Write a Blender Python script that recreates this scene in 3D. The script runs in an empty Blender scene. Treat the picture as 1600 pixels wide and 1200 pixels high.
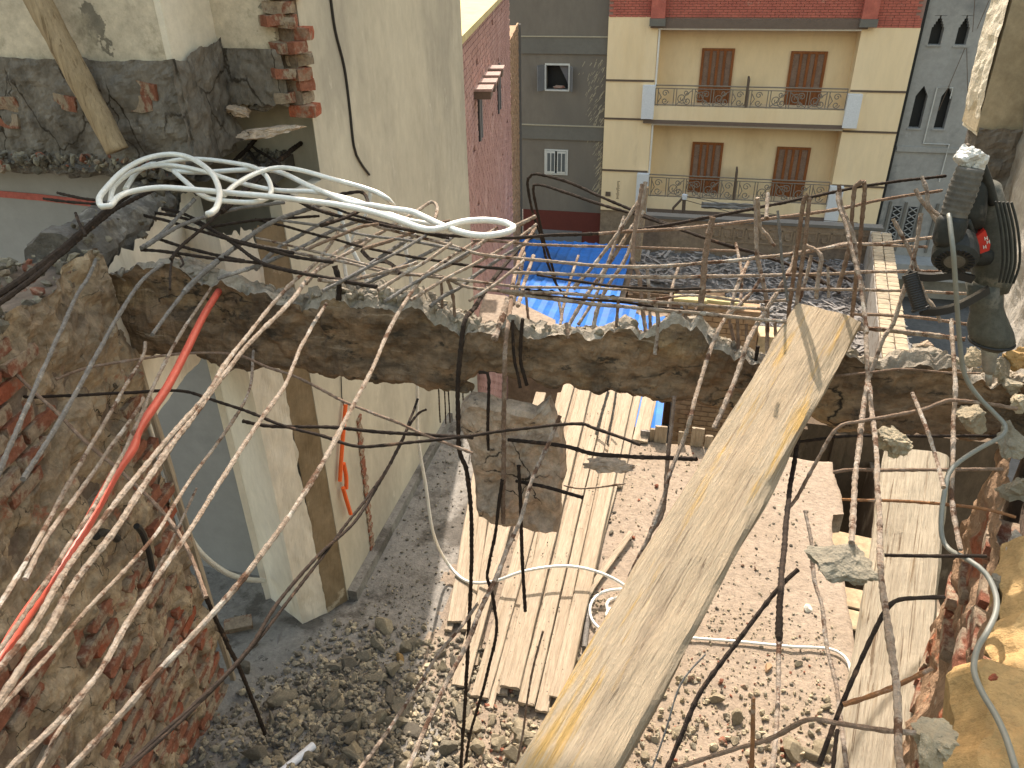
import bpy, bmesh, math, random
import numpy as np
from mathutils import Vector, Matrix, noise, Euler
random.seed(7)
rnd = random.Random(11)
SC = bpy.context.scene
COL = SC.collection
PI = math.pi
# ------------------------------------------------------------------ camera, sky, sun, exposure
cam_data = bpy.data.cameras.new('camera')
cam_data.sensor_width = 36.0
cam_data.lens = 27.0
cam_data.clip_start = 0.05
cam_data.clip_end = 400.0
cam = bpy.data.objects.new('camera', cam_data)
COL.objects.link(cam)
RT = Vector((0.973628,0.227586,-0.015897)); DN = Vector((0.100892,-0.492025,-0.864715)); FW = Vector((-0.204619,0.840307,-0.502012))
cam.matrix_world = Matrix(((RT.x, -DN.x, -FW.x, 0.0), (RT.y, -DN.y, -FW.y, 0.0), (RT.z, -DN.z, -FW.z, 4.6), (0, 0, 0, 1)))
SC.camera = cam
SUN_TO = Vector((-0.178, 1.0, 0)).normalized()
SUN_EL = math.radians(48)
world = bpy.data.worlds.new('World'); SC.world = world; world.use_nodes = True
wn = world.node_tree.nodes; wl = world.node_tree.links
sky = wn.new('ShaderNodeTexSky'); sky.sky_type = 'NISHITA'; sky.sun_disc = False
sky.sun_elevation = SUN_EL; sky.sun_rotation = math.atan2(SUN_TO.x, SUN_TO.y)
sky.air_density = 3.0; sky.dust_density = 4.0; sky.ozone_density = 1.0
bg = wn['Background']; bg.inputs['Strength'].default_value = 0.15
wl.new(sky.outputs['Color'], bg.inputs['Color'])
sd = bpy.data.lights.new('sun', 'SUN'); sd.energy = 3.9; sd.angle = math.radians(0.6); sd.color = (1.0, 0.93, 0.80)
sun = bpy.data.objects.new('sun', sd); COL.objects.link(sun)
sun.rotation_euler = Vector((SUN_TO.x*math.cos(SUN_EL), SUN_TO.y*math.cos(SUN_EL), math.sin(SUN_EL))).to_track_quat('Z', 'Y').to_euler()
vs = SC.view_settings
vs.view_transform = 'Standard'; vs.look = 'None'; vs.gamma = 1.0; vs.use_curve_mapping = False
vs.exposure = 1.12
vs.use_white_balance = True; vs.white_balance_temperature = 6600; vs.white_balance_tint = 16
SC.cycles.max_bounces = 8
SC.cycles.diffuse_bounces = 5

# ------------------------------------------------------------------ materials
def mat(name, c1, c2, scale=3.0, rough=0.9, bump=0.25, bscale=40.0, c3=None, s3=1.5, t3=(0.52, 0.6), stretch=(1, 1, 1), metal=0.0, spec=0.2, detail=8.0, ramp=(0.35, 0.65), rand=True, c4=None, s4=9.0, t4=(0.6, 0.66), gritty=0.34, grain=None, gs=(.25, 26, 26), gt=(.56, .62), crack=None, cw=.02):
    m = bpy.data.materials.new(name); m.use_nodes = True
    n = m.node_tree.nodes; l = m.node_tree.links
    b = n['Principled BSDF']
    b.inputs['Roughness'].default_value = rough; b.inputs['Metallic'].default_value = metal
    b.inputs['Specular IOR Level'].default_value = spec
    tc = n.new('ShaderNodeTexCoord'); mp = n.new('ShaderNodeMapping'); mp.inputs['Scale'].default_value = stretch
    if rand:
        oi = n.new('ShaderNodeObjectInfo'); ad = n.new('ShaderNodeVectorMath'); ad.operation = 'ADD'
        ml = n.new('ShaderNodeMath'); ml.operation = 'MULTIPLY'; ml.inputs[1].default_value = 37.0
        l.new(oi.outputs['Random'], ml.inputs[0]); l.new(tc.outputs['Object'], ad.inputs[0]); l.new(ml.outputs[0], ad.inputs[1])
        l.new(ad.outputs[0], mp.inputs['Vector'])
    else:
        l.new(tc.outputs['Object'], mp.inputs['Vector'])
    def nz(s, d=detail, r=0.66):
        t = n.new('ShaderNodeTexNoise'); t.inputs['Scale'].default_value = s; t.inputs['Detail'].default_value = d; t.inputs['Roughness'].default_value = r
        l.new(mp.outputs[0], t.inputs['Vector']); return t.outputs['Fac']
    def rp(sock, a, bb):
        r = n.new('ShaderNodeMapRange'); r.inputs['From Min'].default_value = a; r.inputs['From Max'].default_value = bb
        l.new(sock, r.inputs['Value']); return r.outputs[0]
    def mx(f, a, bb):
        x = n.new('ShaderNodeMix'); x.data_type = 'RGBA'; l.new(f, x.inputs['Factor'])
        for s, v in ((6, a), (7, bb)):
            if isinstance(v, tuple): x.inputs[s].default_value = (*v, 1)
            else: l.new(v, x.inputs[s])
        return x.outputs[2]
    col = mx(rp(nz(scale), *ramp), c1, c2)
    if c3: col = mx(rp(nz(s3, 6.0), *t3), col, c3)
    if c4: col = mx(rp(nz(s4, 7.0, 0.7), *t4), col, c4)
    if grain:
        m2 = n.new('ShaderNodeMapping'); m2.inputs['Scale'].default_value = gs; l.new(tc.outputs['Object'], m2.inputs['Vector'])
        t2 = n.new('ShaderNodeTexNoise'); t2.inputs['Scale'].default_value = 1.6; t2.inputs['Detail'].default_value = 5; t2.inputs['Roughness'].default_value = .7; t2.inputs['Distortion'].default_value = .6
        l.new(m2.outputs[0], t2.inputs['Vector']); gf = rp(t2.outputs['Fac'], *gt); col = mx(gf, col, grain)
    if crack:
        nd = n.new('ShaderNodeTexNoise'); nd.inputs['Scale'].default_value = crack*1.5; nd.inputs['Detail'].default_value = 6; l.new(mp.outputs[0], nd.inputs['Vector'])
        mv = n.new('ShaderNodeVectorMath'); mv.operation = 'MULTIPLY_ADD'; mv.inputs[1].default_value = (.9/crack,)*3; l.new(nd.outputs['Color'], mv.inputs[0]); l.new(mp.outputs[0], mv.inputs[2])
        vo = n.new('ShaderNodeTexVoronoi'); vo.feature = 'DISTANCE_TO_EDGE'; vo.inputs['Scale'].default_value = crack; l.new(mv.outputs[0], vo.inputs['Vector'])
        cr = rp(vo.outputs['Distance'], cw, cw*.25); mk = n.new('ShaderNodeMath'); mk.operation = 'MULTIPLY'; l.new(cr, mk.inputs[0]); l.new(rp(nz(crack*.6), .48, .56), mk.inputs[1])
        col = mx(mk.outputs[0], col, (.05, .04, .03))
    fine = nz(bscale*0.7, 6.0, 0.75)
    hv = n.new('ShaderNodeHueSaturation'); l.new(col, hv.inputs['Color'])
    vr = n.new('ShaderNodeMapRange'); vr.inputs['From Min'].default_value = 0.25; vr.inputs['From Max'].default_value = 0.75
    vr.inputs['To Min'].default_value = 1-gritty; vr.inputs['To Max'].default_value = 1+gritty*.8
    l.new(fine, vr.inputs['Value']); l.new(vr.outputs[0], hv.inputs['Value'])
    l.new(hv.outputs[0], b.inputs['Base Color'])
    if bump:
        bp = n.new('ShaderNodeBump'); bp.inputs['Strength'].default_value = min(1.0, bump); bp.inputs['Distance'].default_value = 0.02
        l.new(nz(bscale, 6.0, 0.7), bp.inputs['Height']); l.new(bp.outputs[0], b.inputs['Normal'])
    return m

M = {}
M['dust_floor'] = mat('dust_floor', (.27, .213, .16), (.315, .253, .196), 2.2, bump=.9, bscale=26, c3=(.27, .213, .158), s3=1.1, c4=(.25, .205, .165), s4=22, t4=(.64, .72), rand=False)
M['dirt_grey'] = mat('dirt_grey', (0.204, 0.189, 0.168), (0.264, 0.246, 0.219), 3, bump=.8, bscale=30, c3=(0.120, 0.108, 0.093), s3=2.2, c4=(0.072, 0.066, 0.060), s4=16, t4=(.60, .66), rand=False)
M['beige_wall'] = mat('beige_wall', (.46, .415, .325), (.55, .50, .395), 1.3, bump=.12, bscale=14, c3=(.37, .335, .27), s3=.9, stretch=(1, 1, .5), t3=(.47, .64), c4=(.62, .57, .46), s4=5, t4=(.62, .75), rand=False, gritty=0.13)
M['white_plaster'] = mat('white_plaster', (.80, .76, .66), (.70, .64, .52), 2.5, bump=.2, bscale=25, c3=(.52, .45, .34), s3=3, t3=(.6, .7), rand=False, gritty=0.15)
M['cream_paint'] = mat('cream_paint', (.82, .75, .64), (.74, .67, .55), 2.2, bump=.15, bscale=18, c3=(.48, .40, .28), s3=2.4, t3=(.60, .75), stretch=(1, 1, .4), rand=False, gritty=0.14)
M['brown_paint'] = mat('brown_paint', (.20, .145, .085), (.27, .205, .13), 3, bump=.15, bscale=20, c3=(.42, .35, .25), s3=5, t3=(.63, .68), rand=False, gritty=0.2)
M['blue_grey_paint'] = mat('blue_grey_paint', (0.274, 0.272, 0.266), (0.308, 0.305, 0.300), 1.5, bump=.08, bscale=12, c3=(0.246, 0.246, 0.244), s3=2.0, t3=(.55, .75), c4=(0.336, 0.336, 0.336), s4=8, t4=(.68, .75), rand=False, gritty=0.1)
M['red_stripe'] = mat('red_stripe', (.45, .13, .11), (.38, .11, .09), 5, bump=.05)
M['beam_side'] = mat('beam_side', (.27, .185, .115), (.13, .092, .06), 5.5, bump=.9, bscale=24, c3=(.36, .25, .135), s3=1.6, t3=(.54, .68), c4=(.06, .048, .036), s4=9, t4=(.57, .64), stretch=(.7, 1, 1.5), rand=False, ramp=(.42, .58), grain=(.36, .29, .21), gs=(1.2, 1, 9), gt=(.62, .69), gritty=.5, crack=2.6, cw=.02)
M['beam_break'] = mat('beam_break', (0.400, 0.352, 0.280), (0.272, 0.236, 0.188), 9, bump=1.0, bscale=45, c3=(0.480, 0.424, 0.344), s3=4, t3=(.5, .62), c4=(0.144, 0.128, 0.112), s4=18, t4=(.62, .70), rand=False)
M['old_mortar'] = mat('old_mortar', (.43, .33, .22), (.28, .21, .14), 3.6, bump=1.0, bscale=22, c3=(.20, .15, .105), s3=3.4, t3=(.54, .62), c4=(.33, .14, .085), s4=3.1, t4=(.59, .64), rand=False, ramp=(.42, .58), gritty=.5, crack=4.5, cw=.018)
M['mortar_deep'] = mat('mortar_deep', (.17, .13, .10), (.25, .19, .14), 8, bump=1.0, bscale=30)
M['red_brick'] = mat('red_brick', (.36, .105, .055), (.26, .08, .045), 6, bump=.8, bscale=45, c3=(.30, .20, .14), s3=7, t3=(.50, .60))
M['crumbled_brick'] = mat('crumbled_brick', (.32, .125, .075), (.23, .105, .07), 7, bump=1.0, bscale=40, c3=(.34, .265, .19), s3=7, t3=(.46, .54), gritty=.5)
M['upper_plaster'] = mat('upper_plaster', (.60, .52, .40), (.50, .43, .325), 1.8, bump=.3, bscale=16, c3=(.20, .175, .135), s3=1.9, t3=(.585, .60), c4=(.37, .32, .235), s4=4, t4=(.55, .66), rand=False)
M['side_plaster'] = mat('side_plaster', (.74, .67, .55), (.66, .585, .46), 2, bump=.2, bscale=16, c3=(.42, .33, .22), s3=3, t3=(.62, .68), rand=False, gritty=0.16)
M['cement_band'] = mat('cement_band', (.155, .135, .112), (.215, .19, .16), 4, bump=.8, bscale=22, c3=(.10, .085, .07), s3=2.5, t3=(.54, .66), c4=(.42, .39, .35), s4=6, t4=(.66, .72), stretch=(1, 1, .6), rand=False, crack=2.5, cw=.02, gritty=.45)
M['broken_edge'] = mat('broken_edge', (.20, .18, .155), (.12, .105, .09), 8, bump=1.0, bscale=35, c3=(.34, .31, .27), s3=5, t3=(.55, .66))
M['chunk'] = mat('chunk', (.64, .49, .36), (.48, .36, .26), 6, crack=5, cw=.03, gritty=.5, bump=1.0, bscale=30, c3=(.42, .34, .26), s3=4, t3=(.5, .64), c4=(.12, .095, .075), s4=9, t4=(.62, .70))
M['stone_grey'] = mat('stone_grey', (0.337, 0.295, 0.221), (0.234, 0.205, 0.153), 7, bump=.9, bscale=40, c3=(0.412, 0.363, 0.269), s3=5, t3=(.52, .66))
M['stone_pale'] = mat('stone_pale', (0.448, 0.378, 0.262), (0.340, 0.282, 0.193), 7, bump=.9, bscale=40, c3=(0.520, 0.443, 0.316), s3=5, t3=(.52, .66))
M['stone_dark'] = mat('stone_dark', (0.146, 0.127, 0.100), (0.213, 0.188, 0.146), 7, bump=.8, bscale=40)
M['gravel'] = mat('gravel', (0.216, 0.201, 0.180), (0.144, 0.132, 0.120), 20, bump=.8, bscale=60, c3=(0.300, 0.276, 0.240), s3=11, t3=(.52, .6), c4=(0.072, 0.066, 0.060), s4=14, t4=(.60, .66))
M['plank_wood'] = mat('plank_wood', (0.328, 0.264, 0.192), (0.400, 0.328, 0.244), 2.2, bump=.5, bscale=20, stretch=(.6, 6, 6), c3=(0.288, 0.224, 0.156), s3=1.3, t3=(.52, .70), c4=(0.200, 0.152, 0.108), s4=6, t4=(.62, .70), grain=(0.240, 0.180, 0.120), gs=(.4, 30, 30), gt=(.58, .68))
M['timber_wood'] = mat('timber_wood', (.36, .275, .18), (.445, .355, .245), 1.3, bump=.9, bscale=12, stretch=(.5, 7, 7), c3=(.285, .22, .15), s3=2.2, t3=(.54, .70), c4=(0.464, 0.300, 0.112), s4=1.25, t4=(.585, .65), rand=False, grain=(.16, .115, .075), gs=(.22, 30, 30), gt=(.60, .68), gritty=.24)
M['post_wood'] = mat('post_wood', (0.390, 0.335, 0.254), (0.468, 0.413, 0.320), 2.0, bump=.7, bscale=13, stretch=(.5, 9, 9), c3=(0.328, 0.265, 0.183), s3=3, t3=(.56, .66), c4=(0.234, 0.172, 0.109), s4=6, t4=(.62, .68), rand=False, grain=(0.187, 0.140, 0.094), gs=(.25, 24, 24), gt=(.57, .63))
M['pole_wood'] = mat('pole_wood', (.45, .34, .215), (.34, .25, .15), 2.0, bump=.7, bscale=14, stretch=(8, 8, .6), c3=(.22, .155, .09), s3=4, t3=(.56, .64), rand=False)
M['crack_dark'] = mat('crack_dark', (.07, .05, .03), (.10, .07, .045), 5, bump=0)
M['pale'] = mat('pale', (0.425, 0.348, 0.276), (0.323, 0.242, 0.178), 22, bump=.9, bscale=90, c3=(0.145, 0.081, 0.051), s3=12, t3=(.53, .60), c4=(0.527, 0.476, 0.408), s4=8, t4=(.57, .63), ramp=(.42, .58))
M['grey'] = mat('grey', (.24, .225, .205), (.16, .145, .13), 25, bump=.7, bscale=120, c3=(.36, .33, .29), s3=14, t3=(.58, .66))
M['dark'] = mat('dark', (.025, .018, .014), (.048, .033, .024), 25, bump=.6, bscale=120, c3=(.14, .085, .055), s3=10, t3=(.60, .70))
M['brown'] = mat('brown', (.30, .215, .155), (.19, .12, .08), 25, bump=.7, bscale=120, c3=(.40, .315, .25), s3=10, t3=(.55, .66))
M['rusty'] = mat('rusty', (.36, .17, .07), (.22, .11, .06), 25, bump=.7, bscale=120, c3=(.42, .34, .27), s3=10, t3=(.55, .66))
def flat(name, c, rough=.6, metal=0.0, spec=.4, var=.12, bump=.05, bscale=40):
    return mat(name, c, tuple(v*(1-var) for v in c), 6, gritty=.15, rough=rough, metal=metal, spec=spec, bump=bump, bscale=bscale)
M['hose'] = flat('hose', (.76, .755, .70), rough=.4, spec=.4, var=.12)
M['hose'].node_tree.nodes['Principled BSDF'].inputs['Transmission Weight'].default_value = 0.12
M['hose'].node_tree.nodes['Principled BSDF'].inputs['Subsurface Weight'].default_value = 0.25
M['hose'].node_tree.nodes['Principled BSDF'].inputs['Subsurface Radius'].default_value = (.02, .02, .02)
M['red_tube'] = flat('red_tube', (.62, .11, .07), rough=.45)
M['orange'] = flat('orange', (.85, .13, .02), rough=.45)
M['cord'] = flat('cord', (.20, .20, .17), rough=.5)
M['black_rubber'] = flat('black_rubber', (.022, .021, .02), rough=.5, var=.3)
M['tool_dark'] = mat('tool_dark', (.022, .024, .023), (.04, .042, .038), 9, rough=.5, bump=.15, bscale=60, c3=(.15, .135, .115), s3=7, t3=(.60, .72))
M['tool_green'] = mat('tool_green', (.06, .062, .052), (.095, .094, .078), 8, rough=.6, bump=.2, bscale=60, c3=(.24, .21, .17), s3=6, t3=(.54, .68), c4=(.07, .075, .06), s4=12, t4=(.6, .68))
M['tool_label'] = flat('tool_label', (.55, .03, .02), rough=.4)
M['white_print'] = flat('white_print', (.75, .72, .66), rough=.5)
M['grip_grey'] = mat('grip_grey', (.14, .13, .112), (.085, .08, .072), 9, rough=.7, bump=.2, bscale=60, c3=(.36, .33, .28), s3=8, t3=(.55, .66))
M['plastic_bag'] = mat('plastic_bag', (.70, .69, .65), (.55, .54, .50), 9, rough=.3, spec=.6, bump=.8, bscale=25)
M['steel'] = mat('steel', (.26, .25, .22), (.34, .32, .28), 9, rough=.5, metal=.4, bump=.15, bscale=60)
M['yellow_sand'] = mat('yellow_sand', (0.425, 0.268, 0.115), (0.493, 0.327, 0.149), 3, bump=.9, bscale=28, c3=(0.399, 0.264, 0.115), s3=2.4, t3=(.52, .66), c4=(0.323, 0.255, 0.187), s4=10, t4=(.66, .72))
M['right_brick'] = mat('right_brick', (.38, .25, .16), (.28, .18, .11), 5, bump=1.0, bscale=26, c3=(.36, .12, .06), s3=2.6, t3=(.55, .62), c4=(.55, .47, .36), s4=6, t4=(.60, .68))
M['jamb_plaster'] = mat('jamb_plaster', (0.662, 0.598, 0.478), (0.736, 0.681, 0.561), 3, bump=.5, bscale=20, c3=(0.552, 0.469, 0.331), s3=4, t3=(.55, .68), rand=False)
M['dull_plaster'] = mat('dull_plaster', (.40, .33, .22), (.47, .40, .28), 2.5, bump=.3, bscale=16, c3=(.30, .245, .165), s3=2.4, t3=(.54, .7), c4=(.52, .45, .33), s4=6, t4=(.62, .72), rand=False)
M['grey_plaster'] = mat('grey_plaster', (.40, .375, .33), (.31, .285, .25), 3, bump=.6, bscale=18, c3=(.24, .20, .155), s3=2.6, t3=(.54, .66), c4=(.55, .52, .46), s4=5, t4=(.62, .70), rand=False)
# far buildings
M['cream_facade'] = mat('cream_facade', (.83, .655, .42), (.85, .68, .455), .5, bump=.06, bscale=6, c3=(.78, .59, .35), s3=.8, t3=(.5, .75), c4=(.62, .46, .28), s4=1.3, t4=(.62, .80), stretch=(1, 1, .22), rand=False, gritty=.07)
M['cream_inner'] = mat('cream_inner', (.84, .67, .44), (.80, .63, .405), .6, bump=.06, bscale=6, c3=(.70, .53, .32), s3=.7, t3=(.56, .75), c4=(.64, .49, .30), s4=1.6, t4=(.62, .8), stretch=(1, 1, .4), rand=False, gritty=.07)
M['red_facade_brick'] = mat('red_facade_brick', (0.506, 0.155, 0.115), (0.391, 0.115, 0.090), 2.5, bump=.3, bscale=10, c3=(0.506, 0.230, 0.172), s3=4, t3=(.60, .68), rand=False, gritty=0.2)
M['brick_mortar'] = flat('brick_mortar', (.30, .19, .16), rough=.95)
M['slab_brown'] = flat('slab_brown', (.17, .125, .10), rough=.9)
M['white_trim'] = flat('white_trim', (.78, .76, .72), rough=.7)
M['pier_white'] = flat('pier_white', (.70, .72, .76), rough=.6, var=.05)
M['door_stile'] = mat('door_stile', (.30, .11, .042), (.22, .078, .028), 4, rough=.6, bump=.1, bscale=20, stretch=(4, 4, .5))
M['door_louvre'] = mat('door_louvre', (.24, .155, .115), (.30, .20, .15), 4, rough=.7, bump=.1, bscale=20)
M['railing'] = flat('railing', (.24, .20, .16), rough=.7)
M['line_dark'] = flat('line_dark', (.14, .10, .075), rough=.9)
M['grey_render'] = mat('grey_render', (0.170, 0.149, 0.128), (0.200, 0.176, 0.151), .6, bump=.15, bscale=8, c3=(0.132, 0.121, 0.109), s3=.35, t3=(.50, .70), stretch=(1, 1, .4), rand=False, gritty=0.12)
M['grey_band'] = mat('grey_band', (0.149, 0.140, 0.126), (0.167, 0.158, 0.142), .8, bump=.15, bscale=8, rand=False, gritty=0.1)
M['cement_splash'] = flat('cement_splash', (.42, .37, .28), rough=.95)
M['dark_render'] = mat('dark_render', (0.295, 0.291, 0.282), (0.349, 0.346, 0.338), .7, bump=.12, bscale=8, c3=(0.186, 0.189, 0.194), s3=.6, t3=(.52, .68), c4=(0.403, 0.411, 0.411), s4=1.3, t4=(.64, .72), rand=False, gritty=0.12)
M['dark_hole'] = flat('dark_hole', (.012, .014, .017), rough=.6)
M['glass_dark'] = flat('glass_dark', (.10, .12, .13), rough=.15, spec=.6)
M['window_white'] = flat('window_white', (.60, .60, .58), rough=.6)
M['window_grey'] = flat('window_grey', (.17, .17, .18), rough=.6)
M['curtain'] = flat('curtain', (.16, .155, .17), rough=.9)
M['pink_cloth'] = mat('pink_cloth', (.35, .16, .12), (.30, .26, .22), 9, rough=.9)
M['pink_brick'] = mat('pink_brick', (.40, .235, .205), (.34, .195, .17), 1.5, bump=.3, bscale=12, c3=(.46, .30, .265), s3=1.2, t3=(.52, .7), c4=(.20, .10, .08), s4=3, t4=(.68, .73), rand=False)
M['pink_mortar'] = mat('pink_mortar', (.39, .275, .245), (.34, .24, .21), 2, bump=.2, rand=False)
M['tan_brick'] = mat('tan_brick', (.36, .235, .14), (.29, .185, .11), 2, bump=.4, bscale=12, c3=(.25, .13, .09), s3=2, t3=(.56, .68))
M['yellow_cap'] = mat('yellow_cap', (.50, .42, .22), (.44, .36, .18), 3, bump=.4, bscale=14, gritty=.2)
M['sand_brick'] = mat('sand_brick', (.38, .31, .215), (.31, .25, .17), 5, bump=.6, bscale=20, c3=(.25, .20, .14), s3=4, t3=(.52, .64))
M['blue_sheet'] = mat('blue_sheet', (.014, .125, .44), (.018, .155, .52), 1.2, rough=.6, spec=.2, bump=.08, bscale=5, c3=(.03, .12, .33), s3=.9, t3=(.50, .7), c4=(.16, .24, .38), s4=2.2, t4=(.66, .8))
M['debris'] = mat('debris', (.22, .205, .19), (.13, .12, .11), 3, bump=1.0, bscale=20, c3=(.30, .28, .26), s3=2, t3=(.56, .66), rand=False)
M['splinter'] = mat('splinter', (.30, .28, .26), (.17, .155, .14), 3, bump=.3, bscale=20, stretch=(1, 6, 6))
M['relief_wall'] = mat('relief_wall', (.26, .19, .13), (.32, .245, .175), 1.5, bump=.5, bscale=12, c3=(.20, .15, .11), s3=1.0, t3=(.52, .66), rand=False)
M['relief_line'] = mat('relief_line', (.36, .27, .18), (.30, .215, .14), 2, bump=.3)
M['maroon'] = flat('maroon', (.13, .03, .022), rough=.8)
M['street'] = mat('street', (.10, .095, .09), (.14, .13, .12), .6, bump=.4, bscale=10, rand=False)
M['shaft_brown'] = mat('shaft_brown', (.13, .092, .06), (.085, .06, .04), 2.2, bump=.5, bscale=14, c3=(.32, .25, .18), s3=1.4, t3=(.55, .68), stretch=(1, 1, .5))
M['tan_plaster'] = mat('tan_plaster', (.50, .38, .24), (.42, .31, .19), 2.5, bump=.5, bscale=16)

# ------------------------------------------------------------------ mesh helpers
class MB:
    def __init__(s): s.v = []; s.f = []; s.m = []
    def add(s, vs, fs, mi=0):
        o = len(s.v); s.v.extend([tuple(p) for p in vs]); s.f.extend([tuple(i+o for i in f) for f in fs]); s.m.extend([mi]*len(fs)); return s
    def box(s, x0, x1, y0, y1, z0, z1, mi=0):
        return s.add([(x0, y0, z0), (x1, y0, z0), (x1, y1, z0), (x0, y1, z0), (x0, y0, z1), (x1, y0, z1), (x1, y1, z1), (x0, y1, z1)],
                     [(3, 2, 1, 0), (4, 5, 6, 7), (0, 1, 5, 4), (1, 2, 6, 5), (2, 3, 7, 6), (3, 0, 4, 7)], mi)
    def obox(s, c, ax, ay, az, hx, hy, hz, mi=0):
        c = Vector(c); P = []
        for sz in (-1, 1):
            for sx, sy in ((-1, -1), (1, -1), (1, 1), (-1, 1)): P.append(c+ax*hx*sx+ay*hy*sy+az*hz*sz)
        return s.add(P, [(3, 2, 1, 0), (4, 5, 6, 7), (0, 1, 5, 4), (1, 2, 6, 5), (2, 3, 7, 6), (3, 0, 4, 7)], mi)
    def prism(s, poly, z0, z1, mi=0):
        n = len(poly)
        s.add([(p[0], p[1], z0) for p in poly]+[(p[0], p[1], z1) for p in poly],
              [tuple(range(n-1, -1, -1)), tuple(range(n, 2*n))]+[(i, (i+1) % n, n+(i+1) % n, n+i) for i in range(n)], mi); return s
    def fprism(s, poly, y0, y1, mi=0):   # outline in x,z pushed along y
        n = len(poly)
        s.add([(p[0], y0, p[1]) for p in poly]+[(p[0], y1, p[1]) for p in poly],
              [tuple(range(n)), tuple(range(2*n-1, n-1, -1))]+[(i, n+i, n+(i+1) % n, (i+1) % n) for i in range(n)], mi); return s
    def tube(s, pts, r, sides=6, wob=0.0, cap=True, mi=0, seed=0.0):
        pts = [Vector(p) for p in pts]; n = len(pts); rr = r if isinstance(r, (list, tuple)) else [r]*n
        V = []; up = None
        for i, p in enumerate(pts):
            t = (pts[min(i+1, n-1)]-pts[max(i-1, 0)])
            t = t.normalized() if t.length > 1e-9 else Vector((0, 0, 1))
            if up is None: up = Vector((0, 0, 1)) if abs(t.z) < .9 else Vector((1, 0, 0))
            a = t.cross(up)
            a = a.normalized() if a.length > 1e-6 else t.orthogonal().normalized()
            b = a.cross(t).normalized(); up = b
            for k in range(sides):
                q = 2*PI*k/sides; d = a*math.cos(q)+b*math.sin(q); rad = rr[i]
                if wob: rad *= 1+wob*noise.noise(Vector((p.x*55+k*1.7+seed, p.y*55, p.z*55)))
                V.append(p+d*rad)
        F = [(i*sides+k, i*sides+(k+1) % sides, (i+1)*sides+(k+1) % sides, (i+1)*sides+k) for i in range(n-1) for k in range(sides)]
        if cap: F += [tuple(range(sides-1, -1, -1)), tuple((n-1)*sides+k for k in range(sides))]
        return s.add(V, F, mi)
    def mesh(s, name, mats, off=(0, 0, 0), smooth=False):
        me = bpy.data.meshes.new(name)
        o = Vector(off)
        me.from_pydata([tuple(Vector(p)-o) for p in s.v], [], s.f)
        for m in (mats if isinstance(mats, (list, tuple)) else [mats]): me.materials.append(M[m] if isinstance(m, str) else m)
        if any(s.m): me.polygons.foreach_set('material_index', s.m)
        if smooth: me.polygons.foreach_set('use_smooth', [True]*len(me.polygons))
        me.update(); return me
    def build(s, name, mats, parent=None, smooth=False):
        if parent is not None: off = WL(parent)
        else:
            a = np.array(s.v); off = ((a[:, 0].min()+a[:, 0].max())/2, (a[:, 1].min()+a[:, 1].max())/2, a[:, 2].min())
        ob = bpy.data.objects.new(name, s.mesh(name, mats, off, smooth)); COL.objects.link(ob)
        if parent is not None: ob.parent = parent
        else: ob.location = off
        return ob
def WL(o):
    p = Vector(o.location)
    while o.parent: o = o.parent; p += Vector(o.location)
    return p
def tag(o, label=None, cat=None, group=None, kind=None):
    if label: o['label'] = label
    if cat: o['category'] = cat
    if group: o['group'] = group
    if kind: o['kind'] = kind
    return o
def thing(name, loc, label, cat, group=None):
    o = bpy.data.objects.new(name, None); COL.objects.link(o); o.location = loc; o.empty_display_size = .1; o['kind'] = 'thing'
    return tag(o, label, cat, group)
def struct(o): o['kind'] = 'structure'; return o
def stuff(o): o['kind'] = 'stuff'; return o
def resample(pts, step):
    pts = [Vector(p) for p in pts]
    if len(pts) == 2: P = [pts[0].lerp(pts[1], t) for t in np.linspace(0, 1, max(2, int((pts[1]-pts[0]).length/step)))]; return P
    out = []
    for i in range(len(pts)-1):
        p0 = pts[max(i-1, 0)]; p1 = pts[i]; p2 = pts[i+1]; p3 = pts[min(i+2, len(pts)-1)]
        n = max(1, int((p2-p1).length/step))
        for k in range(n):
            t = k/n
            out.append(.5*((2*p1)+(p2-p0)*t+(2*p0-5*p1+4*p2-p3)*t*t+(3*p1-p0-3*p2+p3)*t*t*t))
    out.append(pts[-1]); return out
def fbm(x, y, z, o=5): return noise.fractal(Vector((x, y, z)), 1.0, 2.0, o)
def ridge(x, y, z, o=4): return noise.hetero_terrain(Vector((x, y, z)), 1.0, 2.0, o, .6)
def place(name, me, loc, rot=(0, 0, 0), sc=1.0, parent=None):
    o = bpy.data.objects.new(name, me); COL.objects.link(o)
    o.location = loc; o.rotation_euler = rot; o.scale = (sc, sc, sc) if not isinstance(sc, tuple) else sc
    if parent is not None: o.parent = parent; o.location = Vector(loc)-WL(parent)
    return o
# rocks: a dozen faceted shapes, shared
def rock_bm(seed, sub=2, rough=.17, cuts=9):
    r = random.Random(seed); bm = bmesh.new(); bmesh.ops.create_icosphere(bm, subdivisions=sub, radius=1.0)
    pl = []
    for _ in range(cuts):
        d = Vector((r.gauss(0, 1), r.gauss(0, 1), r.gauss(0, 1))).normalized(); pl.append((d, r.uniform(.40, .78)))
    st = Vector((r.uniform(.8, 1.25), r.uniform(.7, 1.1), r.uniform(.5, .9)))
    for v in bm.verts:
        p = v.co.copy()
        for d, h in pl:
            e = p.dot(d)-h
            if e > 0: p -= d*e
        p *= 1+rough*fbm(p.x*1.8+seed*3.1, p.y*1.8, p.z*1.8, 4)*.6
        v.co = Vector((p.x*st.x, p.y*st.y, p.z*st.z))
    return bm
ROCK = {}
def rock_mesh(i, m, sub=2):
    k = (i % 12, m, sub)
    if k not in ROCK:
        bm = rock_bm(i % 12+1, sub); me = bpy.data.meshes.new('stone'); bm.to_mesh(me); bm.free(); me.materials.append(M[m]); ROCK[k] = me
    return ROCK[k]
ROCK_RAW = []
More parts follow.
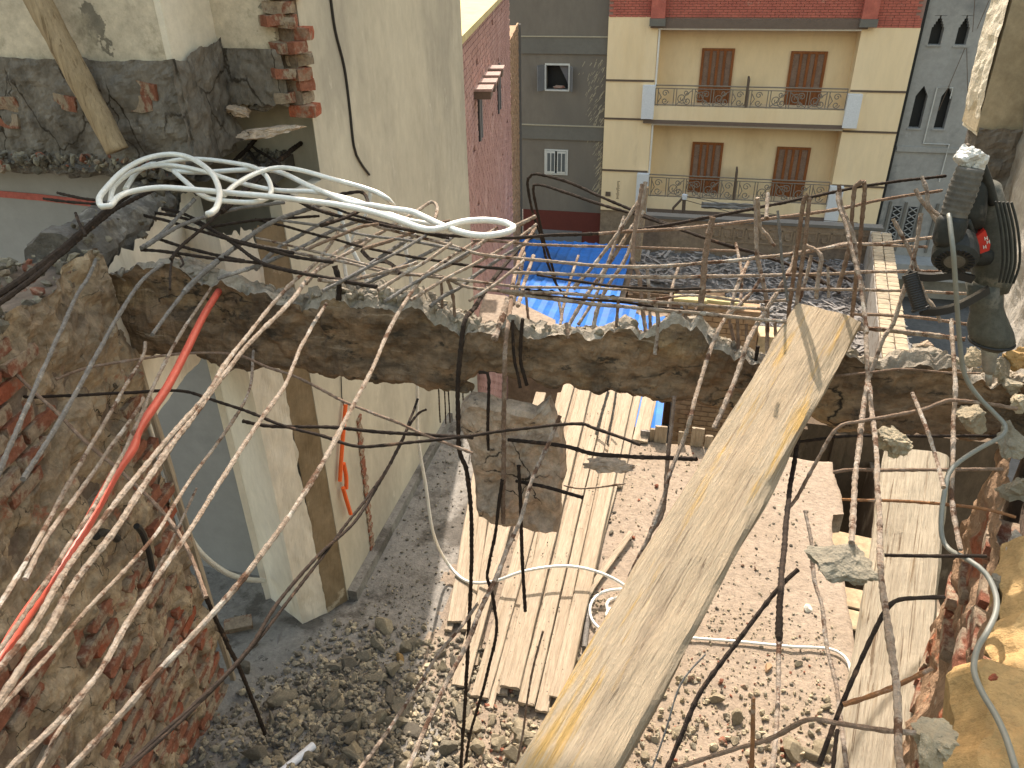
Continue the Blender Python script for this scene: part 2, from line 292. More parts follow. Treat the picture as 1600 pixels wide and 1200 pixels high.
for i in range(10):
    bm = rock_bm(40+i, 1); bm.verts.ensure_lookup_table()
    ROCK_RAW.append((np.array([v.co[:] for v in bm.verts]), np.array([[v.index for v in f.verts] for f in bm.faces]))); bm.free()
def pebble_field(name, spots, mats, parent=None):  # spots: (x, y, z, radius, material index)
    V = []; F = []; MI = []; o = 0; rr = np.random.RandomState(5)
    for x, y, z, r, mi in spots:
        v, f = ROCK_RAW[rr.randint(10)]
        e = Euler(rr.uniform(0, 6.28, 3)).to_matrix(); R = np.array(e)
        V.append((v*r)@R.T+np.array([x, y, z])); F.append(f+o); MI += [mi]*len(f); o += len(v)
    V = np.concatenate(V); F = np.concatenate(F)
    off = np.array(WL(parent)) if parent is not None else np.array([V[:, 0].mean(), V[:, 1].mean(), V[:, 2].min()])
    me = bpy.data.meshes.new(name); me.from_pydata((V-off).tolist(), [], F.tolist())
    for m in mats: me.materials.append(M[m])
    me.polygons.foreach_set('material_index', MI); me.update()
    ob = bpy.data.objects.new(name, me); COL.objects.link(ob)
    if parent is not None: ob.parent = parent
    else: ob.location = off
    return stuff(ob)
def lump(name, pts_c, size, m, seed, label=None, cat=None, group=None, parent=None, rot=(0, 0, 0), sub=4, rough=.35, cuts=9):
    bm = rock_bm(seed, sub, rough, cuts)
    E = Euler(rot).to_matrix()
    for v in bm.verts:
        p = v.co; d = fbm(p.x*3.5+seed, p.y*3.5, p.z*3.5, 6)
        d2 = noise.noise(Vector((p.x*9+seed, p.y*9, p.z*9)))
        p = p*(1+.14*d+.05*d2); v.co = E@Vector((p.x*size[0], p.y*size[1], p.z*size[2]))
    me = bpy.data.meshes.new(name); bm.to_mesh(me); bm.free(); me.materials.append(M[m])
    o = bpy.data.objects.new(name, me); COL.objects.link(o)
    if parent is not None: o.parent = parent; o.location = Vector(pts_c)-WL(parent)
    else: o.location = pts_c
    return tag(o, label, cat, group)
def wood_piece(name, p0, p1, w, t, m, side=(0, 0, 1), parent=None, seg=24, wob=.004, seed=0.0, taper=1.0):
    """squared piece of wood from p0 to p1; `side` is roughly the way its broad face looks"""
    p0 = Vector(p0); p1 = Vector(p1); X = (p1-p0).normalized(); Z = Vector(side); Z = (Z-X*Z.dot(X)).normalized(); Y = Z.cross(X)
    L = (p1-p0).length; nx = seg; prof = []
    ny, nz_ = 6, 3
    for i in range(ny): prof.append((-.5+i/ny, .5))
    for i in range(nz_): prof.append((.5, .5-i/nz_))
    for i in range(ny): prof.append((.5-i/ny, -.5))
    for i in range(nz_): prof.append((-.5, -.5+i/nz_))
    n = len(prof); V = []; F = []
    for i in range(nx+1):
        x = L*i/nx; tw = 1+(taper-1)*i/nx
        for k, (a, b) in enumerate(prof):
            cr = .93 if (abs(a) > .49 and abs(b) > .49) else 1.0
            d = wob*fbm(x*2.2+seed, a*2+seed*1.3, b*2, 4)
            ex = .012*noise.noise(Vector((a*7+seed, b*5, seed))) if i in (0, nx) else 0
            V.append((x+ex*(1 if i else -1), a*w*tw*cr+d*(1 if abs(a) > .49 else .3), b*t*cr+d*(1 if abs(b) > .49 else .4)))
    for i in range(nx):
        for k in range(n): F.append((i*n+k, i*n+(k+1) % n, (i+1)*n+(k+1) % n, (i+1)*n+k))
    F.append(tuple(range(n-1, -1, -1))); F.append(tuple(nx*n+k for k in range(n)))
    me = bpy.data.meshes.new(name); me.from_pydata(V, [], [tuple(reversed(f)) for f in F]); me.materials.append(M[m]); me.update()
    o = bpy.data.objects.new(name, me); COL.objects.link(o)
    R = Matrix((X, Y, Z)).transposed().to_4x4(); R.translation = p0
    if parent is not None:
        o.parent = parent; R.translation = p0-WL(parent)
    o.matrix_local = R
    return o
def brick_mesh(l, w, h, seed, m='red_brick', chip=.006):
    bm = bmesh.new(); bmesh.ops.create_cube(bm, size=1.0)
    bmesh.ops.subdivide_edges(bm, edges=bm.edges[:], cuts=1, use_grid_fill=True)
    for v in bm.verts:
        p = v.co; k = noise.noise(Vector((p.x*3+seed*7.3, p.y*3, p.z*3)))
        ed = sum(abs(c) > .49 for c in p)
        v.co = Vector((p.x*l, p.y*w, p.z*h))*(1-(.05 if ed == 3 else .015 if ed == 2 else 0))+Vector((k, -k, k))*chip
    me = bpy.data.meshes.new('brick'); bm.to_mesh(me); bm.free(); me.materials.append(M[m]); return me
BR = [brick_mesh(.215, .10, .062, i) for i in range(6)]
TANB = [brick_mesh(.215, .10, .062, i+60, 'sand_brick') for i in range(3)]
CB = [brick_mesh(.205, .10, .060, i+20, 'crumbled_brick', .012) for i in range(6)]

# ------------------------------------------------------------------ the ground and the floor slab
g = MB(); g.add([(-120, -60, -6.9), (120, -60, -6.9), (120, 160, -6.9), (-120, 160, -6.9)], [(0, 1, 2, 3)])
struct(g.build('street_ground', 'street'))
def floor_z(x, y):
    z = .012*fbm(x*1.5, y*1.5, 1.0)+.006*fbm(x*7, y*7, 3.0)
    # the heap of rubble rises towards the near left
    h = max(0.0, 1-math.hypot((x+2.35)/1.9, (y-2.0)/2.1))
    z += .34*h**1.1*(1+.5*fbm(x*2.3, y*2.3, 7.0))
    h2 = max(0.0, (3.7-y)/1.6); z += .05*min(1, h2)*(1+fbm(x*3, y*3, 2.0))
    return z
g = MB(); nx, ny = 150, 170; x0, x1, y0, y1 = -4.4, 1.52, .8, 6.82
def edge_x(y): return x1+.035*fbm(y*3, .5, 1)+(0.10 if y > 6.0 else 0)
for j in range(ny+1):
    for i in range(nx+1):
        y = y0+(y1-y0)*j/ny; x = x0+(edge_x(y)-x0)*i/nx
        yy = y+(.02*fbm(x*4, 2.2, .3) if j == ny else 0)
        g.v.append((x, yy, floor_z(x, y)))
for j in range(ny):
    for i in range(nx):
        a = j*(nx+1)+i; g.f.append((a, a+1, a+nx+2, a+nx+1))
        xm = x0+(x1-x0)*(i+.5)/nx; ym = y0+(y1-y0)*(j+.5)/ny
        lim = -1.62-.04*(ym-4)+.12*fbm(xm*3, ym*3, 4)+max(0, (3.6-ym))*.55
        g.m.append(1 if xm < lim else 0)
# sides of the slab
top = [(ny*(nx+1)+i) for i in range(nx+1)]; rt = [(j*(nx+1)+nx) for j in range(ny+1)]
for seq in (top, rt):
    o = len(g.v)
    for k in seq: p = g.v[k]; g.v.append((p[0], p[1], -.22))
    for i in range(len(seq)-1): g.f.append((seq[i], seq[i+1], o+i+1, o+i)); g.m.append(0)
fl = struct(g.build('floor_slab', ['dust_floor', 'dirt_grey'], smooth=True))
g = MB(); g.box(x0, 1.44, y0, 6.75, -.24, -.225); struct(g.build('slab_underside', 'shaft_brown'))

# ------------------------------------------------------------------ left brick wall (under the slab level)
LD = Vector((-.215, .977, 0)); LN = Vector((.977, .215, 0)); LP = Vector((-2.77, 2.97, 0))
def lw(u, z, out=0.0): return LP+LD*u+LN*out+Vector((0, 0, z))   # u runs away from the camera, 0 at the wall's end
wall = thing('brick_wall', tuple(lw(-1.2, 0)), 'old brick wall with crumbling plaster and exposed red bricks at the left', 'wall')
def exposed(u, z):
    e = fbm(u*1.5+4.2, z*1.5+1.7, .5, 5)*.8+.25*fbm(u*5, z*5, 3, 3)
    e += .34*max(0, 1-z/1.4)*max(0, 1+u/1.9)+.26*max(0, 1-abs(u+.1)/.30)+.10*math.exp(-((z-1.9)/.9)**2)-.02
    e += .25*math.exp(-((u+1.35)**2+(z-1.7)**2)/.12)+.3*math.exp(-((u+.75)**2+(z-1.2)**2)/.10)+.35*math.exp(-((u+.12)**2+(z-2.35)**2)/.03)
    return e
g = MB(); nu, nz_ = 190, 200; U0, Z1 = -2.75, 3.30
def ztop(u): return 3.34+.07*fbm(u*3, 5.0, 1)
idx = {}
for j in range(nz_+1):
    for i in range(nu+1):
        u = U0+(0-U0)*i/nu; z = -.1+(ztop(u)+.1)*j/nz_
        e = exposed(u, z)
        o = .030+.050*fbm(u*3.2, z*3.2, 1.0, 6)+.034*fbm(u*11, z*11, 2.0, 4)-.035*abs(fbm(u*2.1+5, z*2.6, 9, 5))-.035*max(0, min(1, (e-.05)/.2))
        g.v.append(tuple(lw(u+.02*noise.noise(Vector((z*6, u*3, 0)))*(1 if i == nu else 0), z, o)))
for j in range(nz_):
    for i in range(nu):
        u = U0+(0-U0)*(i+.5)/nu; z = -.1+(ztop(u)+.1)*(j+.5)/nz_
        if exposed(u, z)+.10*noise.noise(Vector((u*17, z*17, 4))) > .335: continue
        a = j*(nu+1)+i; g.f.append((a, a+1, a+nu+2, a+nu+1)); g.m.append(0)
g.build('plaster', 'old_mortar', wall, smooth=False)
g = MB(); A = [lw(-2.75, 0, -.015), lw(-.005, 0, -.015), lw(-.005, 0, -.42), lw(-2.75, 0, -.42)]
g.prism([(p.x, p.y) for p in A], -.1, 3.26); g.build('mortar_core', 'mortar_deep', wall)
cnt = 0; ang = math.atan2(LD.y, LD.x)
cands = []
for c in range(42):
    z = .04+c*.078
    for k in range(13):
        u = -.11-k*.226-(.113 if c % 2 else 0)
        if u < U0+.1: continue
        ex = max(exposed(u+d, z) for d in (-.08, 0, .08))
        if ex > .22: cands.append((ex, u, z))
cands.sort(reverse=True)
for ex, u, z in cands[:285]:
    p = lw(u, z, -.040+.030*rnd.random())
    place('brick', rnd.choice(BR if rnd.random() < .12 else CB), p, (rnd.uniform(-.03, .03), rnd.uniform(-.03, .03), ang+rnd.uniform(-.04, .04)), 1.0, wall)
# rubble crest of the wall
pts = []
for k in range(520):
    u = rnd.uniform(-2.7, .02); o = rnd.uniform(-.40, .02); p = lw(u, ztop(u)-.06+rnd.uniform(-.04, .05), o); pts.append((p.x, p.y, p.z, rnd.choice([.012, .02, .03, .045]), rnd.choice([0, 0, 1, 2])))
pebble_field('rubble_crest', pts, ['stone_grey', 'stone_dark', 'crumbled_brick'], wall)
# thin split batten at the wall's end
b = wood_piece('wood_batten', lw(.035, 2.78, .015), lw(.035, -.02, .03), .035, .03, 'plank_wood', side=tuple(LN), seed=3.0)
tag(b, 'thin splintered batten standing upright along the end of the brick wall', 'batten')
# dark bent pipe ends coming out of the left wall
g = MB(); g.tube(resample([(-2.550,2.457,2.081),(-2.563,2.490,2.008),(-2.591,2.520,1.855),(-2.620,2.532,1.703)], .02), .016, 8); tag(g.build('bent_pipe', 'black_rubber'), 'short black pipe bent out of the brick wall', 'pipe')
g = MB(); g.tube(resample([(-2.520,2.192,2.247),(-2.545,2.254,2.213),(-2.578,2.329,2.126),(-2.600,2.369,2.063)], .02), .02, 8); tag(g.build('pipe_stub', 'black_rubber'), 'stubby dark pipe end poking out of brick wall plaster', 'pipe')

# ------------------------------------------------------------------ side beam behind the main beam (cream face) and white room behind
sb = thing('side_beam', tuple(lw(.7, 2.3)), 'cream plastered side beam with dark broken top left of the hose', 'beam')
g = MB(); nu, nv = 60, 16
def sbb(u): return 2.33+.02*fbm(u*5, 1, 2)
def sbt(u): return 3.24+.10*fbm(u*5, 3, 2)+.02*u
for i in range(nu+1):
    u = -.02+1.32*i/nu
    for j in range(nv+1):
        z = sbb(u)+(sbt(u)-sbb(u))*j/nv; g.v.append(tuple(lw(u, z, .004*fbm(u*4, z*4, 6))))
for i in range(nu):
    for j in range(nv): a = i*(nv+1)+j; g.f.append((a, a+nv+1, a+nv+2, a+1)); g.m.append(0)
g.build('cream_face', 'cream_paint', sb)
g = MB(); A = [lw(-.02, 0, -.012), lw(1.30, 0, -.012), lw(1.30, 0, -.34), lw(-.02, 0, -.34)]; g.prism([(p.x, p.y) for p in A], 2.34, 3.18); g.build('core', 'broken_edge', sb)
g = MB(); nu, nv = 90, 30
for i in range(nu+1):
    u = -.02+1.32*i/nu
    for j in range(nv+1):
        t = j/nv; q = -PI*.5+t*2*PI
        d = 1+.22*fbm(u*6, math.sin(q)*1.5, math.cos(q)*1.5, 5)
        o = -.19+.17*math.cos(q)*d; z = 3.27-.02*u+.15*math.sin(q)*d*(.85+.35*fbm(u*3, .5, 4))
        g.v.append(tuple(lw(u, z, o)))
for i in range(nu):
    for j in range(nv): a = i*(nv+1)+j; g.f.append((a, a+nv+1, a+nv+2, a+1)); g.m.append(0)
g.f.append(tuple(range(nv, -1, -1))); g.f.append(tuple(nu*(nv+1)+j for j in range(nv+1))); g.m += [0, 0]
g.build('broken_top', 'broken_edge', sb)
pts = []
for k in range(260):
    u = rnd.uniform(0, 1.3); o = rnd.uniform(-.34, -.02); p = lw(u, 3.40-.04*u+rnd.uniform(-.10, .05)-abs(o+.16)*.6, o); pts.append((p.x, p.y, p.z, rnd.choice([.012, .02, .03, .04]), rnd.choice([0, 1, 1])))
pebble_field('loose_rubble', pts, ['stone_grey', 'stone_dark'], sb)
room = thing('white_room', (-4.6, 4.3, 0), 'blue-grey painted room wall with a thin red stripe behind the brick wall', 'wall')
g = MB(); g.box(-7.5, -3.17, 4.15, 4.35, -.1, 3.40); g.build('painted_wall', 'blue_grey_paint', room)
g = MB(); P = [(-4.956,4.146,3.190),(-4.496,4.146,3.181),(-4.196,4.146,3.175),(-3.692,4.146,3.150),(-3.296,4.146,3.139)]
for i in range(len(P)-1):
    a, b = Vector(P[i]), Vector(P[i+1]); h = .022
    g.add([a+Vector((0, 0, -h)), b+Vector((0, 0, -h)), b+Vector((0, 0, h)), a+Vector((0, 0, h)), a+Vector((0, -.004, -h)), b+Vector((0, -.004, -h)), b+Vector((0, -.004, h)), a+Vector((0, -.004, h))], [(4, 5, 6, 7), (0, 1, 5, 4), (3, 7, 6, 2)])
g.build('red_stripe', 'red_stripe', room)
pl = thing('door_pillar', (-2.75, 3.95, 0), 'cream pillar with moulded door trim beside a dark brown strip', 'pillar')
PA = Vector((-3.17, 4.15, 0)); PB = Vector((-3.0, 3.93, 0)); PC = Vector((-2.60, 3.70, 0)); PD = Vector((-2.475, 3.87, 0)); PE = Vector((-2.385, 4.05, 0))
g = MB()
zt = 3.16
for a, b, mi in ((PB, PC, 0), (PC, PD, 0), (PD, PE, 1)):
    n_ = 14; m_ = 90; o = len(g.v)
    for i in range(n_+1):
        for j in range(m_+1):
            p = a.lerp(b, i/n_); z = -.1+(zt+.1)*j/m_
            w = .006*fbm(p.x*9+p.y*5, z*5, 2)
            if mi == 0 and b is PD and i == n_: p = p+Vector((.03*fbm(z*4, 2, 1), 0, 0))
            g.v.append((p.x+w, p.y-w, z+(.04*fbm(i*.7, 5, 1) if j == m_ else 0)))
    for i in range(n_):
        for j in range(m_): q = o+i*(m_+1)+j; g.f.append((q, q+m_+1, q+m_+2, q+1)); g.m.append(mi)
g.build('pillar_shaft', ['cream_paint', 'brown_paint'], pl, smooth=False)
g = MB(); g.prism([(-3.16, 4.16), (-3.0, 3.95), (-2.6, 3.73), (-2.49, 3.89), (-2.40, 4.05), (-2.6, 4.3), (-3.1, 4.3)], -.1, 2.62); g.build('pillar_core', 'broken_edge', pl)
for k, (t0, t1, out) in enumerate(((0, .25, .03), (.30, .42, .045), (.52, .86, .018), (.90, 1.0, .04))):
    a = PA.lerp(PB, t0); b = PA.lerp(PB, t1); nrm = Vector((-(PB-PA).y, (PB-PA).x, 0)).normalized()*-1
    g = MB(); q = [a, b, b+nrm*out, a+nrm*out]; g.prism([(p.x, p.y) for p in q], -.1, 2.62); g.build('door_trim', 'cream_paint', pl)
g = MB(); a = PA; b = PB; nrm = Vector((-(PB-PA).y, (PB-PA).x, 0)).normalized(); q = [a, a+nrm*.1, b+nrm*.1, b]; g.prism([(p.x, p.y) for p in q], -.1, 2.62); g.build('door_backing', 'cream_paint', pl)

# ------------------------------------------------------------------ beige blank wall building
bw = thing('beige_building', (-2.8, 6, -6.9), 'tall blank beige plastered building side with a dark cable', 'building')
g = MB(); g.prism([(-2.46, 4.052), (-2.38, 4.052), (-2.38, 7.95), (-5.2, 7.95), (-5.2, 4.80), (-2.46, 4.80)], -6.9, 3.25); g.prism([(-2.384, 4.60), (-2.38, 4.60), (-2.38, 7.95), (-5.2, 7.95), (-5.2, 4.80), (-2.384, 4.80)], 3.25, 7.6); g.build('beige_side_wall', 'beige_wall', bw)
g = MB(); P = [( -2.379, 4.06), (-2.30, 4.06), (-2.33, 6.78), (-2.379, 6.78)]; g.prism(P, -.05, .10); g.build('wall_skirting', 'dirt_grey', bw)
# chase cut into the wall, red bricks showing
ch = [(-2.378,4.652,1.356),(-2.378,4.632,1.157),(-2.378,4.626,0.910),(-2.378,4.601,0.635),(-2.378,4.594,0.368),(-2.378,4.576,0.004)]
g = MB(); W = resample(ch, .03)
L_ = []; R_ = []
for i, p in enumerate(W):
    w = .035+.018*fbm(i*.3, 2, 1); L_.append((-2.374+.006*noise.noise(p*9), p.y-w*1.0, p.z)); R_.append((-2.374+.006*noise.noise(p*11), p.y+w, p.z))
g.v = L_+R_; n_ = len(W)
for i in range(n_-1): g.f.append((i, n_+i, n_+i+1, i+1)); g.m.append(0)
g.build('wall_chase', 'crumbled_brick', bw)
for i in range(0, n_-2, 3):
    p = W[i]; place('brick', rnd.choice(CB), (-2.395, p.y+rnd.uniform(-.01, .01), p.z), (rnd.uniform(-.2, .2), rnd.uniform(-.2, .2), PI/2), (.4, .6, .8), bw)
g = MB(); g.tube(resample([(-2.372,5.035,4.620),(-2.372,5.053,4.307),(-2.372,5.065,4.098),(-2.372,5.137,3.867),(-2.372,5.147,3.618),(-2.372,5.143,3.346),(-2.372,5.210,3.222),(-2.372,5.353,3.087)], .05), .009, 6); tag(g.build('hanging_cable', 'black_rubber'), 'thin black cable hanging down the blank beige wall', 'cable')
g = MB(); g.tube([(-2.372,4.464,1.848),(-2.372,4.428,1.695),(-2.372,4.437,1.612)], .004, 5); tag(g.build('hanging_wire', 'black_rubber'), 'thin wire above the orange conduit pieces', 'wire')
OG = 'broken orange conduit pieces'
for pts, lb in (([(-2.350,4.427,1.631),(-2.350,4.346,1.479),(-2.350,4.264,1.322),(-2.350,4.166,1.116)], 'longest orange conduit piece hanging on the beige wall'),
                ([(-2.340,4.246,1.225),(-2.340,4.253,1.095),(-2.340,4.225,1.001)], 'middle short orange conduit piece on the beige wall'),
                ([(-2.340,4.180,1.047),(-2.340,4.206,0.898),(-2.340,4.234,0.750)], 'lowest orange conduit piece on the beige wall')):
    g = MB(); g.tube(resample(pts, .03), .016, 7); tag(g.build('orange_conduit', 'orange'), lb, 'conduit', OG)

# ------------------------------------------------------------------ upper left structure (storey above)
ul = thing('broken_storey', (-4.2, 4.3, 3.3), 'broken upper storey wall with dark cement band and red brick edge', 'wall')
def sheet(xa, xb, y, z0, z1, nxs, nzs, amp, seed, axis='x', ztopf=None, zbotf=None, out=-1, thick=.0):
    g = MB()
    for i in range(nxs+1):
        for j in range(nzs+1):
            s = xa+(xb-xa)*i/nxs
            b = z0+(zbotf(s) if zbotf else 0); t = z1+(ztopf(s) if ztopf else 0)
            z = b+(t-b)*j/nzs; d = amp*fbm(s*3.5+seed, z*3.5, seed, 6)+amp*.3*noise.noise(Vector((s*20, z*20, seed)))
            g.v.append((s, y+out*abs(d)*1.0, z) if axis == 'x' else (y-out*abs(d), s, z))
    for i in range(nxs):
        for j in range(nzs):
            a = i*(nzs+1)+j; f = (a, a+nzs+1, a+nzs+2, a+1); g.f.append(f); g.m.append(0)
    return g
g = MB(); g.box(-7.5, -2.90, 4.0, 4.14, 4.02, 5.7); g.box(-7.5, -3.0, 4.14, 4.44, 4.02, 5.7); g.build('plaster_panel', 'upper_plaster', ul)
g = MB(); g.box(-2.90, -2.86, 4.002, 4.46, 4.03, 5.7); g.build('side_panel', 'side_plaster', ul)
g = MB(); g.box(-7.5, -2.85, 3.995, 4.44, 3.46, 4.02); g.build('wall_core', 'broken_edge', ul)
bt = lambda s: .03*fbm(s*5, 1, 7)+(-.02)
g = sheet(-7.5, -2.815, 3.975, 3.46, 4.05, 190, 34, .05, 3.3, ztopf=lambda s: .035*fbm(s*3, 2, 2), zbotf=lambda s: .05*fbm(s*4, 8, 2)); g.build('cement_band', 'cement_band', ul)
g = sheet(3.93, 4.47, -2.835, 3.46, 4.05, 40, 40, .04, 5.1, axis='y', ztopf=lambda s: .04*fbm(s*4, 2, 5)+(s-4)*.15, zbotf=lambda s: .12*(s-4)+.05*fbm(s*6, 3, 2)); g.build('cement_band', 'cement_band', ul)
g = MB(); g.box(-2.88, -2.47, 4.46, 4.75, 4.02, 5.7); g.build('plaster_panel', 'upper_plaster', ul)
g = MB(); g.box(-2.90, -2.47, 4.48, 4.75, 3.74, 4.02); g.build('wall_core', 'broken_edge', ul)
g = sheet(-2.87, -2.44, 4.45, 3.74, 4.06, 40, 26, .04, 8.2, zbotf=lambda s: .05*fbm(s*7, 1, 1)); g.build('cement_band', 'cement_band', ul)
z = 3.70; k = 0
while z < 4.75:
    x = -2.42+rnd.uniform(-.03, .04)
    o = place('brick', rnd.choice(BR if k % 3 == 0 else CB), (x, 4.55+rnd.uniform(-.05, .03), z), (rnd.uniform(-.06, .06), rnd.uniform(-.08, .08), rnd.uniform(-.5, .5)), (.8, 1.2, 1.1), ul)
    if k % 2: place('brick', rnd.choice(CB), (x-.03, 4.46+rnd.uniform(-.02, .02), z+.01), (rnd.uniform(-.1, .1), rnd.uniform(-.1, .1), rnd.uniform(.8, 1.6)), (.6, 1.1, 1.0), ul)
    z += .072; k += 1
g = MB(); g.box(-2.47, -2.385, 4.5, 4.76, 3.7, 5.7); g.build('mortar_core', 'mortar_deep', ul)
# brick patches showing through the band
for px, pz in ((-3.43, 3.84), (-3.60, 3.82), (-3.22, 3.86), (-3.05, 3.90), (-4.02, 3.80), (-4.14, 3.86), (-4.05, 3.70), (-3.10, 3.82)):
    place('brick', rnd.choice(CB), (px, 4.005, pz), (rnd.uniform(-.15, .15), rnd.uniform(-.3, .3), rnd.uniform(-.1, .1)), (.75, 1, 1.5), ul)
# broken slab edge under it
g = MB(); nu = 240; nv = 16
for i in range(nu+1):
    x = -7.5+4.65*i/nu
    for j in range(nv+1):
        t = j/nv; q = -PI*.62+t*PI*1.1; d = 1+.5*fbm(x*5, t*4, 3, 5)
        g.v.append((x, 4.10-.16*math.cos(q)*d, 3.43+.06*math.sin(q)*d))
for i in range(nu):
    for j in range(nv): a = i*(nv+1)+j; g.f.append((a, a+nv+1, a+nv+2, a+1)); g.m.append(0)
g.build('broken_slab_edge', 'broken_edge', ul)
pts = []
for k in range(480):
    x = rnd.uniform(-4.9, -2.85); pts.append((x, rnd.uniform(3.82, 4.02), 3.475+rnd.uniform(-.03, .05), rnd.choice([.008, .012, .018, .026, .04]), rnd.choice([0, 1, 1, 1, 2])))
pebble_field('slab_rubble', pts, ['stone_grey', 'stone_dark', 'crumbled_brick'], ul)
lump('broken_ledge', (-2.532,4.350,3.608), (.20, .12, .055), 'chunk', 31, parent=ul, rot=(0, -.15, .1))
lump('broken_ledge', (-2.784,4.450,3.713), (.12, .10, .06), 'chunk', 32, parent=ul, rot=(0, .2, .3))
lump('broken_ledge', (-2.678,4.500,3.726), (.10, .09, .07), 'broken_edge', 33, parent=ul)
# leftover slab strip with dark rubble by the beige wall
g = MB(); P = [(-2.881,4.415,3.380),(-3.071,5.037,3.380),(-3.058,5.707,3.380),(-2.790,5.399,3.380),(-2.656,4.761,3.380),(-2.606,4.366,3.380)]
ss = thing('slab_strip', tuple(Vector(P[2])), 'dark broken slab strip with bars beside the beige wall', 'slab')
g.prism([(p[0], p[1]) for p in P], 3.26, 3.36); g.build('strip_body', 'broken_edge', ss)
pts = []
for k in range(240):
    a = Vector(P[0]).lerp(Vector(P[2]), rnd.random()); b = Vector(P[5]).lerp(Vector(P[3]), rnd.random()); p = a.lerp(b, rnd.random()); pts.append((p.x, p.y, 3.365+rnd.uniform(-.01, .02), rnd.choice([.01, .016, .025]), rnd.choice([0, 1, 1])))
pebble_field('strip_rubble', pts, ['stone_grey', 'stone_dark'], ss)
# round wooden pole leaning on it
g = MB(); a = Vector((-3.200,3.800,3.592)); b = Vector((-3.532,3.860,4.476)); W = [a.lerp(b, i/40) for i in range(41)]
g.tube(W, [.062*(1+.08*fbm(i*.2, 1, 1))+.006*i/40 for i in range(41)], 14, wob=.03)
po = g.build('wooden_pole', 'pole_wood', smooth=True); tag(po, 'round rough wooden pole leaning against the broken upper wall', 'pole')

# ------------------------------------------------------------------ the broken concrete beam
beam = thing('concrete_beam', (-.8, 3.15, 2.7), 'long broken concrete beam with crumbled top crossing the whole opening', 'beam')
TOP = [(-3.160,3.000,3.247),(-2.900,3.000,3.242),(-2.802,3.000,3.206),(-2.649,3.000,3.234),(-2.456,3.000,3.288),(-2.294,3.000,3.244),(-2.167,3.000,3.205),(-1.971,3.000,3.172),(-1.844,3.000,3.140),(-1.742,3.000,3.158),(-1.637,3.000,3.209),(-1.569,3.000,3.237),(-1.494,3.000,3.202),(-1.320,3.000,3.219),(-1.168,3.000,3.210),(-1.052,3.000,3.138),(-0.963,3.000,3.105),(-0.845,3.000,3.068),(-0.726,3.000,3.111),(-0.581,3.000,3.112),(-0.438,3.000,3.101),(-0.326,3.000,3.121),(-0.259,3.000,3.161),(-0.205,3.000,3.175),(-0.161,3.000,3.113),(-0.081,3.000,3.136),(-0.006,3.000,3.197),(0.072,3.000,3.201),(0.129,3.000,3.156),(0.241,3.000,3.092),(0.338,3.000,3.051),(0.478,3.000,3.054),(0.635,3.000,3.159),(0.748,3.000,3.077),(0.868,3.000,3.084),(0.982,3.000,3.105),(1.104,3.000,3.089),(1.268,3.000,3.079),(1.428,3.000,3.071),(1.628,3.000,3.062)]
BOT = [(-3.348,3.000,2.757),(-3.067,3.000,2.759),(-2.867,3.000,2.772),(-2.782,3.000,2.735),(-2.604,3.000,2.758),(-2.416,3.000,2.763),(-2.207,3.000,2.719),(-2.057,3.000,2.746),(-1.883,3.000,2.736),(-1.540,3.000,2.724),(-1.207,3.000,2.734),(-1.111,3.000,2.721),(-0.998,3.000,2.734),(-0.932,3.000,2.798),(-0.883,3.000,2.852),(-0.760,3.000,2.839),(-0.639,3.000,2.829),(-0.430,3.000,2.802),(-0.140,3.000,2.804),(0.144,3.000,2.778),(0.365,3.000,2.757),(0.574,3.000,2.784),(0.711,3.000,2.747),(0.941,3.000,2.752),(1.141,3.000,2.747),(1.333,3.000,2.758),(1.519,3.000,2.769),(1.722,3.000,2.780)]
tx = [p[0] for p in TOP]; tz = [p[2] for p in TOP]; bx_ = [p[0] for p in BOT]; bz = [p[2] for p in BOT]
NS = 620; xs = np.linspace(-3.20, 1.46, NS+1); DEP = .30
prof = []   # (kind, t)
for i in range(12): prof.append(('f', i/12))
for i in range(14): prof.append(('t', i/14))
for i in range(5): prof.append(('b', i/5))
for i in range(5): prof.append(('u', i/5))
g = MB(); NP = len(prof)
for x in xs:
    zt_ = float(np.interp(x, tx, tz))+.030*fbm(x*9, 7, 2, 5); zb_ = float(np.interp(x, bx_, bz))+.028*fbm(x*8, 1, 4, 5)
    crest = max(0, fbm(x*2.6, 3.0, 9, 3))
    drop = .012+.035*crest+(.05 if -1.75 < x < -.95 else 0)
    zf = zt_-drop-.05*max(0, fbm(x*7, 5, 2, 5))-.02*max(0, noise.noise(Vector((x*31, 2, 7)))); zbk = zt_-.14
    for kd, t in prof:
        if kd == 'f':
            z = zb_+(zf-zb_)*t; d = .040*fbm(x*3.0, z*4.0, 1, 6)+.016*fbm(x*15, z*18, 3, 4)
            p = [x, 3.0-d+(.02 if t == 0 else 0), z+(.012*fbm(x*11, 2, 2) if t < .01 else 0)]
        elif kd == 't':
            y = 3.0+DEP*t; q = math.sin(min(1, t*2.2)*PI/2)
            z = zf+(zt_-zf)*q-.145*max(0, t-.12)-(.05*max(0, t-.5)); d = .055*fbm(x*6, y*7, 5, 6)+.026*noise.noise(Vector((x*24, y*24, 1)))
            p = [x, y, z+d*(0.5 if t == 0 else 1)]
        elif kd == 'b':
            z = zbk+(zb_-zbk)*t; p = [x, 3.0+DEP+.03*fbm(x*3, z*3, 8), z]
        else:
            y = 3.0+DEP*(1-t); p = [x, y, zb_+.03*fbm(x*5, y*5, 4)*(1 if t > 0 else .3)]
        g.v.append(tuple(p))
for i in range(NS):
    for k in range(NP):
        a = i*NP+k; b = i*NP+(k+1) % NP; g.f.append((a, a+NP, b+NP, b))
        g.m.append(1 if prof[k][0] == 't' else 0)
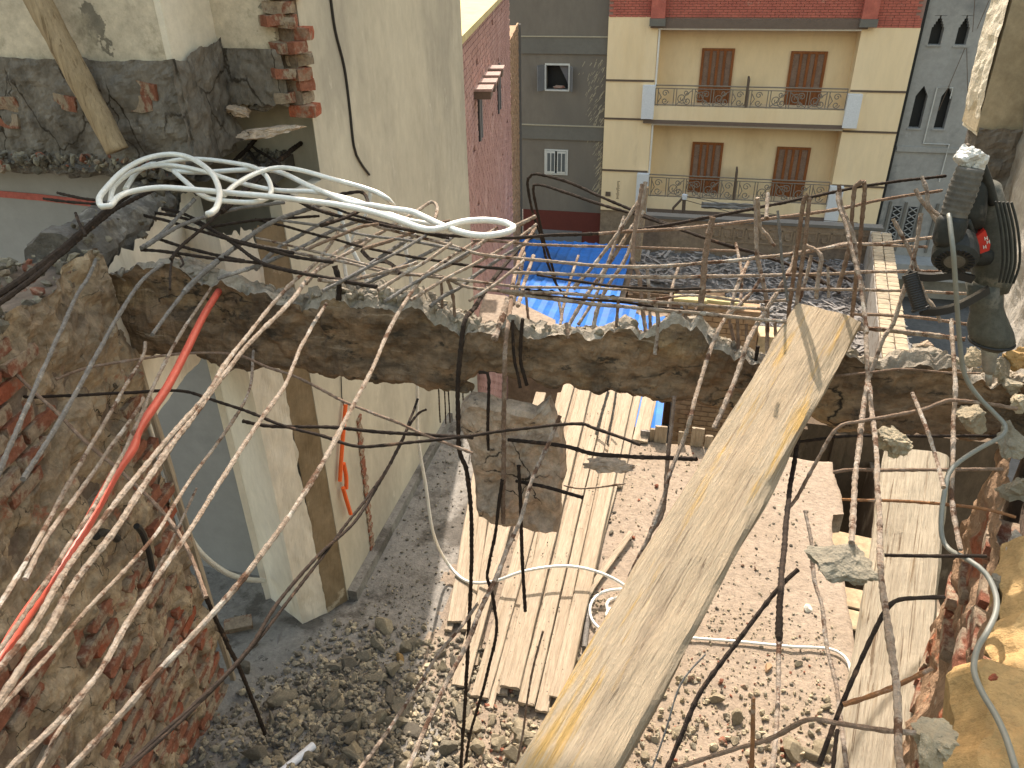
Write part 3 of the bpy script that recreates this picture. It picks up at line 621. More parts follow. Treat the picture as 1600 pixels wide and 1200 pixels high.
g.f.append(tuple(range(NP))); g.m.append(0); g.f.append(tuple(NS*NP+k for k in range(NP-1, -1, -1))); g.m.append(0)
g.build('beam_body', ['beam_side', 'beam_break'], beam)
pts = []
for k in range(1500):
    x = rnd.uniform(-2.9, 1.4)
    if rnd.random() < .35: x = rnd.uniform(-1.75, -.8)
    zt_ = float(np.interp(x, tx, tz)); t = rnd.random(); y = 3.03+DEP*.95*t
    pts.append((x, y, zt_-.14*t-.02*(1-min(1, t*4))+rnd.uniform(-.03, .0), rnd.choice([.006, .009, .013, .018, .026, .036]), 0 if rnd.random() < .6 else 1))
pebble_field('crest_rubble', pts, ['beam_break', 'stone_grey'], beam)
LUMPS = [((-0.236,3.080,3.088), .055), ((0.065,3.080,3.123), .065), ((0.005,3.080,3.099), .05), ((-2.467,3.060,3.244), .06), ((-2.339,3.060,3.221), .05), ((-1.700,3.060,3.152), .05), ((-0.139,3.060,3.045), .035), ((0.694,3.120,3.032), .075), ((0.760,3.080,3.017), .055), ((-1.000,3.040,2.743), .075), ((-1.078,3.060,2.733), .06), ((0.985,3.120,3.099), .06), ((-1.571,3.050,3.200), .05)]
for i, (p, s) in enumerate(LUMPS): lump('concrete_lump', p, (s*1.1, s*.9, s*.9), 'beam_break' if i not in (9, 10) else 'beam_side', 50+i, parent=beam, sub=3)
# hanging chunk of slab
OUT = [(-0.972,2.980,2.692),(-0.929,2.980,2.733),(-0.876,2.980,2.732),(-0.820,2.980,2.711),(-0.727,2.980,2.708),(-0.681,2.980,2.707),(-0.611,2.980,2.695),(-0.557,2.980,2.751),(-0.532,2.980,2.705),(-0.507,2.980,2.630),(-0.481,2.980,2.532),(-0.465,2.980,2.347),(-0.483,2.980,2.266),(-0.486,2.980,2.104),(-0.498,2.980,1.994),(-0.588,2.980,1.986),(-0.671,2.980,1.996),(-0.773,2.980,1.991),(-0.859,2.980,1.989),(-0.909,2.980,2.023),(-0.919,2.980,2.114),(-0.923,2.980,2.276),(-0.933,2.980,2.431),(-0.972,2.980,2.557)]
chunk = thing('hanging_chunk', OUT[10], 'flat slab of brown concrete hanging from bent bars under the beam', 'concrete chunk')
g = MB(); c = Vector((sum(p[0] for p in OUT)/len(OUT), 2.98, sum(p[2] for p in OUT)/len(OUT)))
D = []
for i in range(len(OUT)):
    a = Vector(OUT[i]); b = Vector(OUT[(i+1) % len(OUT)])
    for k in range(5): q = a.lerp(b, k/5); D.append(q+Vector((1, 0, 1))*.008*noise.noise(q*20))
n_ = len(D); RG = 14
for side, yy in ((0, -.05), (1, .06)):
    for r in range(RG):
        for q in D:
            p = c.lerp(q, 1-r/RG); e = 0 if r else (.02 if side == 0 else -.02)
            d = .038*fbm(p.x*6, p.z*6, side*5, 6)+.012*noise.noise(Vector((p.x*26, p.z*26, 2)))
            g.v.append((p.x, 2.98+yy+e+(d if side == 0 else -d), p.z))
    g.v.append((c.x, 2.98+yy, c.z))
blk = RG*n_+1
for side in (0, 1):
    o = side*blk
    for r in range(RG-1):
        for k in range(n_): f = (o+r*n_+k, o+(r+1)*n_+k, o+(r+1)*n_+(k+1) % n_, o+r*n_+(k+1) % n_); g.f.append(f if side else f[::-1]); g.m.append(0)
    for k in range(n_): f = (o+(RG-1)*n_+k, o+blk-1, o+(RG-1)*n_+(k+1) % n_); g.f.append(f if side else f[::-1]); g.m.append(0)
for k in range(n_): g.f.append((k, (k+1) % n_, blk+(k+1) % n_, blk+k)); g.m.append(0)
g.build('chunk_body', 'chunk', chunk)
# chunks caught on the bars
lump('concrete_chunk', (0.782,2.450,3.066), (.072, .065, .092), 'stone_pale', 71, 'pale lumpy concrete chunk caught on the bars before the beam', 'concrete chunk', rot=(.2, .3, .1), sub=5, rough=.5)
lump('concrete_chunk', (0.527,1.850,3.002), (.135, .12, .062), 'stone_grey', 72, 'flat grey concrete chunk hung on bars beside the timber', 'concrete chunk', rot=(.25, .06, .0), sub=5, rough=.45)
lump('concrete_chunk', (-0.245,2.900,2.487), (.095, .05, .036), 'chunk', 73, 'small craggy brown concrete bit hanging above the planks', 'concrete chunk', rot=(0, -.1, .1), sub=5, rough=.6, cuts=4)
lump('concrete_chunk', (1.145,2.850,2.954), (.078, .07, .075), 'stone_pale', 74, 'cream block of concrete stuck against the beam at right', 'concrete chunk', rot=(.1, .1, .2), sub=4)

# ------------------------------------------------------------------ right hand wall and rubble
rw = thing('right_wall', (1.3, 2.2, 0), 'crumbled brick wall with yellow mortar top at the right edge', 'wall')
RP = Vector((.80, 1.20, 0)); RD = Vector((.29, .957, 0)).normalized(); RN = Vector((-RD.y, RD.x, 0))
def rwp(u, z, out=0.0): return RP+RD*u+RN*out+Vector((0, 0, z))
g = MB(); nu, nz_ = 130, 150
for i in range(nu+1):
    u = -.9+2.85*i/nu
    for j in range(nz_+1):
        tz_ = 2.86+.10*fbm(u*3, 1, 3); z = -.1+(tz_+.1)*j/nz_
        o = .05*fbm(u*3.5, z*3.0, 2, 6)+.02*fbm(u*15, z*11, 5, 4)
        g.v.append(tuple(rwp(u, z, o)))
for i in range(nu):
    for j in range(nz_): a = i*(nz_+1)+j; g.f.append((a, a+1, a+nz_+2, a+nz_+1)); g.m.append(0)
g.build('rough_face', 'right_brick', rw)
g = MB(); A = [rwp(-.9, 0, -.09), rwp(1.95, 0, -.09), rwp(1.95, 0, -.8), rwp(-.9, 0, -.8)]; g.prism([(p.x, p.y) for p in A[::-1]], -.1, 2.80); g.build('wall_core', 'mortar_deep', rw)
for k in range(90):
    u = rnd.uniform(-.3, 1.9); z = .1+.078*rnd.randrange(2, 34); p = rwp(u, z, -.035+rnd.uniform(-.01, .02))
    if fbm(u*2, z*2, 8) < -.02: continue
    place('brick', rnd.choice(CB), p, (rnd.uniform(-.1, .1), rnd.uniform(-.1, .1), math.atan2(RD.y, RD.x)+rnd.uniform(-.1, .1)), 1.0, rw)
# yellow mortar bed on top
g = MB(); nu, nv = 110, 70
for i in range(nu+1):
    u = -.55+1.55*i/nu
    for j in range(nv+1):
        t = j/nv; e0 = .02+.07*fbm(u*3.0, 4, 2)+(.09 if .05 < u < .45 else 0)
        o = e0-(e0+.85)*t
        z = 2.93+.035*fbm(u*3, o*3, 3, 6)+.010*noise.noise(Vector((u*25, o*25, 2)))-(.07*(1-t/.06) if t < .06 else 0)
        z += .10*max(0, (u-.65))*1.2+.06*max(0, t-.5)
        g.v.append(tuple(rwp(u, z, o)))
for i in range(nu):
    for j in range(nv): a = i*(nv+1)+j; g.f.append((a, a+nv+1, a+nv+2, a+1)); g.m.append(0)
o0 = len(g.v)
for i in range(nu+1): p = g.v[i*(nv+1)]; g.v.append((p[0]+.03, p[1], p[2]-.16))
for i in range(nu): g.f.append((i*(nv+1), o0+i, o0+i+1, (i+1)*(nv+1))); g.m.append(0)
g.build('mortar_bed', 'yellow_sand', rw)
pts = []
for k in range(240):
    p = rwp(rnd.uniform(-.4, .9), 2.955, -rnd.uniform(.05, .7)); pts.append((p.x, p.y, p.z, rnd.choice([.004, .006, .010, .016]), rnd.choice([0, 1, 2])))
pebble_field('mortar_crumbs', pts, ['stone_grey', 'yellow_sand', 'crumbled_brick'], rw)
RG_ = 'loose stones on the right wall'
for i, (p, s, m, lb) in enumerate((
    ((0.655,1.280,3.032), (.060, .05, .045), 'stone_pale', 'white stone lump on the front edge of the yellow mortar'),
    ((0.627,1.220,3.029), (.05, .045, .03), 'stone_pale', 'pale stone at the bottom edge below the white lump'),
    ((1.191,2.600,3.023), (.07, .08, .075), 'stone_grey', 'big grey rubble lump by the cable at the right edge'),
    ((1.196,2.450,2.937), (.06, .07, .09), 'stone_grey', 'grey rubble lump at right edge below the cable bend'),
    ((1.122,2.150,2.871), (.08, .10, .035), 'chunk', 'brown mortar slab lump above the yellow bed'),
    ((1.010,2.000,2.895), (.03, .03, .025), 'stone_grey', 'small stone lodged in the yellow mortar crack'),
    ((0.838,1.500,3.012), (.014, .011, .009), 'red_brick', 'tiny dark red brick crumb on the yellow mortar'),
    ((1.268,3.050,3.086), (.06, .06, .05), 'stone_grey', 'grey lump right of the jackhammer chisel'),
    ((1.329,3.100,3.110), (.07, .06, .05), 'yellow_sand', 'yellow mortar lump beside the right wall base'),
    ((1.174,3.100,3.093), (.055, .05, .035), 'stone_pale', 'pale stone at the tip of the jackhammer chisel'),
    ((1.107,3.050,3.077), (.05, .05, .03), 'stone_pale', 'pale flat stone left of the jackhammer chisel'),
    ((1.001,3.150,3.109), (.055, .05, .045), 'chunk', 'brownish lump on the beam near the jackhammer cord'),
    ((1.306,2.900,3.017), (.05, .05, .055), 'stone_pale', 'whitish rubble below the right end of the beam'),
    ((1.296,3.000,3.044), (.045, .05, .045), 'stone_grey', 'small grey rubble at the right end of the beam'))):
    lump('loose_stone', p, s, m, 90+i, lb, 'stone', RG_, rot=(rnd.random(), rnd.random()*.4, rnd.random()), sub=4, rough=.45)
# wall above at far right: sunlit jamb, dull face
ru = thing('right_jamb', (2.0, 4.75, 3.2), 'tall wall stub with bright sunlit jamb at upper right', 'wall')
g = MB(); nz_ = 130
for j in range(nz_+1):
    z = 3.66+(7.3-3.66)*j/nz_; e = .05*max(0, 1-(z-3.66)/.25)
    for i in range(9): g.v.append((1.40+e*.5+.008*fbm(z*6, i*.4, 2)+.01*noise.noise(Vector((z*17, i, 1))), 4.602+.29*i/8+(.02*fbm(z*5, 1, 1) if i == 8 else 0), z))
for j in range(nz_):
    for i in range(8): a = j*9+i; g.f.append((a, a+1, a+10, a+9)[::-1]); g.m.append(0)
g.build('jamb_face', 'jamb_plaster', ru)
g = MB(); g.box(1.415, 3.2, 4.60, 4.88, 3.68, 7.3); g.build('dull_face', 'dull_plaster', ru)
g = MB(); nx, nk = 60, 14   # unseen beam stump, added above the frame to shade the lower right
for i in range(nx+1):
    x = -1.30+(1.41+1.30)*i/nx
    for k in range(nk):
        q = 2*PI*k/nk; cy = max(-1, min(1, 1.3*math.cos(q))); cz = max(-1, min(1, 1.3*math.sin(q)))
        sh = 1 if i else .6
        g.v.append((x+.08*fbm(cy*2, cz*2, 3)*(1 if i < 6 else 0), 4.74+.15*cy*sh+.02*fbm(x*5, cy, cz), 6.99+.44*cz*sh+.05*fbm(x*4, cz*2, 5)))
for i in range(nx):
    for k in range(nk): g.f.append((i*nk+k, i*nk+(k+1) % nk, (i+1)*nk+(k+1) % nk, (i+1)*nk+k))
g.f.append(tuple(range(nk-1, -1, -1))); g.f.append(tuple(nx*nk+k for k in range(nk))); g.m = [0]*len(g.f)
g.build('added_shade_stump', 'beam_side', ru)
g = sheet(1.42, 3.2, 4.585, 3.02, 3.70, 60, 40, .06, 6.6, ztopf=lambda s: .03*fbm(s*6, 2, 1)); g.build('dark_lower_band', 'cement_band', ru)
g = MB(); g.box(1.45, 3.2, 4.62, 4.86, 2.9, 3.68); g.build('band_core', 'broken_edge', ru)
near = thing('right_return_wall', (1.75, 3.8, 3), 'grey plaster wall return behind the jackhammer', 'wall')
g = MB(); nu, nz_ = 50, 70
for i in range(nu+1):
    a = Vector((1.36, 2.9, 0)).lerp(Vector((1.62, 4.59, 0)), i/nu)
    for j in range(nz_+1):
        z = 2.95+1.9*j/nz_; d = .035*fbm(a.y*3, z*3, 4, 6); g.v.append((a.x+d, a.y, z))
for i in range(nu):
    for j in range(nz_): q = i*(nz_+1)+j; g.f.append((q, q+1, q+nz_+2, q+nz_+1)); g.m.append(0)
g.build('plaster_face', 'grey_plaster', near)
g = MB(); g.prism([(1.41, 2.9), (2.6, 2.9), (2.6, 4.59), (1.67, 4.59)], 2.9, 4.85); g.build('wall_core', 'mortar_deep', near)

# pale upright post (weathered plank) in front of the right wall
post = wood_piece('weathered_post', (1.058,2.350,1.271), (1.459,4.200,1.885), .36, .10, 'post_wood', side=(-.25, -.5, .8), seg=60, wob=.014, seed=5.0, taper=.95)
tag(post, 'pale weathered slanting plank with peeling grain beside the right wall', 'post')

# ------------------------------------------------------------------ big timber lying across the opening
TT = Vector((0.597,3.140,3.211)); TN = Vector((-0.189,1.340,2.531))
ax_ = (TN-TT).normalized()
big = wood_piece('heavy_timber', TT, TN+ax_*.6, .268, .066, 'timber_wood', side=(0, 0, 1), seg=150, wob=.013, seed=1.0)
tag(big, 'heavy weathered timber beam lying across the opening with yellow stains', 'timber')
Rb = big.matrix_local.to_3x3(); SZ = Rb.col[2]; SY = Rb.col[1]; SX = Rb.col[0]
def on_timber(t, w, h=.0): return TT+SX*t+SY*w+SZ*(.033+h)
g = MB()
for k in range(46):   # drying checks along the grain
    t0 = rnd.uniform(.02, 2.3); L0 = rnd.uniform(.12, .75); w0 = rnd.uniform(-.115, .115); n_ = 10; wd = rnd.uniform(.0012, .0036)
    A_ = []; B_ = []
    for i in range(n_+1):
        t = t0+L0*i/n_; w = w0+.006*fbm(t*3, w0*20, k); e = wd*math.sin(PI*i/n_)
        A_.append(on_timber(t, w-e, .0045+.0135*fbm(t*2.2+1, w/.255*2+1.3, 1, 4)*.4)); B_.append(on_timber(t, w+e, .0045+.0135*fbm(t*2.2+1, w/.255*2+1.3, 1, 4)*.4))
    g.add(A_+B_, [(i, i+1, n_+2+i, n_+1+i) for i in range(n_)])
o = g.build('drying_cracks', 'crack_dark', big); o.matrix_parent_inverse = Matrix.Identity(4)
loc = WL(big)
o.data.transform(Matrix.Translation(loc)); o.data.transform(big.matrix_local.inverted()); stuff(o)
for t, w in ((.62, .07), (1.62, .055)):
    g = MB()
    for r in (.010, .017, .024):
        W = [on_timber(t+r*1.25*math.cos(q), w+r*.8*math.sin(q)+.002*math.sin(q*3), .004) for q in np.linspace(0, 2*PI, 22)]
        g.tube(W, .0016, 4, cap=False)
    o = g.build('knot', 'crack_dark', big); o.data.transform(Matrix.Translation(loc)); o.data.transform(big.matrix_local.inverted())

# ------------------------------------------------------------------ planks on the floor
PG = 'formwork planks lying on the slab'
PLK = [
 ((-1.448,3.971,0.050), (-1.900,6.604,0.050), .13, 'leftmost plank, half hidden by the hanging chunk'),
 ((-1.247,3.400,0.070), (-1.443,7.039,0.100), .12, 'second plank from left reaching furthest to the rubble'),
 ((-1.084,3.347,0.060), (-1.182,7.522,0.080), .13, 'third plank from left with clean square near end'),
 ((-1.006,3.290,0.035), (-1.045,4.153,0.035), .06, 'narrow lath between the third and fourth planks'),
 ((-0.900,3.457,0.080), (-0.991,7.630,0.100), .145, 'broad plank directly under the hanging chunk corner'),
 ((-0.759,3.355,0.075), (-0.790,7.568,0.100), .12, 'plank with a long dark split near its end'),
 ((-0.649,3.336,0.050), (-0.675,7.602,0.060), .09, 'plank wedged between the split one and widest one'),
 ((-0.554,3.448,0.080), (-0.496,7.542,0.100), .125, 'plank running closest to the heavy timber'),
 ((-1.491,3.905,0.020), (-1.505,4.448,0.030), .06, 'short grey plank end in the shade beside the pile'),
 ((-0.279,6.751,0.030), (-0.235,7.948,0.050), .16, 'rightmost plank overhanging the slab edge'),
 ((-0.441,5.942,0.030), (-0.402,7.734,0.050), .12, 'second plank from right under the beam'),
 ((-1.062,3.904,0.020), (-1.084,7.809,0.030), .12, 'lower layer plank showing through a gap'),
 ((-1.232,3.621,0.025), (-1.673,6.837,0.030), .11, 'low plank between the two leftmost boards of the pile'),
 ((-0.954,3.426,0.030), (-1.226,7.190,0.035), .09, 'lower board just left of the broad middle plank'),
 ((-0.828,3.458,0.025), (-0.894,7.697,0.030), .10, 'lower board right of the broad middle plank'),
 ((-0.710,3.461,0.020), (-0.730,7.701,0.030), .10, 'lower board under the long split plank'),
 ((-0.620,3.562,0.020), (-0.581,7.687,0.030), .09, 'lower board beside the plank nearest the timber'),
 ((-0.542,3.947,0.030), (-0.404,7.368,0.030), .07, 'thin board at the right edge of the plank pile'),
 ((-1.351,3.917,0.040), (-1.817,6.783,0.045), .09, 'thin board second from the pile left side'),
]
for i, (a, b, w, lb) in enumerate(PLK):
    a = Vector(a); b = Vector(b); d = (b-a).normalized()
    if i not in (3, 8): b = b+d*.35
    o = wood_piece('wood_plank', a, b, w, .028, 'plank_wood', side=(rnd.uniform(-.03, .03), 0, 1), seg=40, wob=.004, seed=i*2.7)
    tag(o, lb, 'plank', PG)
st = wood_piece('wood_stick', (-0.231,5.275,0.060), (-0.548,4.358,0.040), .05, .02, 'plank_wood', side=(.2, 0, 1), seed=9.0); tag(st, 'loose pale stick lying right of the plank pile', 'stick')
st = wood_piece('wood_stick', (-0.458,4.539,0.090), (-0.581,4.096,0.050), .035, .02, 'plank_wood', side=(.2, 0, 1), seed=12.0); tag(st, 'broken pale lath end pointing at the coiled hose', 'stick')
g = MB(); g.tube([(-0.475,4.419,0.030), (-0.447,3.956,0.030)], .02, 10); tag(g.build('grey_pipe', 'grey'), 'short grey pipe on the floor beside the timber', 'pipe')
# row of short pegs at the far end of the slab
PEG = [((-0.219,6.857,0.000), .13, .14, 'leftmost grey short board standing at slab end'), ((-0.138,6.850,0.000), .10, .19, 'low pale board stub, left neighbour of the tall one'), ((-0.077,6.826,0.000), .125, .27, 'tall square board stub standing at slab end'),
       ((0.140,6.836,0.000), .07, .20, 'knob topped narrow stub at the slab end'), ((0.297,6.833,0.000), .13, .30, 'widest board stub right of the knob topped one'), ((0.414,6.822,0.000), .08, .20, 'short board stub nearest the heavy timber')]
for i, (p, w, h, lb) in enumerate(PEG):
    o = wood_piece('board_stub', Vector(p)+Vector((0, 0, -.18)), Vector(p)+Vector((0, 0, h*.75)), w, .03, 'plank_wood' if i else 'splinter', side=(0, -1, 0), seg=8, seed=i*1.9); tag(o, lb, 'board', 'board stubs at the far slab end')

# ------------------------------------------------------------------ rubble on the floor
SG = 'rubble stones on the floor'
BIG = [
 (-2.337, 2.930, 0.238, 0.100, 'stone_grey', 'large wedge shaped grey slab fragment in the rubble'),
 (-2.150, 2.878, 0.228, 0.055, 'stone_pale', 'white stone right of the wedge shaped fragment'),
 (-1.932, 3.588, 0.092, 0.075, 'stone_grey', 'square grey concrete block behind the rubble heap'),
 (-1.733, 3.521, 0.081, 0.045, 'yellow_sand', 'tan broken shard standing beside the grey block'),
 (-1.580, 3.371, 0.096, 0.050, 'stone_pale', 'white stone below the tan shard'),
 (-2.242, 2.458, 0.331, 0.100, 'stone_dark', 'big dark concrete slab at the lower left heap'),
 (-1.731, 2.652, 0.248, 0.110, 'stone_pale', 'pale flat concrete slab at the bottom centre'),
 (-1.994, 2.622, 0.270, 0.070, 'stone_grey', 'grey lump left of the pale flat slab'),
 (-1.538, 2.959, 0.170, 0.090, 'stone_grey', 'large grey boulder near the two pale bars'),
 (-1.554, 2.778, 0.188, 0.060, 'stone_grey', 'rounded grey boulder at bottom below the large one'),
 (-1.419, 3.524, 0.057, 0.050, 'stone_pale', 'white stone at the end of the planks'),
 (-1.063, 3.110, 0.075, 0.050, 'stone_pale', 'pale stone below the square plank end'),
 (-1.347, 2.675, 0.178, 0.080, 'stone_pale', 'white boulder at the bottom edge'),
 (-1.168, 2.885, 0.125, 0.075, 'stone_grey', 'shaded boulder at bottom near black bars'),
 (-2.155, 3.312, 0.149, 0.070, 'stone_grey', 'grey slab fragment behind the heap'),
 (-1.958, 3.248, 0.144, 0.045, 'stone_grey', 'grey stone in the middle of the heap'),
 (-2.732, 3.140, 0.170, 0.060, 'stone_dark', 'dark stone against the brick wall foot'),
 (-3.111, 3.615, 0.057, 0.050, 'stone_dark', 'dark stone at pillar foot'),
 (-0.876, 3.064, 0.064, 0.070, 'stone_pale', 'cream boulder below the split plank'),
 (-0.666, 3.080, 0.040, 0.060, 'stone_pale', 'cream stone left of the timber end'),
 (0.512, 3.726, 0.026, 0.075, 'stone_pale', 'pale rock right of the timber'),
 (0.638, 3.586, 0.030, 0.075, 'stone_pale', 'larger pale rock near the orange bar'),
 (0.616, 3.424, 0.023, 0.040, 'stone_pale', 'whitish flat shard below the larger pale rock'),
 (0.979, 3.472, 0.035, 0.080, 'stone_pale', 'pale rock at lower right by the bars'),
 (1.093, 3.408, 0.030, 0.060, 'stone_pale', 'pale rock at bottom beside the post'),
 (0.264, 3.414, 0.030, 0.060, 'stone_pale', 'pale stone at the timber edge below'),
 (1.237, 3.814, 0.018, 0.050, 'stone_pale', 'grey beige stone beside the post'),
 (1.090, 4.154, 0.012, 0.035, 'stone_pale', 'small white stone on the sand'),
 (1.209, 4.732, 0.014, 0.040, 'white_plaster', 'white shard lying on sunlit sand'),
 (0.821, 5.089, 0.008, 0.022, 'crumbled_brick', 'small red brick bit on the sand, upper one'),
 (0.719, 5.113, 0.008, 0.022, 'crumbled_brick', 'round red brick bit left of the upper one'),
 (0.871, 4.062, 0.016, 0.045, 'tan_brick', 'square tan brick bit below the white hose'),
 (0.327, 3.859, 0.014, 0.040, 'crumbled_brick', 'reddish stone beside the timber'),
 (-0.058, 6.049, 0.011, 0.030, 'red_brick', 'red brick bit near the far slab end'),
 (-0.207, 5.804, 0.006, 0.018, 'red_brick', 'tiny red brick crumb below the far brick bit'),
 (-0.205, 5.270, 0.011, 0.030, 'red_brick', 'red brick bit by the loose stick'),
 (-0.411, 5.586, 0.008, 0.024, 'stone_dark', 'dark pebble beside plank'),
 (-0.400, 5.297, 0.011, 0.030, 'stone_dark', 'dark pebble below the first dark pebble'),
 (0.011, 3.409, 0.027, 0.050, 'stone_pale', 'pale stone against the timber underside'),
 (-1.796, 2.937, 0.188, 0.050, 'stone_grey', 'grey stone with flat top in heap centre'),
 (-2.118, 3.041, 0.191, 0.045, 'stone_grey', 'grey stone left of heap centre'),
 (-2.292, 2.724, 0.261, 0.050, 'stone_grey', 'grey stone beside rusty stick'),
 (-1.418, 3.242, 0.100, 0.050, 'stone_grey', 'grey stone left of plank ends'),
 (-1.659, 3.723, 0.042, 0.040, 'stone_grey', 'grey stone in shade near plank'),
 (-3.079, 3.394, 0.096, 0.050, 'tan_plaster', 'tan plaster fragment near the batten'),
 (-2.821, 3.368, 0.119, 0.050, 'cement_band', 'brown plaster piece near pillar'),
]
for i, (x, y, z, s, m, lb) in enumerate(BIG):
    o = place('rubble_stone', rock_mesh(i, m, 3), (x, y, floor_z(x, y)+s*.35), (rnd.uniform(0, 6), rnd.uniform(-.4, .4), rnd.uniform(0, 6)), (s*rnd.uniform(.95, 1.25), s*rnd.uniform(.8, 1.1), s*rnd.uniform(.65, .95)))
    tag(o, lb, 'stone', SG)
CLS = {'stone_grey': 'grey broken concrete lump lying in the shaded rubble heap', 'stone_dark': 'dark concrete lump lying in the shaded rubble heap', 'stone_pale': 'pale concrete lump lying in the rubble'}
for k in range(230):
    x = rnd.gauss(-1.65, .55); y = rnd.gauss(2.65, .5); s = .028+.075*rnd.random()**2.2
    if k % 5 == 0: x = rnd.uniform(-.9, 1.3); y = rnd.uniform(2.4, 3.5)
    if x < -2.25 or x > 1.4 or y < 1.9 or y > 3.9: continue
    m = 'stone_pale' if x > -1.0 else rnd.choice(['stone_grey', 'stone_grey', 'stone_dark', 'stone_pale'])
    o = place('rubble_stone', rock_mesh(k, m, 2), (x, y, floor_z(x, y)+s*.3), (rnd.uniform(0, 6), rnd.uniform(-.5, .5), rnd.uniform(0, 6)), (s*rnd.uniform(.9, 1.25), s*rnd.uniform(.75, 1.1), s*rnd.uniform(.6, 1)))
    tag(o, CLS[m], 'stone', CLS[m].replace(' lump', ' lumps'))
pts = []
for k in range(15000):
    r = rnd.random()
    if r < .60:
        x = rnd.gauss(-1.7, .62); y = rnd.gauss(2.75, .62)
    elif r < .9:
        x = rnd.uniform(-.9, 1.4); y = 2.3+2.3*rnd.random()**1.7
    else: x = rnd.uniform(-2.3, 1.4); y = rnd.uniform(2.4, 6.7)
    if x < -2.30+(.0 if y > 4 else -.35*(4-y)) or x > 1.42 or y > 6.75 or y < 1.6: continue
    if y > 4.05 and x < -1.62 and rnd.random() < .2: pass
    s = (.005+.032*rnd.random()**2.6) if y < 3.9 else rnd.choice([.004, .006, .008, .011, .015])
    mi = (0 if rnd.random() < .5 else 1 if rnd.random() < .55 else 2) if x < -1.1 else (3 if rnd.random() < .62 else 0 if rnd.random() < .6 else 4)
    pts.append((x, y, floor_z(x, y)+s*.35, s, mi))
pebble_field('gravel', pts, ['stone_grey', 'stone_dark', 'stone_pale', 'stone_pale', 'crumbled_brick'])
pts = []
for k in range(900):
    x = rnd.uniform(-2.3, 1.4); y = rnd.uniform(3.4, 6.7); s = rnd.choice([.006, .009, .013, .02]); pts.append((x, y, floor_z(x, y)+s*.2, s, 0 if x < -1.5 or rnd.random() < .6 else 1))
for k in range(420):
    t = rnd.random(); a = Vector((-1.283,3.433,0.100)).lerp(Vector((-1.706,6.984,0.100)), t); b = Vector((-0.552,3.433,0.100)).lerp(Vector((-0.603,7.213,0.100)), t); p = a.lerp(b, rnd.random()); s = rnd.choice([.004, .005, .007, .010])
    pts.append((p.x, p.y, .118+s*.2 if rnd.random() < .6 else .09, s, 0 if rnd.random() < .5 else 1))
pebble_field('dirt_clods', pts, ['stone_dark', 'stone_grey'])
g = MB(); g.tube([(-2.650,3.129,0.050), (-2.360,3.196,0.060)], .016, 8); tag(g.build('pink_pipe', 'red_stripe'), 'short pinkish pipe piece in the rubble by the wall', 'pipe')
lath = wood_piece('wood_lath', (-2.600,3.127,0.120), (-2.721,3.599,0.060), .035, .02, 'splinter', side=(0, 0, 1), seed=14.0); tag(lath, 'thin grey lath lying by the pillar foot', 'lath')
ob = place('brick_half', CB[0], (-3.041,3.538,0.120), (.3, .1, .6), 1.0); tag(ob, 'orange brick half lying at the blue-grey wall foot', 'brick')
g = MB(); P = resample([(-2.072,2.369,0.300), (-1.960,2.637,0.260)], .02); g.tube(P, .026, 12); tag(g.build('white_pipe', 'pier_white'), 'broken bluish white pipe at the bottom of the heap', 'pipe')

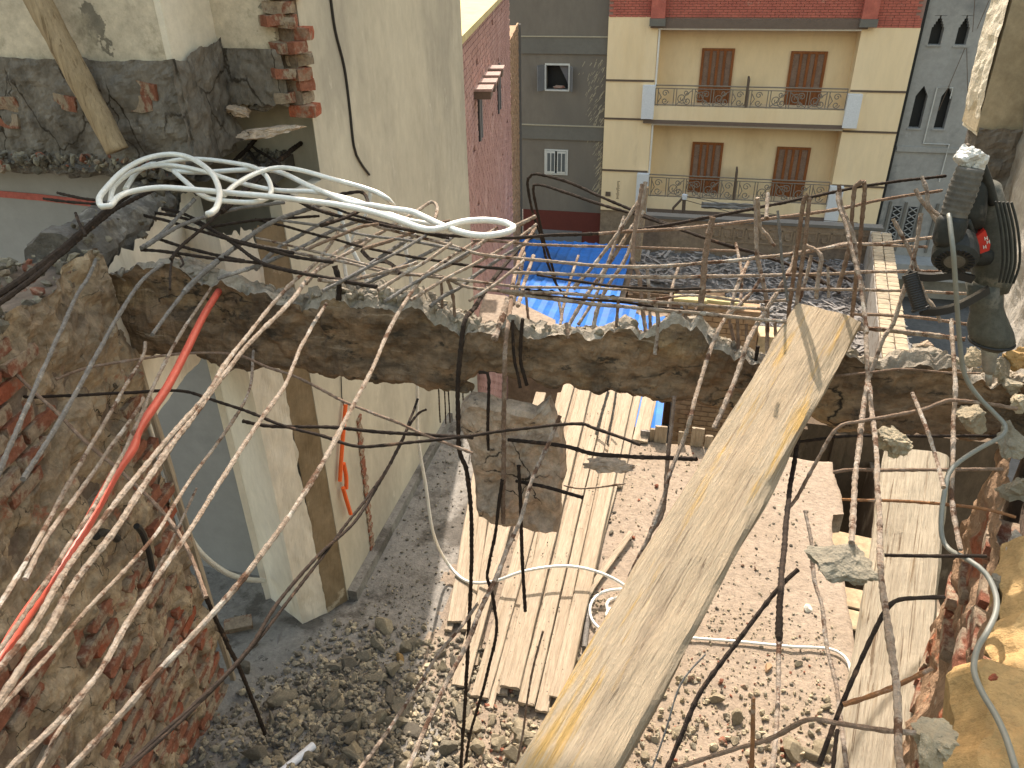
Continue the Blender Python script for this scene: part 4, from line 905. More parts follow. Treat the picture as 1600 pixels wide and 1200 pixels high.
# ------------------------------------------------------------------ rebar: every bar a thing
BARS = [  # label, group, finish, radius, course of the bar
 ('leftmost of the pale mortar-crusted steel bars slanting over the brick wall at left','steel bars slanting over the brick wall at left','pale',0.0090,[(-1.51,0.89,3.20),(-1.56,1.03,3.20),(-1.64,1.25,3.20),(-1.75,1.51,3.20),(-1.86,1.79,3.20),(-2.03,2.23,3.20),(-2.11,2.37,3.20)]),
 ('rightmost of the dusty grey steel bars slanting over the brick wall at left','steel bars slanting over the brick wall at left','grey',0.0107,[(-2.05,2.35,3.25),(-2.16,2.69,3.25),(-2.23,3.01,3.25),(-2.26,3.40,3.25),(-2.28,3.71,3.25)]),
 ('second from the left of pale mortar-crusted bars slanting over the brick wall at left','steel bars slanting over the brick wall at left','pale',0.0089,[(-1.59,1.14,3.18),(-1.65,1.31,3.19),(-1.71,1.53,3.19),(-1.81,1.91,3.20),(-1.84,1.98,3.20)]),
 ('fourth from the left of pale mortar-crusted bars slanting over the brick wall at left','steel bars slanting over the brick wall at left','pale',0.0086,[(-1.47,0.82,3.15),(-1.49,0.94,3.16),(-1.55,1.19,3.17),(-1.66,1.56,3.18),(-1.78,1.86,3.18),(-1.96,2.30,3.19),(-2.08,2.67,3.20),(-2.16,2.93,3.20)]),
 ('fourth from the right of pale mortar-crusted bars slanting over the brick wall at left','steel bars slanting over the brick wall at left','pale',0.0109,[(-1.39,0.76,3.20),(-1.40,0.87,3.21),(-1.42,1.00,3.21),(-1.47,1.18,3.22),(-1.52,1.52,3.24),(-1.57,1.97,3.25),(-1.62,2.21,3.26),(-1.71,2.79,3.27),(-1.73,3.22,3.27),(-1.82,3.68,3.28)]),
 ('second from the right of pale mortar-crusted bars slanting over the brick wall at left','steel bars slanting over the brick wall at left','pale',0.0125,[(-1.34,0.70,3.17),(-1.36,0.81,3.18),(-1.38,0.92,3.19),(-1.39,0.99,3.19),(-1.43,1.14,3.20),(-1.45,1.34,3.22),(-1.52,1.68,3.23),(-1.60,2.19,3.25),(-1.62,2.40,3.26),(-1.63,2.72,3.27),(-1.68,3.06,3.27),(-1.60,3.38,3.28),(-1.54,3.69,3.29),(-1.50,3.87,3.29),(-1.46,4.10,3.30),(-1.39,4.01,3.30),(-1.34,3.82,3.30)]),
 ('fifth from the left of pale mortar-crusted bars slanting over the brick wall at left','steel bars slanting over the brick wall at left','pale',0.0084,[(-1.41,0.73,3.10),(-1.44,0.85,3.08),(-1.47,1.04,3.05),(-1.50,1.19,3.03),(-1.54,1.51,2.99),(-1.63,1.86,2.96),(-1.72,2.28,2.93),(-1.80,2.55,2.92),(-1.99,2.91,2.90)]),
 ('third from the right of pale mortar-crusted bars slanting over the brick wall at left','steel bars slanting over the brick wall at left','pale',0.0103,[(-1.25,0.61,3.15),(-1.24,0.70,3.15),(-1.22,0.81,3.15),(-1.22,0.91,3.15),(-1.23,0.98,3.15),(-1.26,1.12,3.15),(-1.28,1.25,3.15),(-1.30,1.41,3.15),(-1.35,1.69,3.15),(-1.40,1.99,3.15),(-1.43,2.24,3.15),(-1.52,2.56,3.15),(-1.60,2.97,3.15)]),
 ('rightmost of the pale mortar-crusted steel bars slanting over the brick wall at left','steel bars slanting over the brick wall at left','pale',0.0104,[(-1.17,0.66,3.10),(-1.14,0.74,3.12),(-1.12,0.83,3.13),(-1.09,0.94,3.15),(-1.04,1.17,3.18),(-1.01,1.40,3.21),(-1.01,1.67,3.23),(-1.04,2.00,3.25),(-1.07,2.26,3.26),(-1.12,2.63,3.28),(-1.13,3.06,3.30),(-1.03,3.45,3.31),(-0.96,3.68,3.32)]),
 ('second from the left of blackened bars slanting over the brick wall at left','steel bars slanting over the brick wall at left','dark',0.0078,[(-1.15,0.73,3.00),(-1.13,0.84,2.98),(-1.11,0.95,2.96),(-1.09,1.06,2.94),(-1.07,1.26,2.91),(-1.08,1.43,2.90),(-1.07,1.69,2.87),(-1.03,1.93,2.85),(-1.06,2.40,2.82),(-1.12,2.79,2.80)]),
 ('rightmost of the blackened steel bars slanting over the brick wall at left','steel bars slanting over the brick wall at left','dark',0.0072,[(-1.13,0.73,3.00),(-1.12,0.84,2.98),(-1.09,1.03,2.94),(-1.07,1.29,2.90),(-1.07,1.53,2.87),(-1.06,1.88,2.84),(-1.06,2.23,2.81),(-1.09,2.65,2.79),(-1.07,2.75,2.78)]),
 ('leftmost of the dusty grey steel bars slanting over the brick wall at left','steel bars slanting over the brick wall at left','grey',0.0106,[(-1.81,1.24,3.25),(-1.91,1.44,3.27),(-2.07,1.73,3.29),(-2.15,1.88,3.30),(-2.30,2.16,3.32),(-2.47,2.48,3.34),(-2.56,2.66,3.34),(-2.65,2.82,3.35)]),
 ('second from the left of dusty grey bars slanting over the brick wall at left','steel bars slanting over the brick wall at left','grey',0.0110,[(-1.83,1.43,3.25),(-1.92,1.67,3.26),(-1.98,1.82,3.27),(-2.06,1.99,3.27),(-2.20,2.31,3.28),(-2.30,2.55,3.29),(-2.36,2.74,3.30),(-2.40,2.94,3.30)]),
 ('third from the left of pale mortar-crusted bars slanting over the brick wall at left','steel bars slanting over the brick wall at left','pale',0.0070,[(-1.37,0.72,2.90),(-1.43,0.86,2.85),(-1.48,0.98,2.82),(-1.54,1.17,2.77),(-1.60,1.33,2.74),(-1.69,1.60,2.69),(-1.81,1.91,2.64),(-1.93,2.22,2.60)]),
 ('only rust-brown steel bar slanting over the brick wall at left','steel bars slanting over the brick wall at left','brown',0.0095,[(-3.06,2.39,3.20),(-2.69,2.21,3.14),(-2.42,2.08,3.09),(-2.25,2.00,3.05),(-2.07,1.91,3.01),(-1.87,1.83,2.96),(-1.72,1.76,2.92),(-1.54,1.65,2.86),(-1.38,1.50,2.80)]),
 ('leftmost of the blackened steel bars slanting over the brick wall at left','steel bars slanting over the brick wall at left','dark',0.0174,[(-2.46,2.67,1.40),(-2.42,2.68,1.04),(-2.38,2.68,0.80),(-2.33,2.66,0.52),(-2.27,2.62,0.20)]),
 ('leftmost of the blackened steel bars hanging around the suspended concrete chunk','steel bars hanging around the suspended concrete chunk','dark',0.0090,[(-3.01,2.18,3.00),(-2.73,2.19,2.99),(-2.58,2.19,2.99),(-2.51,2.23,2.98),(-2.24,2.33,2.97),(-2.03,2.39,2.97),(-1.88,2.37,2.96),(-1.65,2.31,2.96),(-1.48,2.26,2.95),(-1.31,2.23,2.95),(-1.16,2.20,2.94),(-1.05,2.23,2.94),(-0.78,2.36,2.93),(-0.63,2.45,2.92),(-0.37,2.57,2.91),(-0.28,2.55,2.91),(-0.10,2.49,2.90)]),
 ('leftmost of the rust-brown steel bars hanging around the suspended concrete chunk','steel bars hanging around the suspended concrete chunk','brown',0.0083,[(-2.49,2.25,3.05),(-2.45,2.37,3.04),(-2.35,2.50,3.02),(-2.22,2.65,2.99),(-2.11,2.70,2.98),(-1.95,2.73,2.97),(-1.79,2.69,2.95),(-1.61,2.64,2.94),(-1.33,2.53,2.91),(-1.11,2.47,2.89),(-0.92,2.41,2.87),(-0.74,2.37,2.85)]),
 ('second from the left of blackened bars hanging around the suspended concrete chunk','steel bars hanging around the suspended concrete chunk','dark',0.0104,[(-1.71,2.33,2.90),(-1.59,2.33,2.89),(-1.39,2.38,2.88),(-1.30,2.39,2.88),(-1.13,2.41,2.87),(-0.83,2.47,2.85),(-0.77,2.47,2.85)]),
 ('rightmost of the blackened steel bars hanging around the suspended concrete chunk','steel bars hanging around the suspended concrete chunk','dark',0.0126,[(-0.73,2.90,2.56),(-0.46,2.82,2.62),(-0.31,2.76,2.64),(-0.11,2.69,2.70),(0.12,2.60,2.79)]),
 ('second from the right of blackened bars hanging around the suspended concrete chunk','steel bars hanging around the suspended concrete chunk','dark',0.0120,[(-0.69,2.88,2.34),(-0.55,2.83,2.37),(-0.35,2.75,2.40)]),
 ('fourth from the right of blackened bars hanging around the suspended concrete chunk','steel bars hanging around the suspended concrete chunk','dark',0.0125,[(-0.67,2.86,2.45),(-0.65,2.80,2.16),(-0.63,2.74,1.87),(-0.61,2.70,1.67)]),
 ('third from the left of blackened bars hanging around the suspended concrete chunk','steel bars hanging around the suspended concrete chunk','dark',0.0150,[(-0.95,4.60,2.97),(-0.99,4.40,2.97),(-0.94,3.50,3.11),(-0.91,3.05,3.16),(-0.91,2.90,3.17),(-0.92,2.85,3.07),(-0.93,2.80,2.87),(-0.94,2.80,2.55),(-0.91,2.80,2.42),(-0.90,2.80,2.18),(-0.91,2.80,1.88),(-0.94,2.80,1.47),(-0.97,2.78,1.03),(-1.04,2.75,0.17),(-1.09,2.75,-0.47)]),
 ('second from the left of rust-brown bars hanging around the suspended concrete chunk','steel bars hanging around the suspended concrete chunk','brown',0.0148,[(-0.96,4.70,3.00),(-0.96,4.30,2.99),(-0.83,3.50,3.13),(-0.76,3.10,3.13),(-0.73,2.88,3.03),(-0.74,2.86,2.55),(-0.75,2.84,2.10)]),
 ('fifth from the left of blackened bars hanging around the suspended concrete chunk','steel bars hanging around the suspended concrete chunk','dark',0.0117,[(-0.75,2.84,2.37),(-0.78,2.80,2.07),(-0.81,2.77,1.88),(-0.82,2.76,1.80),(-0.80,2.75,1.74),(-0.78,2.73,1.62),(-0.77,2.71,1.46),(-0.84,2.66,1.07),(-0.91,2.63,0.76),(-0.95,2.60,0.48)]),
 ('fourth from the left of blackened bars hanging around the suspended concrete chunk','steel bars hanging around the suspended concrete chunk','dark',0.0103,[(-0.86,2.90,2.91),(-0.82,2.90,2.91),(-0.81,2.89,2.88),(-0.82,2.88,2.64),(-0.82,2.87,2.51)]),
 ('second from the left of pale mortar-crusted bars hanging around the suspended concrete chunk','steel bars hanging around the suspended concrete chunk','pale',0.0122,[(-0.47,2.80,2.79),(-0.50,2.69,2.71),(-0.54,2.55,2.62),(-0.56,2.41,2.52),(-0.59,2.28,2.45),(-0.61,2.17,2.40),(-0.64,2.06,2.35),(-0.66,1.91,2.30),(-0.69,1.77,2.27),(-0.71,1.63,2.25),(-0.72,1.52,2.24),(-0.72,1.41,2.25),(-0.71,1.20,2.31)]),
 ('leftmost of the pale mortar-crusted steel bars hanging around the suspended concrete chunk','steel bars hanging around the suspended concrete chunk','pale',0.0106,[(-0.83,2.60,1.77),(-0.87,2.44,1.77),(-0.92,2.26,1.78),(-0.95,2.02,1.81),(-0.96,1.74,1.91),(-0.96,1.51,2.02),(-0.90,1.20,2.26)]),
 ('third from the left of rust-brown bars hanging around the suspended concrete chunk','steel bars hanging around the suspended concrete chunk','brown',0.0080,[(-0.50,2.60,1.66),(-0.53,2.53,1.50),(-0.55,2.46,1.32),(-0.56,2.39,1.14),(-0.58,2.32,0.96),(-0.62,2.20,0.65)]),
 ('rightmost of the rust-brown steel bars hanging around the suspended concrete chunk','steel bars hanging around the suspended concrete chunk','brown',0.0119,[(0.01,2.90,2.89),(0.01,2.77,2.77),(0.01,2.66,2.66),(0.01,2.53,2.55),(-0.03,2.45,2.50),(-0.06,2.37,2.45),(-0.09,2.30,2.40)]),
 ('sixth from the left of blackened bars hanging around the suspended concrete chunk','steel bars hanging around the suspended concrete chunk','dark',0.0099,[(-0.71,2.95,3.16),(-0.70,2.92,2.99),(-0.68,2.91,2.90),(-0.67,2.90,2.85)]),
 ('third from the right of blackened bars hanging around the suspended concrete chunk','steel bars hanging around the suspended concrete chunk','dark',0.0115,[(-0.67,2.97,3.16),(-0.68,2.96,2.97),(-0.66,2.95,2.88),(-0.65,2.95,2.84)]),
 ('seventh from the right of blackened bars tangled under the white hose','steel bars tangled under the white hose','dark',0.0127,[(-3.07,3.71,3.30),(-2.82,3.68,3.30),(-2.52,3.49,3.30),(-2.18,3.23,3.30),(-1.95,3.05,3.30),(-1.74,2.97,3.30),(-1.52,2.92,3.30),(-1.30,2.88,3.30)]),
 ('ninth from the right of blackened bars tangled under the white hose','steel bars tangled under the white hose','dark',0.0114,[(-3.03,3.65,3.30),(-2.69,3.57,3.30),(-2.28,3.33,3.30),(-2.05,3.24,3.30),(-1.84,3.15,3.30),(-1.61,3.11,3.30)]),
 ('eleventh from the left of blackened bars tangled under the white hose','steel bars tangled under the white hose','dark',0.0115,[(-2.94,3.54,3.32),(-2.67,3.44,3.32),(-2.36,3.33,3.31),(-2.11,3.23,3.31),(-1.85,3.19,3.30)]),
 ('ninth from the left of blackened bars tangled under the white hose','steel bars tangled under the white hose','dark',0.0111,[(-2.66,3.26,3.30),(-2.42,3.18,3.29),(-2.19,3.13,3.28),(-2.07,3.10,3.28)]),
 ('eighth from the left of blackened bars tangled under the white hose','steel bars tangled under the white hose','dark',0.0108,[(-2.62,3.09,3.30),(-2.49,3.09,3.30),(-2.27,3.08,3.29),(-2.08,3.09,3.28),(-1.97,3.08,3.28)]),
 ('leftmost of the dusty grey steel bars tangled under the white hose','steel bars tangled under the white hose','grey',0.0135,[(-2.60,3.07,3.32),(-2.61,3.25,3.33),(-2.69,3.55,3.34),(-2.74,3.75,3.35)]),
 ('second from the left of dusty grey bars tangled under the white hose','steel bars tangled under the white hose','grey',0.0136,[(-2.59,3.09,3.32),(-2.59,3.31,3.33),(-2.57,3.46,3.33),(-2.52,3.57,3.33),(-2.42,3.68,3.34),(-2.20,3.79,3.35)]),
 ('seventh from the left of blackened bars tangled under the white hose','steel bars tangled under the white hose','dark',0.0113,[(-2.36,2.96,3.32),(-2.40,3.11,3.33),(-2.43,3.34,3.34),(-2.47,3.59,3.35)]),
 ('fourth from the right of blackened bars tangled under the white hose','steel bars tangled under the white hose','dark',0.0103,[(-2.47,3.47,3.30),(-2.29,3.58,3.31),(-2.14,3.65,3.31),(-1.95,3.69,3.32)]),
 ('third from the left of dusty grey bars tangled under the white hose','steel bars tangled under the white hose','grey',0.0162,[(-2.18,2.76,3.25),(-2.19,2.93,3.27),(-2.20,3.14,3.28),(-2.19,3.33,3.30),(-2.15,3.58,3.32),(-2.01,3.79,3.34),(-1.98,3.89,3.35)]),
 ('fourth from the left of dusty grey bars tangled under the white hose','steel bars tangled under the white hose','grey',0.0128,[(-2.12,2.94,3.25),(-2.01,3.08,3.26),(-1.94,3.21,3.27),(-1.87,3.38,3.28),(-1.82,3.56,3.29),(-1.74,3.71,3.30)]),
 ('fifth from the left of dusty grey bars tangled under the white hose','steel bars tangled under the white hose','grey',0.0131,[(-2.00,3.08,3.25),(-2.01,3.33,3.27),(-1.97,3.49,3.28),(-1.90,3.74,3.30)]),
 ('fifth from the right of blackened bars tangled under the white hose','steel bars tangled under the white hose','dark',0.0124,[(-3.10,4.92,3.40),(-2.73,4.52,3.43),(-2.43,4.20,3.45)]),
 ('sixth from the right of blackened bars tangled under the white hose','steel bars tangled under the white hose','dark',0.0123,[(-2.96,4.73,3.40),(-2.74,4.44,3.41),(-2.59,4.24,3.42)]),
 ('third from the right of blackened bars tangled under the white hose','steel bars tangled under the white hose','dark',0.0219,[(-2.46,3.57,3.35),(-2.56,4.37,3.41),(-2.61,5.09,3.45)]),
 ('tenth from the left of blackened bars tangled under the white hose','steel bars tangled under the white hose','dark',0.0198,[(-3.29,4.59,3.40),(-3.25,4.78,3.45),(-3.24,5.01,3.50)]),
 ('tenth from the right of blackened bars tangled under the white hose','steel bars tangled under the white hose','dark',0.0173,[(-3.21,4.51,3.40),(-3.13,4.70,3.45),(-3.08,4.92,3.50)]),
 ('eighth from the right of blackened bars tangled under the white hose','steel bars tangled under the white hose','dark',0.0191,[(-2.90,4.45,3.38),(-2.90,4.65,3.43),(-2.93,4.90,3.48)]),
 ('leftmost of the blackened steel bars tangled under the white hose','steel bars tangled under the white hose','dark',0.0194,[(-2.51,1.91,3.45),(-2.55,2.17,3.45),(-2.58,2.40,3.46),(-2.67,2.70,3.46),(-2.80,3.13,3.47),(-2.90,3.48,3.47)]),
 ('second from the left of blackened bars tangled under the white hose','steel bars tangled under the white hose','dark',0.0154,[(-2.44,1.85,3.44),(-2.50,2.11,3.44),(-2.56,2.41,3.45),(-2.70,2.81,3.45),(-2.81,3.23,3.46),(-2.83,3.55,3.46)]),
 ('fourth from the left of blackened bars tangled under the white hose','steel bars tangled under the white hose','dark',0.0086,[(-2.73,2.87,3.55),(-2.66,2.80,3.53),(-2.61,2.76,3.51),(-2.58,2.73,3.50)]),
 ('fifth from the left of blackened bars tangled under the white hose','steel bars tangled under the white hose','dark',0.0096,[(-3.20,3.29,3.50),(-3.03,3.23,3.50),(-2.89,3.20,3.50),(-2.76,3.13,3.50)]),
 ('third from the left of blackened bars tangled under the white hose','steel bars tangled under the white hose','dark',0.0097,[(-3.25,3.24,3.48),(-3.06,3.21,3.48),(-2.90,3.20,3.48)]),
 ('sixth from the left of blackened bars tangled under the white hose','steel bars tangled under the white hose','dark',0.0075,[(-2.18,2.68,3.30),(-2.32,2.89,3.30),(-2.41,3.05,3.30),(-2.38,3.05,3.30),(-2.30,2.96,3.30),(-2.29,2.92,3.30)]),
 ('second from the left of rust-brown bars tangled under the white hose','steel bars tangled under the white hose','brown',0.0126,[(-1.52,3.26,3.32),(-1.39,3.38,3.34),(-1.25,3.52,3.37),(-1.17,3.56,3.38)]),
 ('leftmost of the pale mortar-crusted steel bars tangled under the white hose','steel bars tangled under the white hose','pale',0.0126,[(-1.68,2.96,3.25),(-1.70,3.15,3.26),(-1.67,3.34,3.28),(-1.59,3.48,3.29),(-1.54,3.59,3.30)]),
 ('fourth from the right of dusty grey bars tangled under the white hose','steel bars tangled under the white hose','grey',0.0124,[(-1.51,3.01,3.25),(-1.46,3.23,3.27),(-1.40,3.41,3.29),(-1.36,3.56,3.30)]),
 ('third from the right of dusty grey bars tangled under the white hose','steel bars tangled under the white hose','grey',0.0123,[(-1.43,2.96,3.25),(-1.32,3.16,3.27),(-1.20,3.42,3.29),(-1.16,3.58,3.30)]),
 ('rightmost of the dusty grey steel bars tangled under the white hose','steel bars tangled under the white hose','grey',0.0119,[(-1.08,2.93,3.20),(-1.04,3.01,3.22),(-0.99,3.10,3.23),(-0.94,3.23,3.25),(-0.86,3.38,3.28),(-0.78,3.53,3.30)]),
 ('second from the right of pale mortar-crusted bars tangled under the white hose','steel bars tangled under the white hose','pale',0.0138,[(-1.12,3.14,3.28),(-1.02,3.27,3.31),(-0.95,3.44,3.34),(-0.85,3.55,3.37),(-0.75,3.65,3.40)]),
 ('second from the right of blackened bars tangled under the white hose','steel bars tangled under the white hose','dark',0.0134,[(-1.89,3.82,3.40),(-1.78,3.87,3.41),(-1.70,3.77,3.41),(-1.65,3.63,3.41),(-1.67,3.46,3.41),(-1.73,3.27,3.42)]),
 ('third from the left of rust-brown bars tangled under the white hose','steel bars tangled under the white hose','brown',0.0088,[(-1.08,3.10,3.28),(-1.07,3.07,3.16),(-1.07,3.05,3.07)]),
 ('rightmost of the rust-brown steel bars tangled under the white hose','steel bars tangled under the white hose','brown',0.0102,[(-1.08,3.10,3.27),(-1.05,3.09,3.27),(-1.02,3.08,3.19),(-1.01,3.05,3.05)]),
 ('second from the left of pale mortar-crusted bars tangled under the white hose','steel bars tangled under the white hose','pale',0.0116,[(-1.58,2.90,3.30),(-1.48,2.90,3.30),(-1.39,2.98,3.30),(-1.29,3.09,3.30),(-1.22,3.19,3.30)]),
 ('fourth from the top of blackened bars strung lengthwise above the broken beam','steel bars strung lengthwise above the broken beam','dark',0.0094,[(-2.30,3.63,3.30),(-1.88,3.47,3.30),(-1.51,3.32,3.30),(-1.19,3.23,3.30),(-0.92,3.19,3.30),(-0.73,3.18,3.30)]),
 ('fourth from the top of pale mortar-crusted bars strung lengthwise above the broken beam','steel bars strung lengthwise above the broken beam','pale',0.0086,[(-2.18,3.41,3.28),(-1.69,3.25,3.28),(-1.34,3.12,3.28),(-1.14,3.08,3.28),(-0.94,3.07,3.28),(-0.70,3.04,3.28),(-0.50,3.07,3.28),(-0.23,3.10,3.28),(0.09,3.14,3.28),(0.27,3.19,3.28),(0.62,3.27,3.28),(0.91,3.31,3.28),(1.17,3.33,3.28)]),
 ('fifth from the top of pale mortar-crusted bars strung lengthwise above the broken beam','steel bars strung lengthwise above the broken beam','pale',0.0101,[(-2.12,3.31,3.28),(-1.85,3.24,3.28),(-1.58,3.19,3.27),(-1.32,3.11,3.27),(-1.10,3.11,3.27),(-0.93,3.04,3.26),(-0.73,3.03,3.26),(-0.50,3.05,3.26),(-0.32,3.07,3.25),(-0.09,3.06,3.25),(0.18,3.09,3.24),(0.35,3.10,3.24)]),
 ('third from the bottom of blackened bars strung lengthwise above the broken beam','steel bars strung lengthwise above the broken beam','dark',0.0090,[(-2.03,3.14,3.25),(-1.84,3.10,3.25),(-1.56,3.02,3.25),(-1.35,2.98,3.25)]),
 ('topmost of the pale mortar-crusted steel bars strung lengthwise above the broken beam','steel bars strung lengthwise above the broken beam','pale',0.0106,[(-2.23,3.93,3.34),(-1.97,3.74,3.34),(-1.51,3.51,3.34),(-1.14,3.35,3.34),(-0.93,3.24,3.34),(-0.77,3.22,3.34),(-0.62,3.22,3.34),(-0.40,3.20,3.34),(-0.20,3.22,3.34),(0.03,3.30,3.34),(0.31,3.43,3.34),(0.55,3.56,3.34),(0.73,3.69,3.34),(0.86,3.72,3.34),(1.14,3.87,3.34)]),
 ('topmost of the blackened steel bars strung lengthwise above the broken beam','steel bars strung lengthwise above the broken beam','dark',0.0116,[(-2.68,4.34,3.36),(-2.01,3.71,3.36),(-1.54,3.49,3.37),(-1.19,3.39,3.37),(-0.85,3.40,3.37),(-0.62,3.45,3.38),(-0.42,3.51,3.38),(-0.14,3.67,3.38),(0.12,3.85,3.39),(0.49,4.16,3.39),(0.73,4.37,3.39),(0.94,4.52,3.40),(1.38,4.78,3.40)]),
 ('topmost of the rust-brown steel bars strung lengthwise above the broken beam','steel bars strung lengthwise above the broken beam','brown',0.0112,[(-0.42,3.51,3.38),(0.02,3.65,3.39),(0.30,3.81,3.39),(0.68,4.04,3.39),(0.94,4.23,3.40),(1.29,4.47,3.40)]),
 ('second from the top of rust-brown bars strung lengthwise above the broken beam','steel bars strung lengthwise above the broken beam','brown',0.0092,[(-1.03,3.47,3.32),(-0.83,3.48,3.32),(-0.66,3.50,3.31),(-0.22,3.55,3.31),(0.08,3.60,3.30),(0.23,3.61,3.30)]),
 ('second from the top of pale mortar-crusted bars strung lengthwise above the broken beam','steel bars strung lengthwise above the broken beam','pale',0.0090,[(0.37,3.54,3.31),(0.60,3.68,3.31),(0.77,3.79,3.31),(1.10,3.80,3.31)]),
 ('third from the top of pale mortar-crusted bars strung lengthwise above the broken beam','steel bars strung lengthwise above the broken beam','pale',0.0099,[(-0.76,3.15,3.30),(-0.57,3.17,3.30),(-0.28,3.19,3.30),(-0.03,3.24,3.30),(0.27,3.31,3.30),(0.63,3.40,3.30),(0.69,3.42,3.30),(0.91,3.48,3.30),(1.12,3.52,3.30)]),
 ('second from the bottom of pale mortar-crusted bars strung lengthwise above the broken beam','steel bars strung lengthwise above the broken beam','pale',0.0110,[(-0.86,3.07,3.25),(-0.71,3.05,3.24),(-0.45,3.04,3.23),(-0.26,3.03,3.23),(0.07,3.07,3.21),(0.20,3.06,3.21),(0.43,3.07,3.20)]),
 ('lowest of the blackened steel bars strung lengthwise above the broken beam','steel bars strung lengthwise above the broken beam','dark',0.0084,[(-0.74,3.06,3.25),(-0.53,3.05,3.24),(-0.29,3.10,3.22),(-0.09,3.10,3.21),(0.07,3.11,3.20)]),
 ('lowest of the rust-brown steel bars strung lengthwise above the broken beam','steel bars strung lengthwise above the broken beam','brown',0.0092,[(0.70,3.16,3.22),(0.90,3.18,3.22),(1.14,3.15,3.22)]),
 ('lowest of the pale mortar-crusted steel bars strung lengthwise above the broken beam','steel bars strung lengthwise above the broken beam','pale',0.0144,[(0.70,3.11,3.18),(0.86,3.12,3.18),(1.12,3.09,3.18)]),
 ('fourth from the bottom of blackened bars strung lengthwise above the broken beam','steel bars strung lengthwise above the broken beam','dark',0.0087,[(0.31,3.59,3.30),(0.52,3.50,3.27),(0.66,3.31,3.25)]),
 ('fifth from the top of blackened bars strung lengthwise above the broken beam','steel bars strung lengthwise above the broken beam','dark',0.0088,[(0.52,3.61,3.30),(0.62,3.55,3.28),(0.73,3.44,3.25)]),
 ('third from the top of blackened bars strung lengthwise above the broken beam','steel bars strung lengthwise above the broken beam','dark',0.0108,[(0.68,3.80,3.09),(0.44,3.87,3.18),(0.19,3.94,3.21),(-0.13,4.03,3.28),(-0.47,4.12,3.37),(-0.67,4.17,3.43),(-0.86,4.21,3.46),(-0.90,4.22,3.44),(-0.92,4.23,3.40),(-0.90,4.27,3.23),(-0.86,4.31,3.07),(-0.82,4.34,2.89),(-0.77,4.37,2.74),(-0.70,4.40,2.63)]),
 ('second from the top of blackened bars strung lengthwise above the broken beam','steel bars strung lengthwise above the broken beam','dark',0.0106,[(0.39,3.75,3.23),(0.08,3.86,3.27),(-0.26,3.97,3.33),(-0.47,4.03,3.36),(-0.68,4.09,3.40),(-0.84,4.14,3.42),(-0.87,4.15,3.39),(-0.85,4.19,3.24),(-0.82,4.23,3.06),(-0.78,4.28,2.89),(-0.76,4.30,2.79)]),
 ('ninth from the left of pale mortar-crusted bars sticking up behind the broken beam','steel bars sticking up behind the broken beam','pale',0.0120,[(-0.24,3.60,3.53),(-0.37,3.44,3.33),(-0.50,3.30,3.18)]),
 ('seventh from the left of pale mortar-crusted bars sticking up behind the broken beam','steel bars sticking up behind the broken beam','pale',0.0137,[(-0.23,3.70,3.44),(-0.29,3.60,3.35),(-0.37,3.46,3.23),(-0.43,3.36,3.15),(-0.47,3.28,3.09),(-0.51,3.20,3.02)]),
 ('tenth from the left of pale mortar-crusted bars sticking up behind the broken beam','steel bars sticking up behind the broken beam','pale',0.0118,[(-0.22,3.60,3.61),(-0.23,3.53,3.51),(-0.25,3.44,3.39),(-0.28,3.36,3.30),(-0.34,3.28,3.21),(-0.37,3.21,3.13),(-0.38,3.15,3.05)]),
 ('fourth from the left of rust-brown bars sticking up behind the broken beam','steel bars sticking up behind the broken beam','brown',0.0130,[(-0.23,3.55,3.61),(-0.24,3.46,3.50),(-0.24,3.35,3.36),(-0.23,3.31,3.32),(-0.20,3.27,3.28),(-0.17,3.18,3.17),(-0.14,3.10,3.08)]),
 ('twelfth from the left of pale mortar-crusted bars sticking up behind the broken beam','steel bars sticking up behind the broken beam','pale',0.0109,[(-0.12,3.08,3.26),(-0.09,3.03,3.17),(-0.09,2.96,3.05)]),
 ('eighth from the left of rust-brown bars sticking up behind the broken beam','steel bars sticking up behind the broken beam','brown',0.0176,[(0.09,3.20,3.59),(0.08,3.17,3.46),(0.08,3.13,3.30),(0.08,3.10,3.15)]),
 ('sixth from the right of pale mortar-crusted bars sticking up behind the broken beam','steel bars sticking up behind the broken beam','pale',0.0128,[(0.27,3.50,3.58),(0.30,3.40,3.38),(0.32,3.37,3.32),(0.36,3.31,3.21),(0.38,3.26,3.11),(0.39,3.20,2.98)]),
 ('fifth from the right of pale mortar-crusted bars sticking up behind the broken beam','steel bars sticking up behind the broken beam','pale',0.0112,[(0.27,3.40,3.62),(0.30,3.40,3.49),(0.33,3.40,3.46),(0.37,3.40,3.41)]),
 ('tenth from the right of pale mortar-crusted bars sticking up behind the broken beam','steel bars sticking up behind the broken beam','pale',0.0117,[(0.28,3.50,3.29),(0.23,3.30,3.25),(0.21,3.20,3.19),(0.16,3.05,3.14),(0.13,2.90,3.10),(0.10,2.75,3.04),(0.08,2.60,2.99),(0.06,2.55,2.90),(0.02,2.45,2.80),(0.01,2.40,2.73),(-0.03,2.30,2.63),(-0.06,2.25,2.56),(-0.09,2.20,2.49)]),
 ('eighth from the right of pale mortar-crusted bars sticking up behind the broken beam','steel bars sticking up behind the broken beam','pale',0.0110,[(0.33,3.30,3.31),(0.28,3.21,3.25),(0.20,3.10,3.20)]),
 ('seventh from the right of pale mortar-crusted bars sticking up behind the broken beam','steel bars sticking up behind the broken beam','pale',0.0134,[(0.47,3.50,3.38),(0.47,3.45,3.33),(0.41,3.30,3.25),(0.35,3.15,3.20),(0.28,2.95,3.16),(0.25,2.85,3.08),(0.21,2.70,3.01),(0.17,2.60,2.94)]),
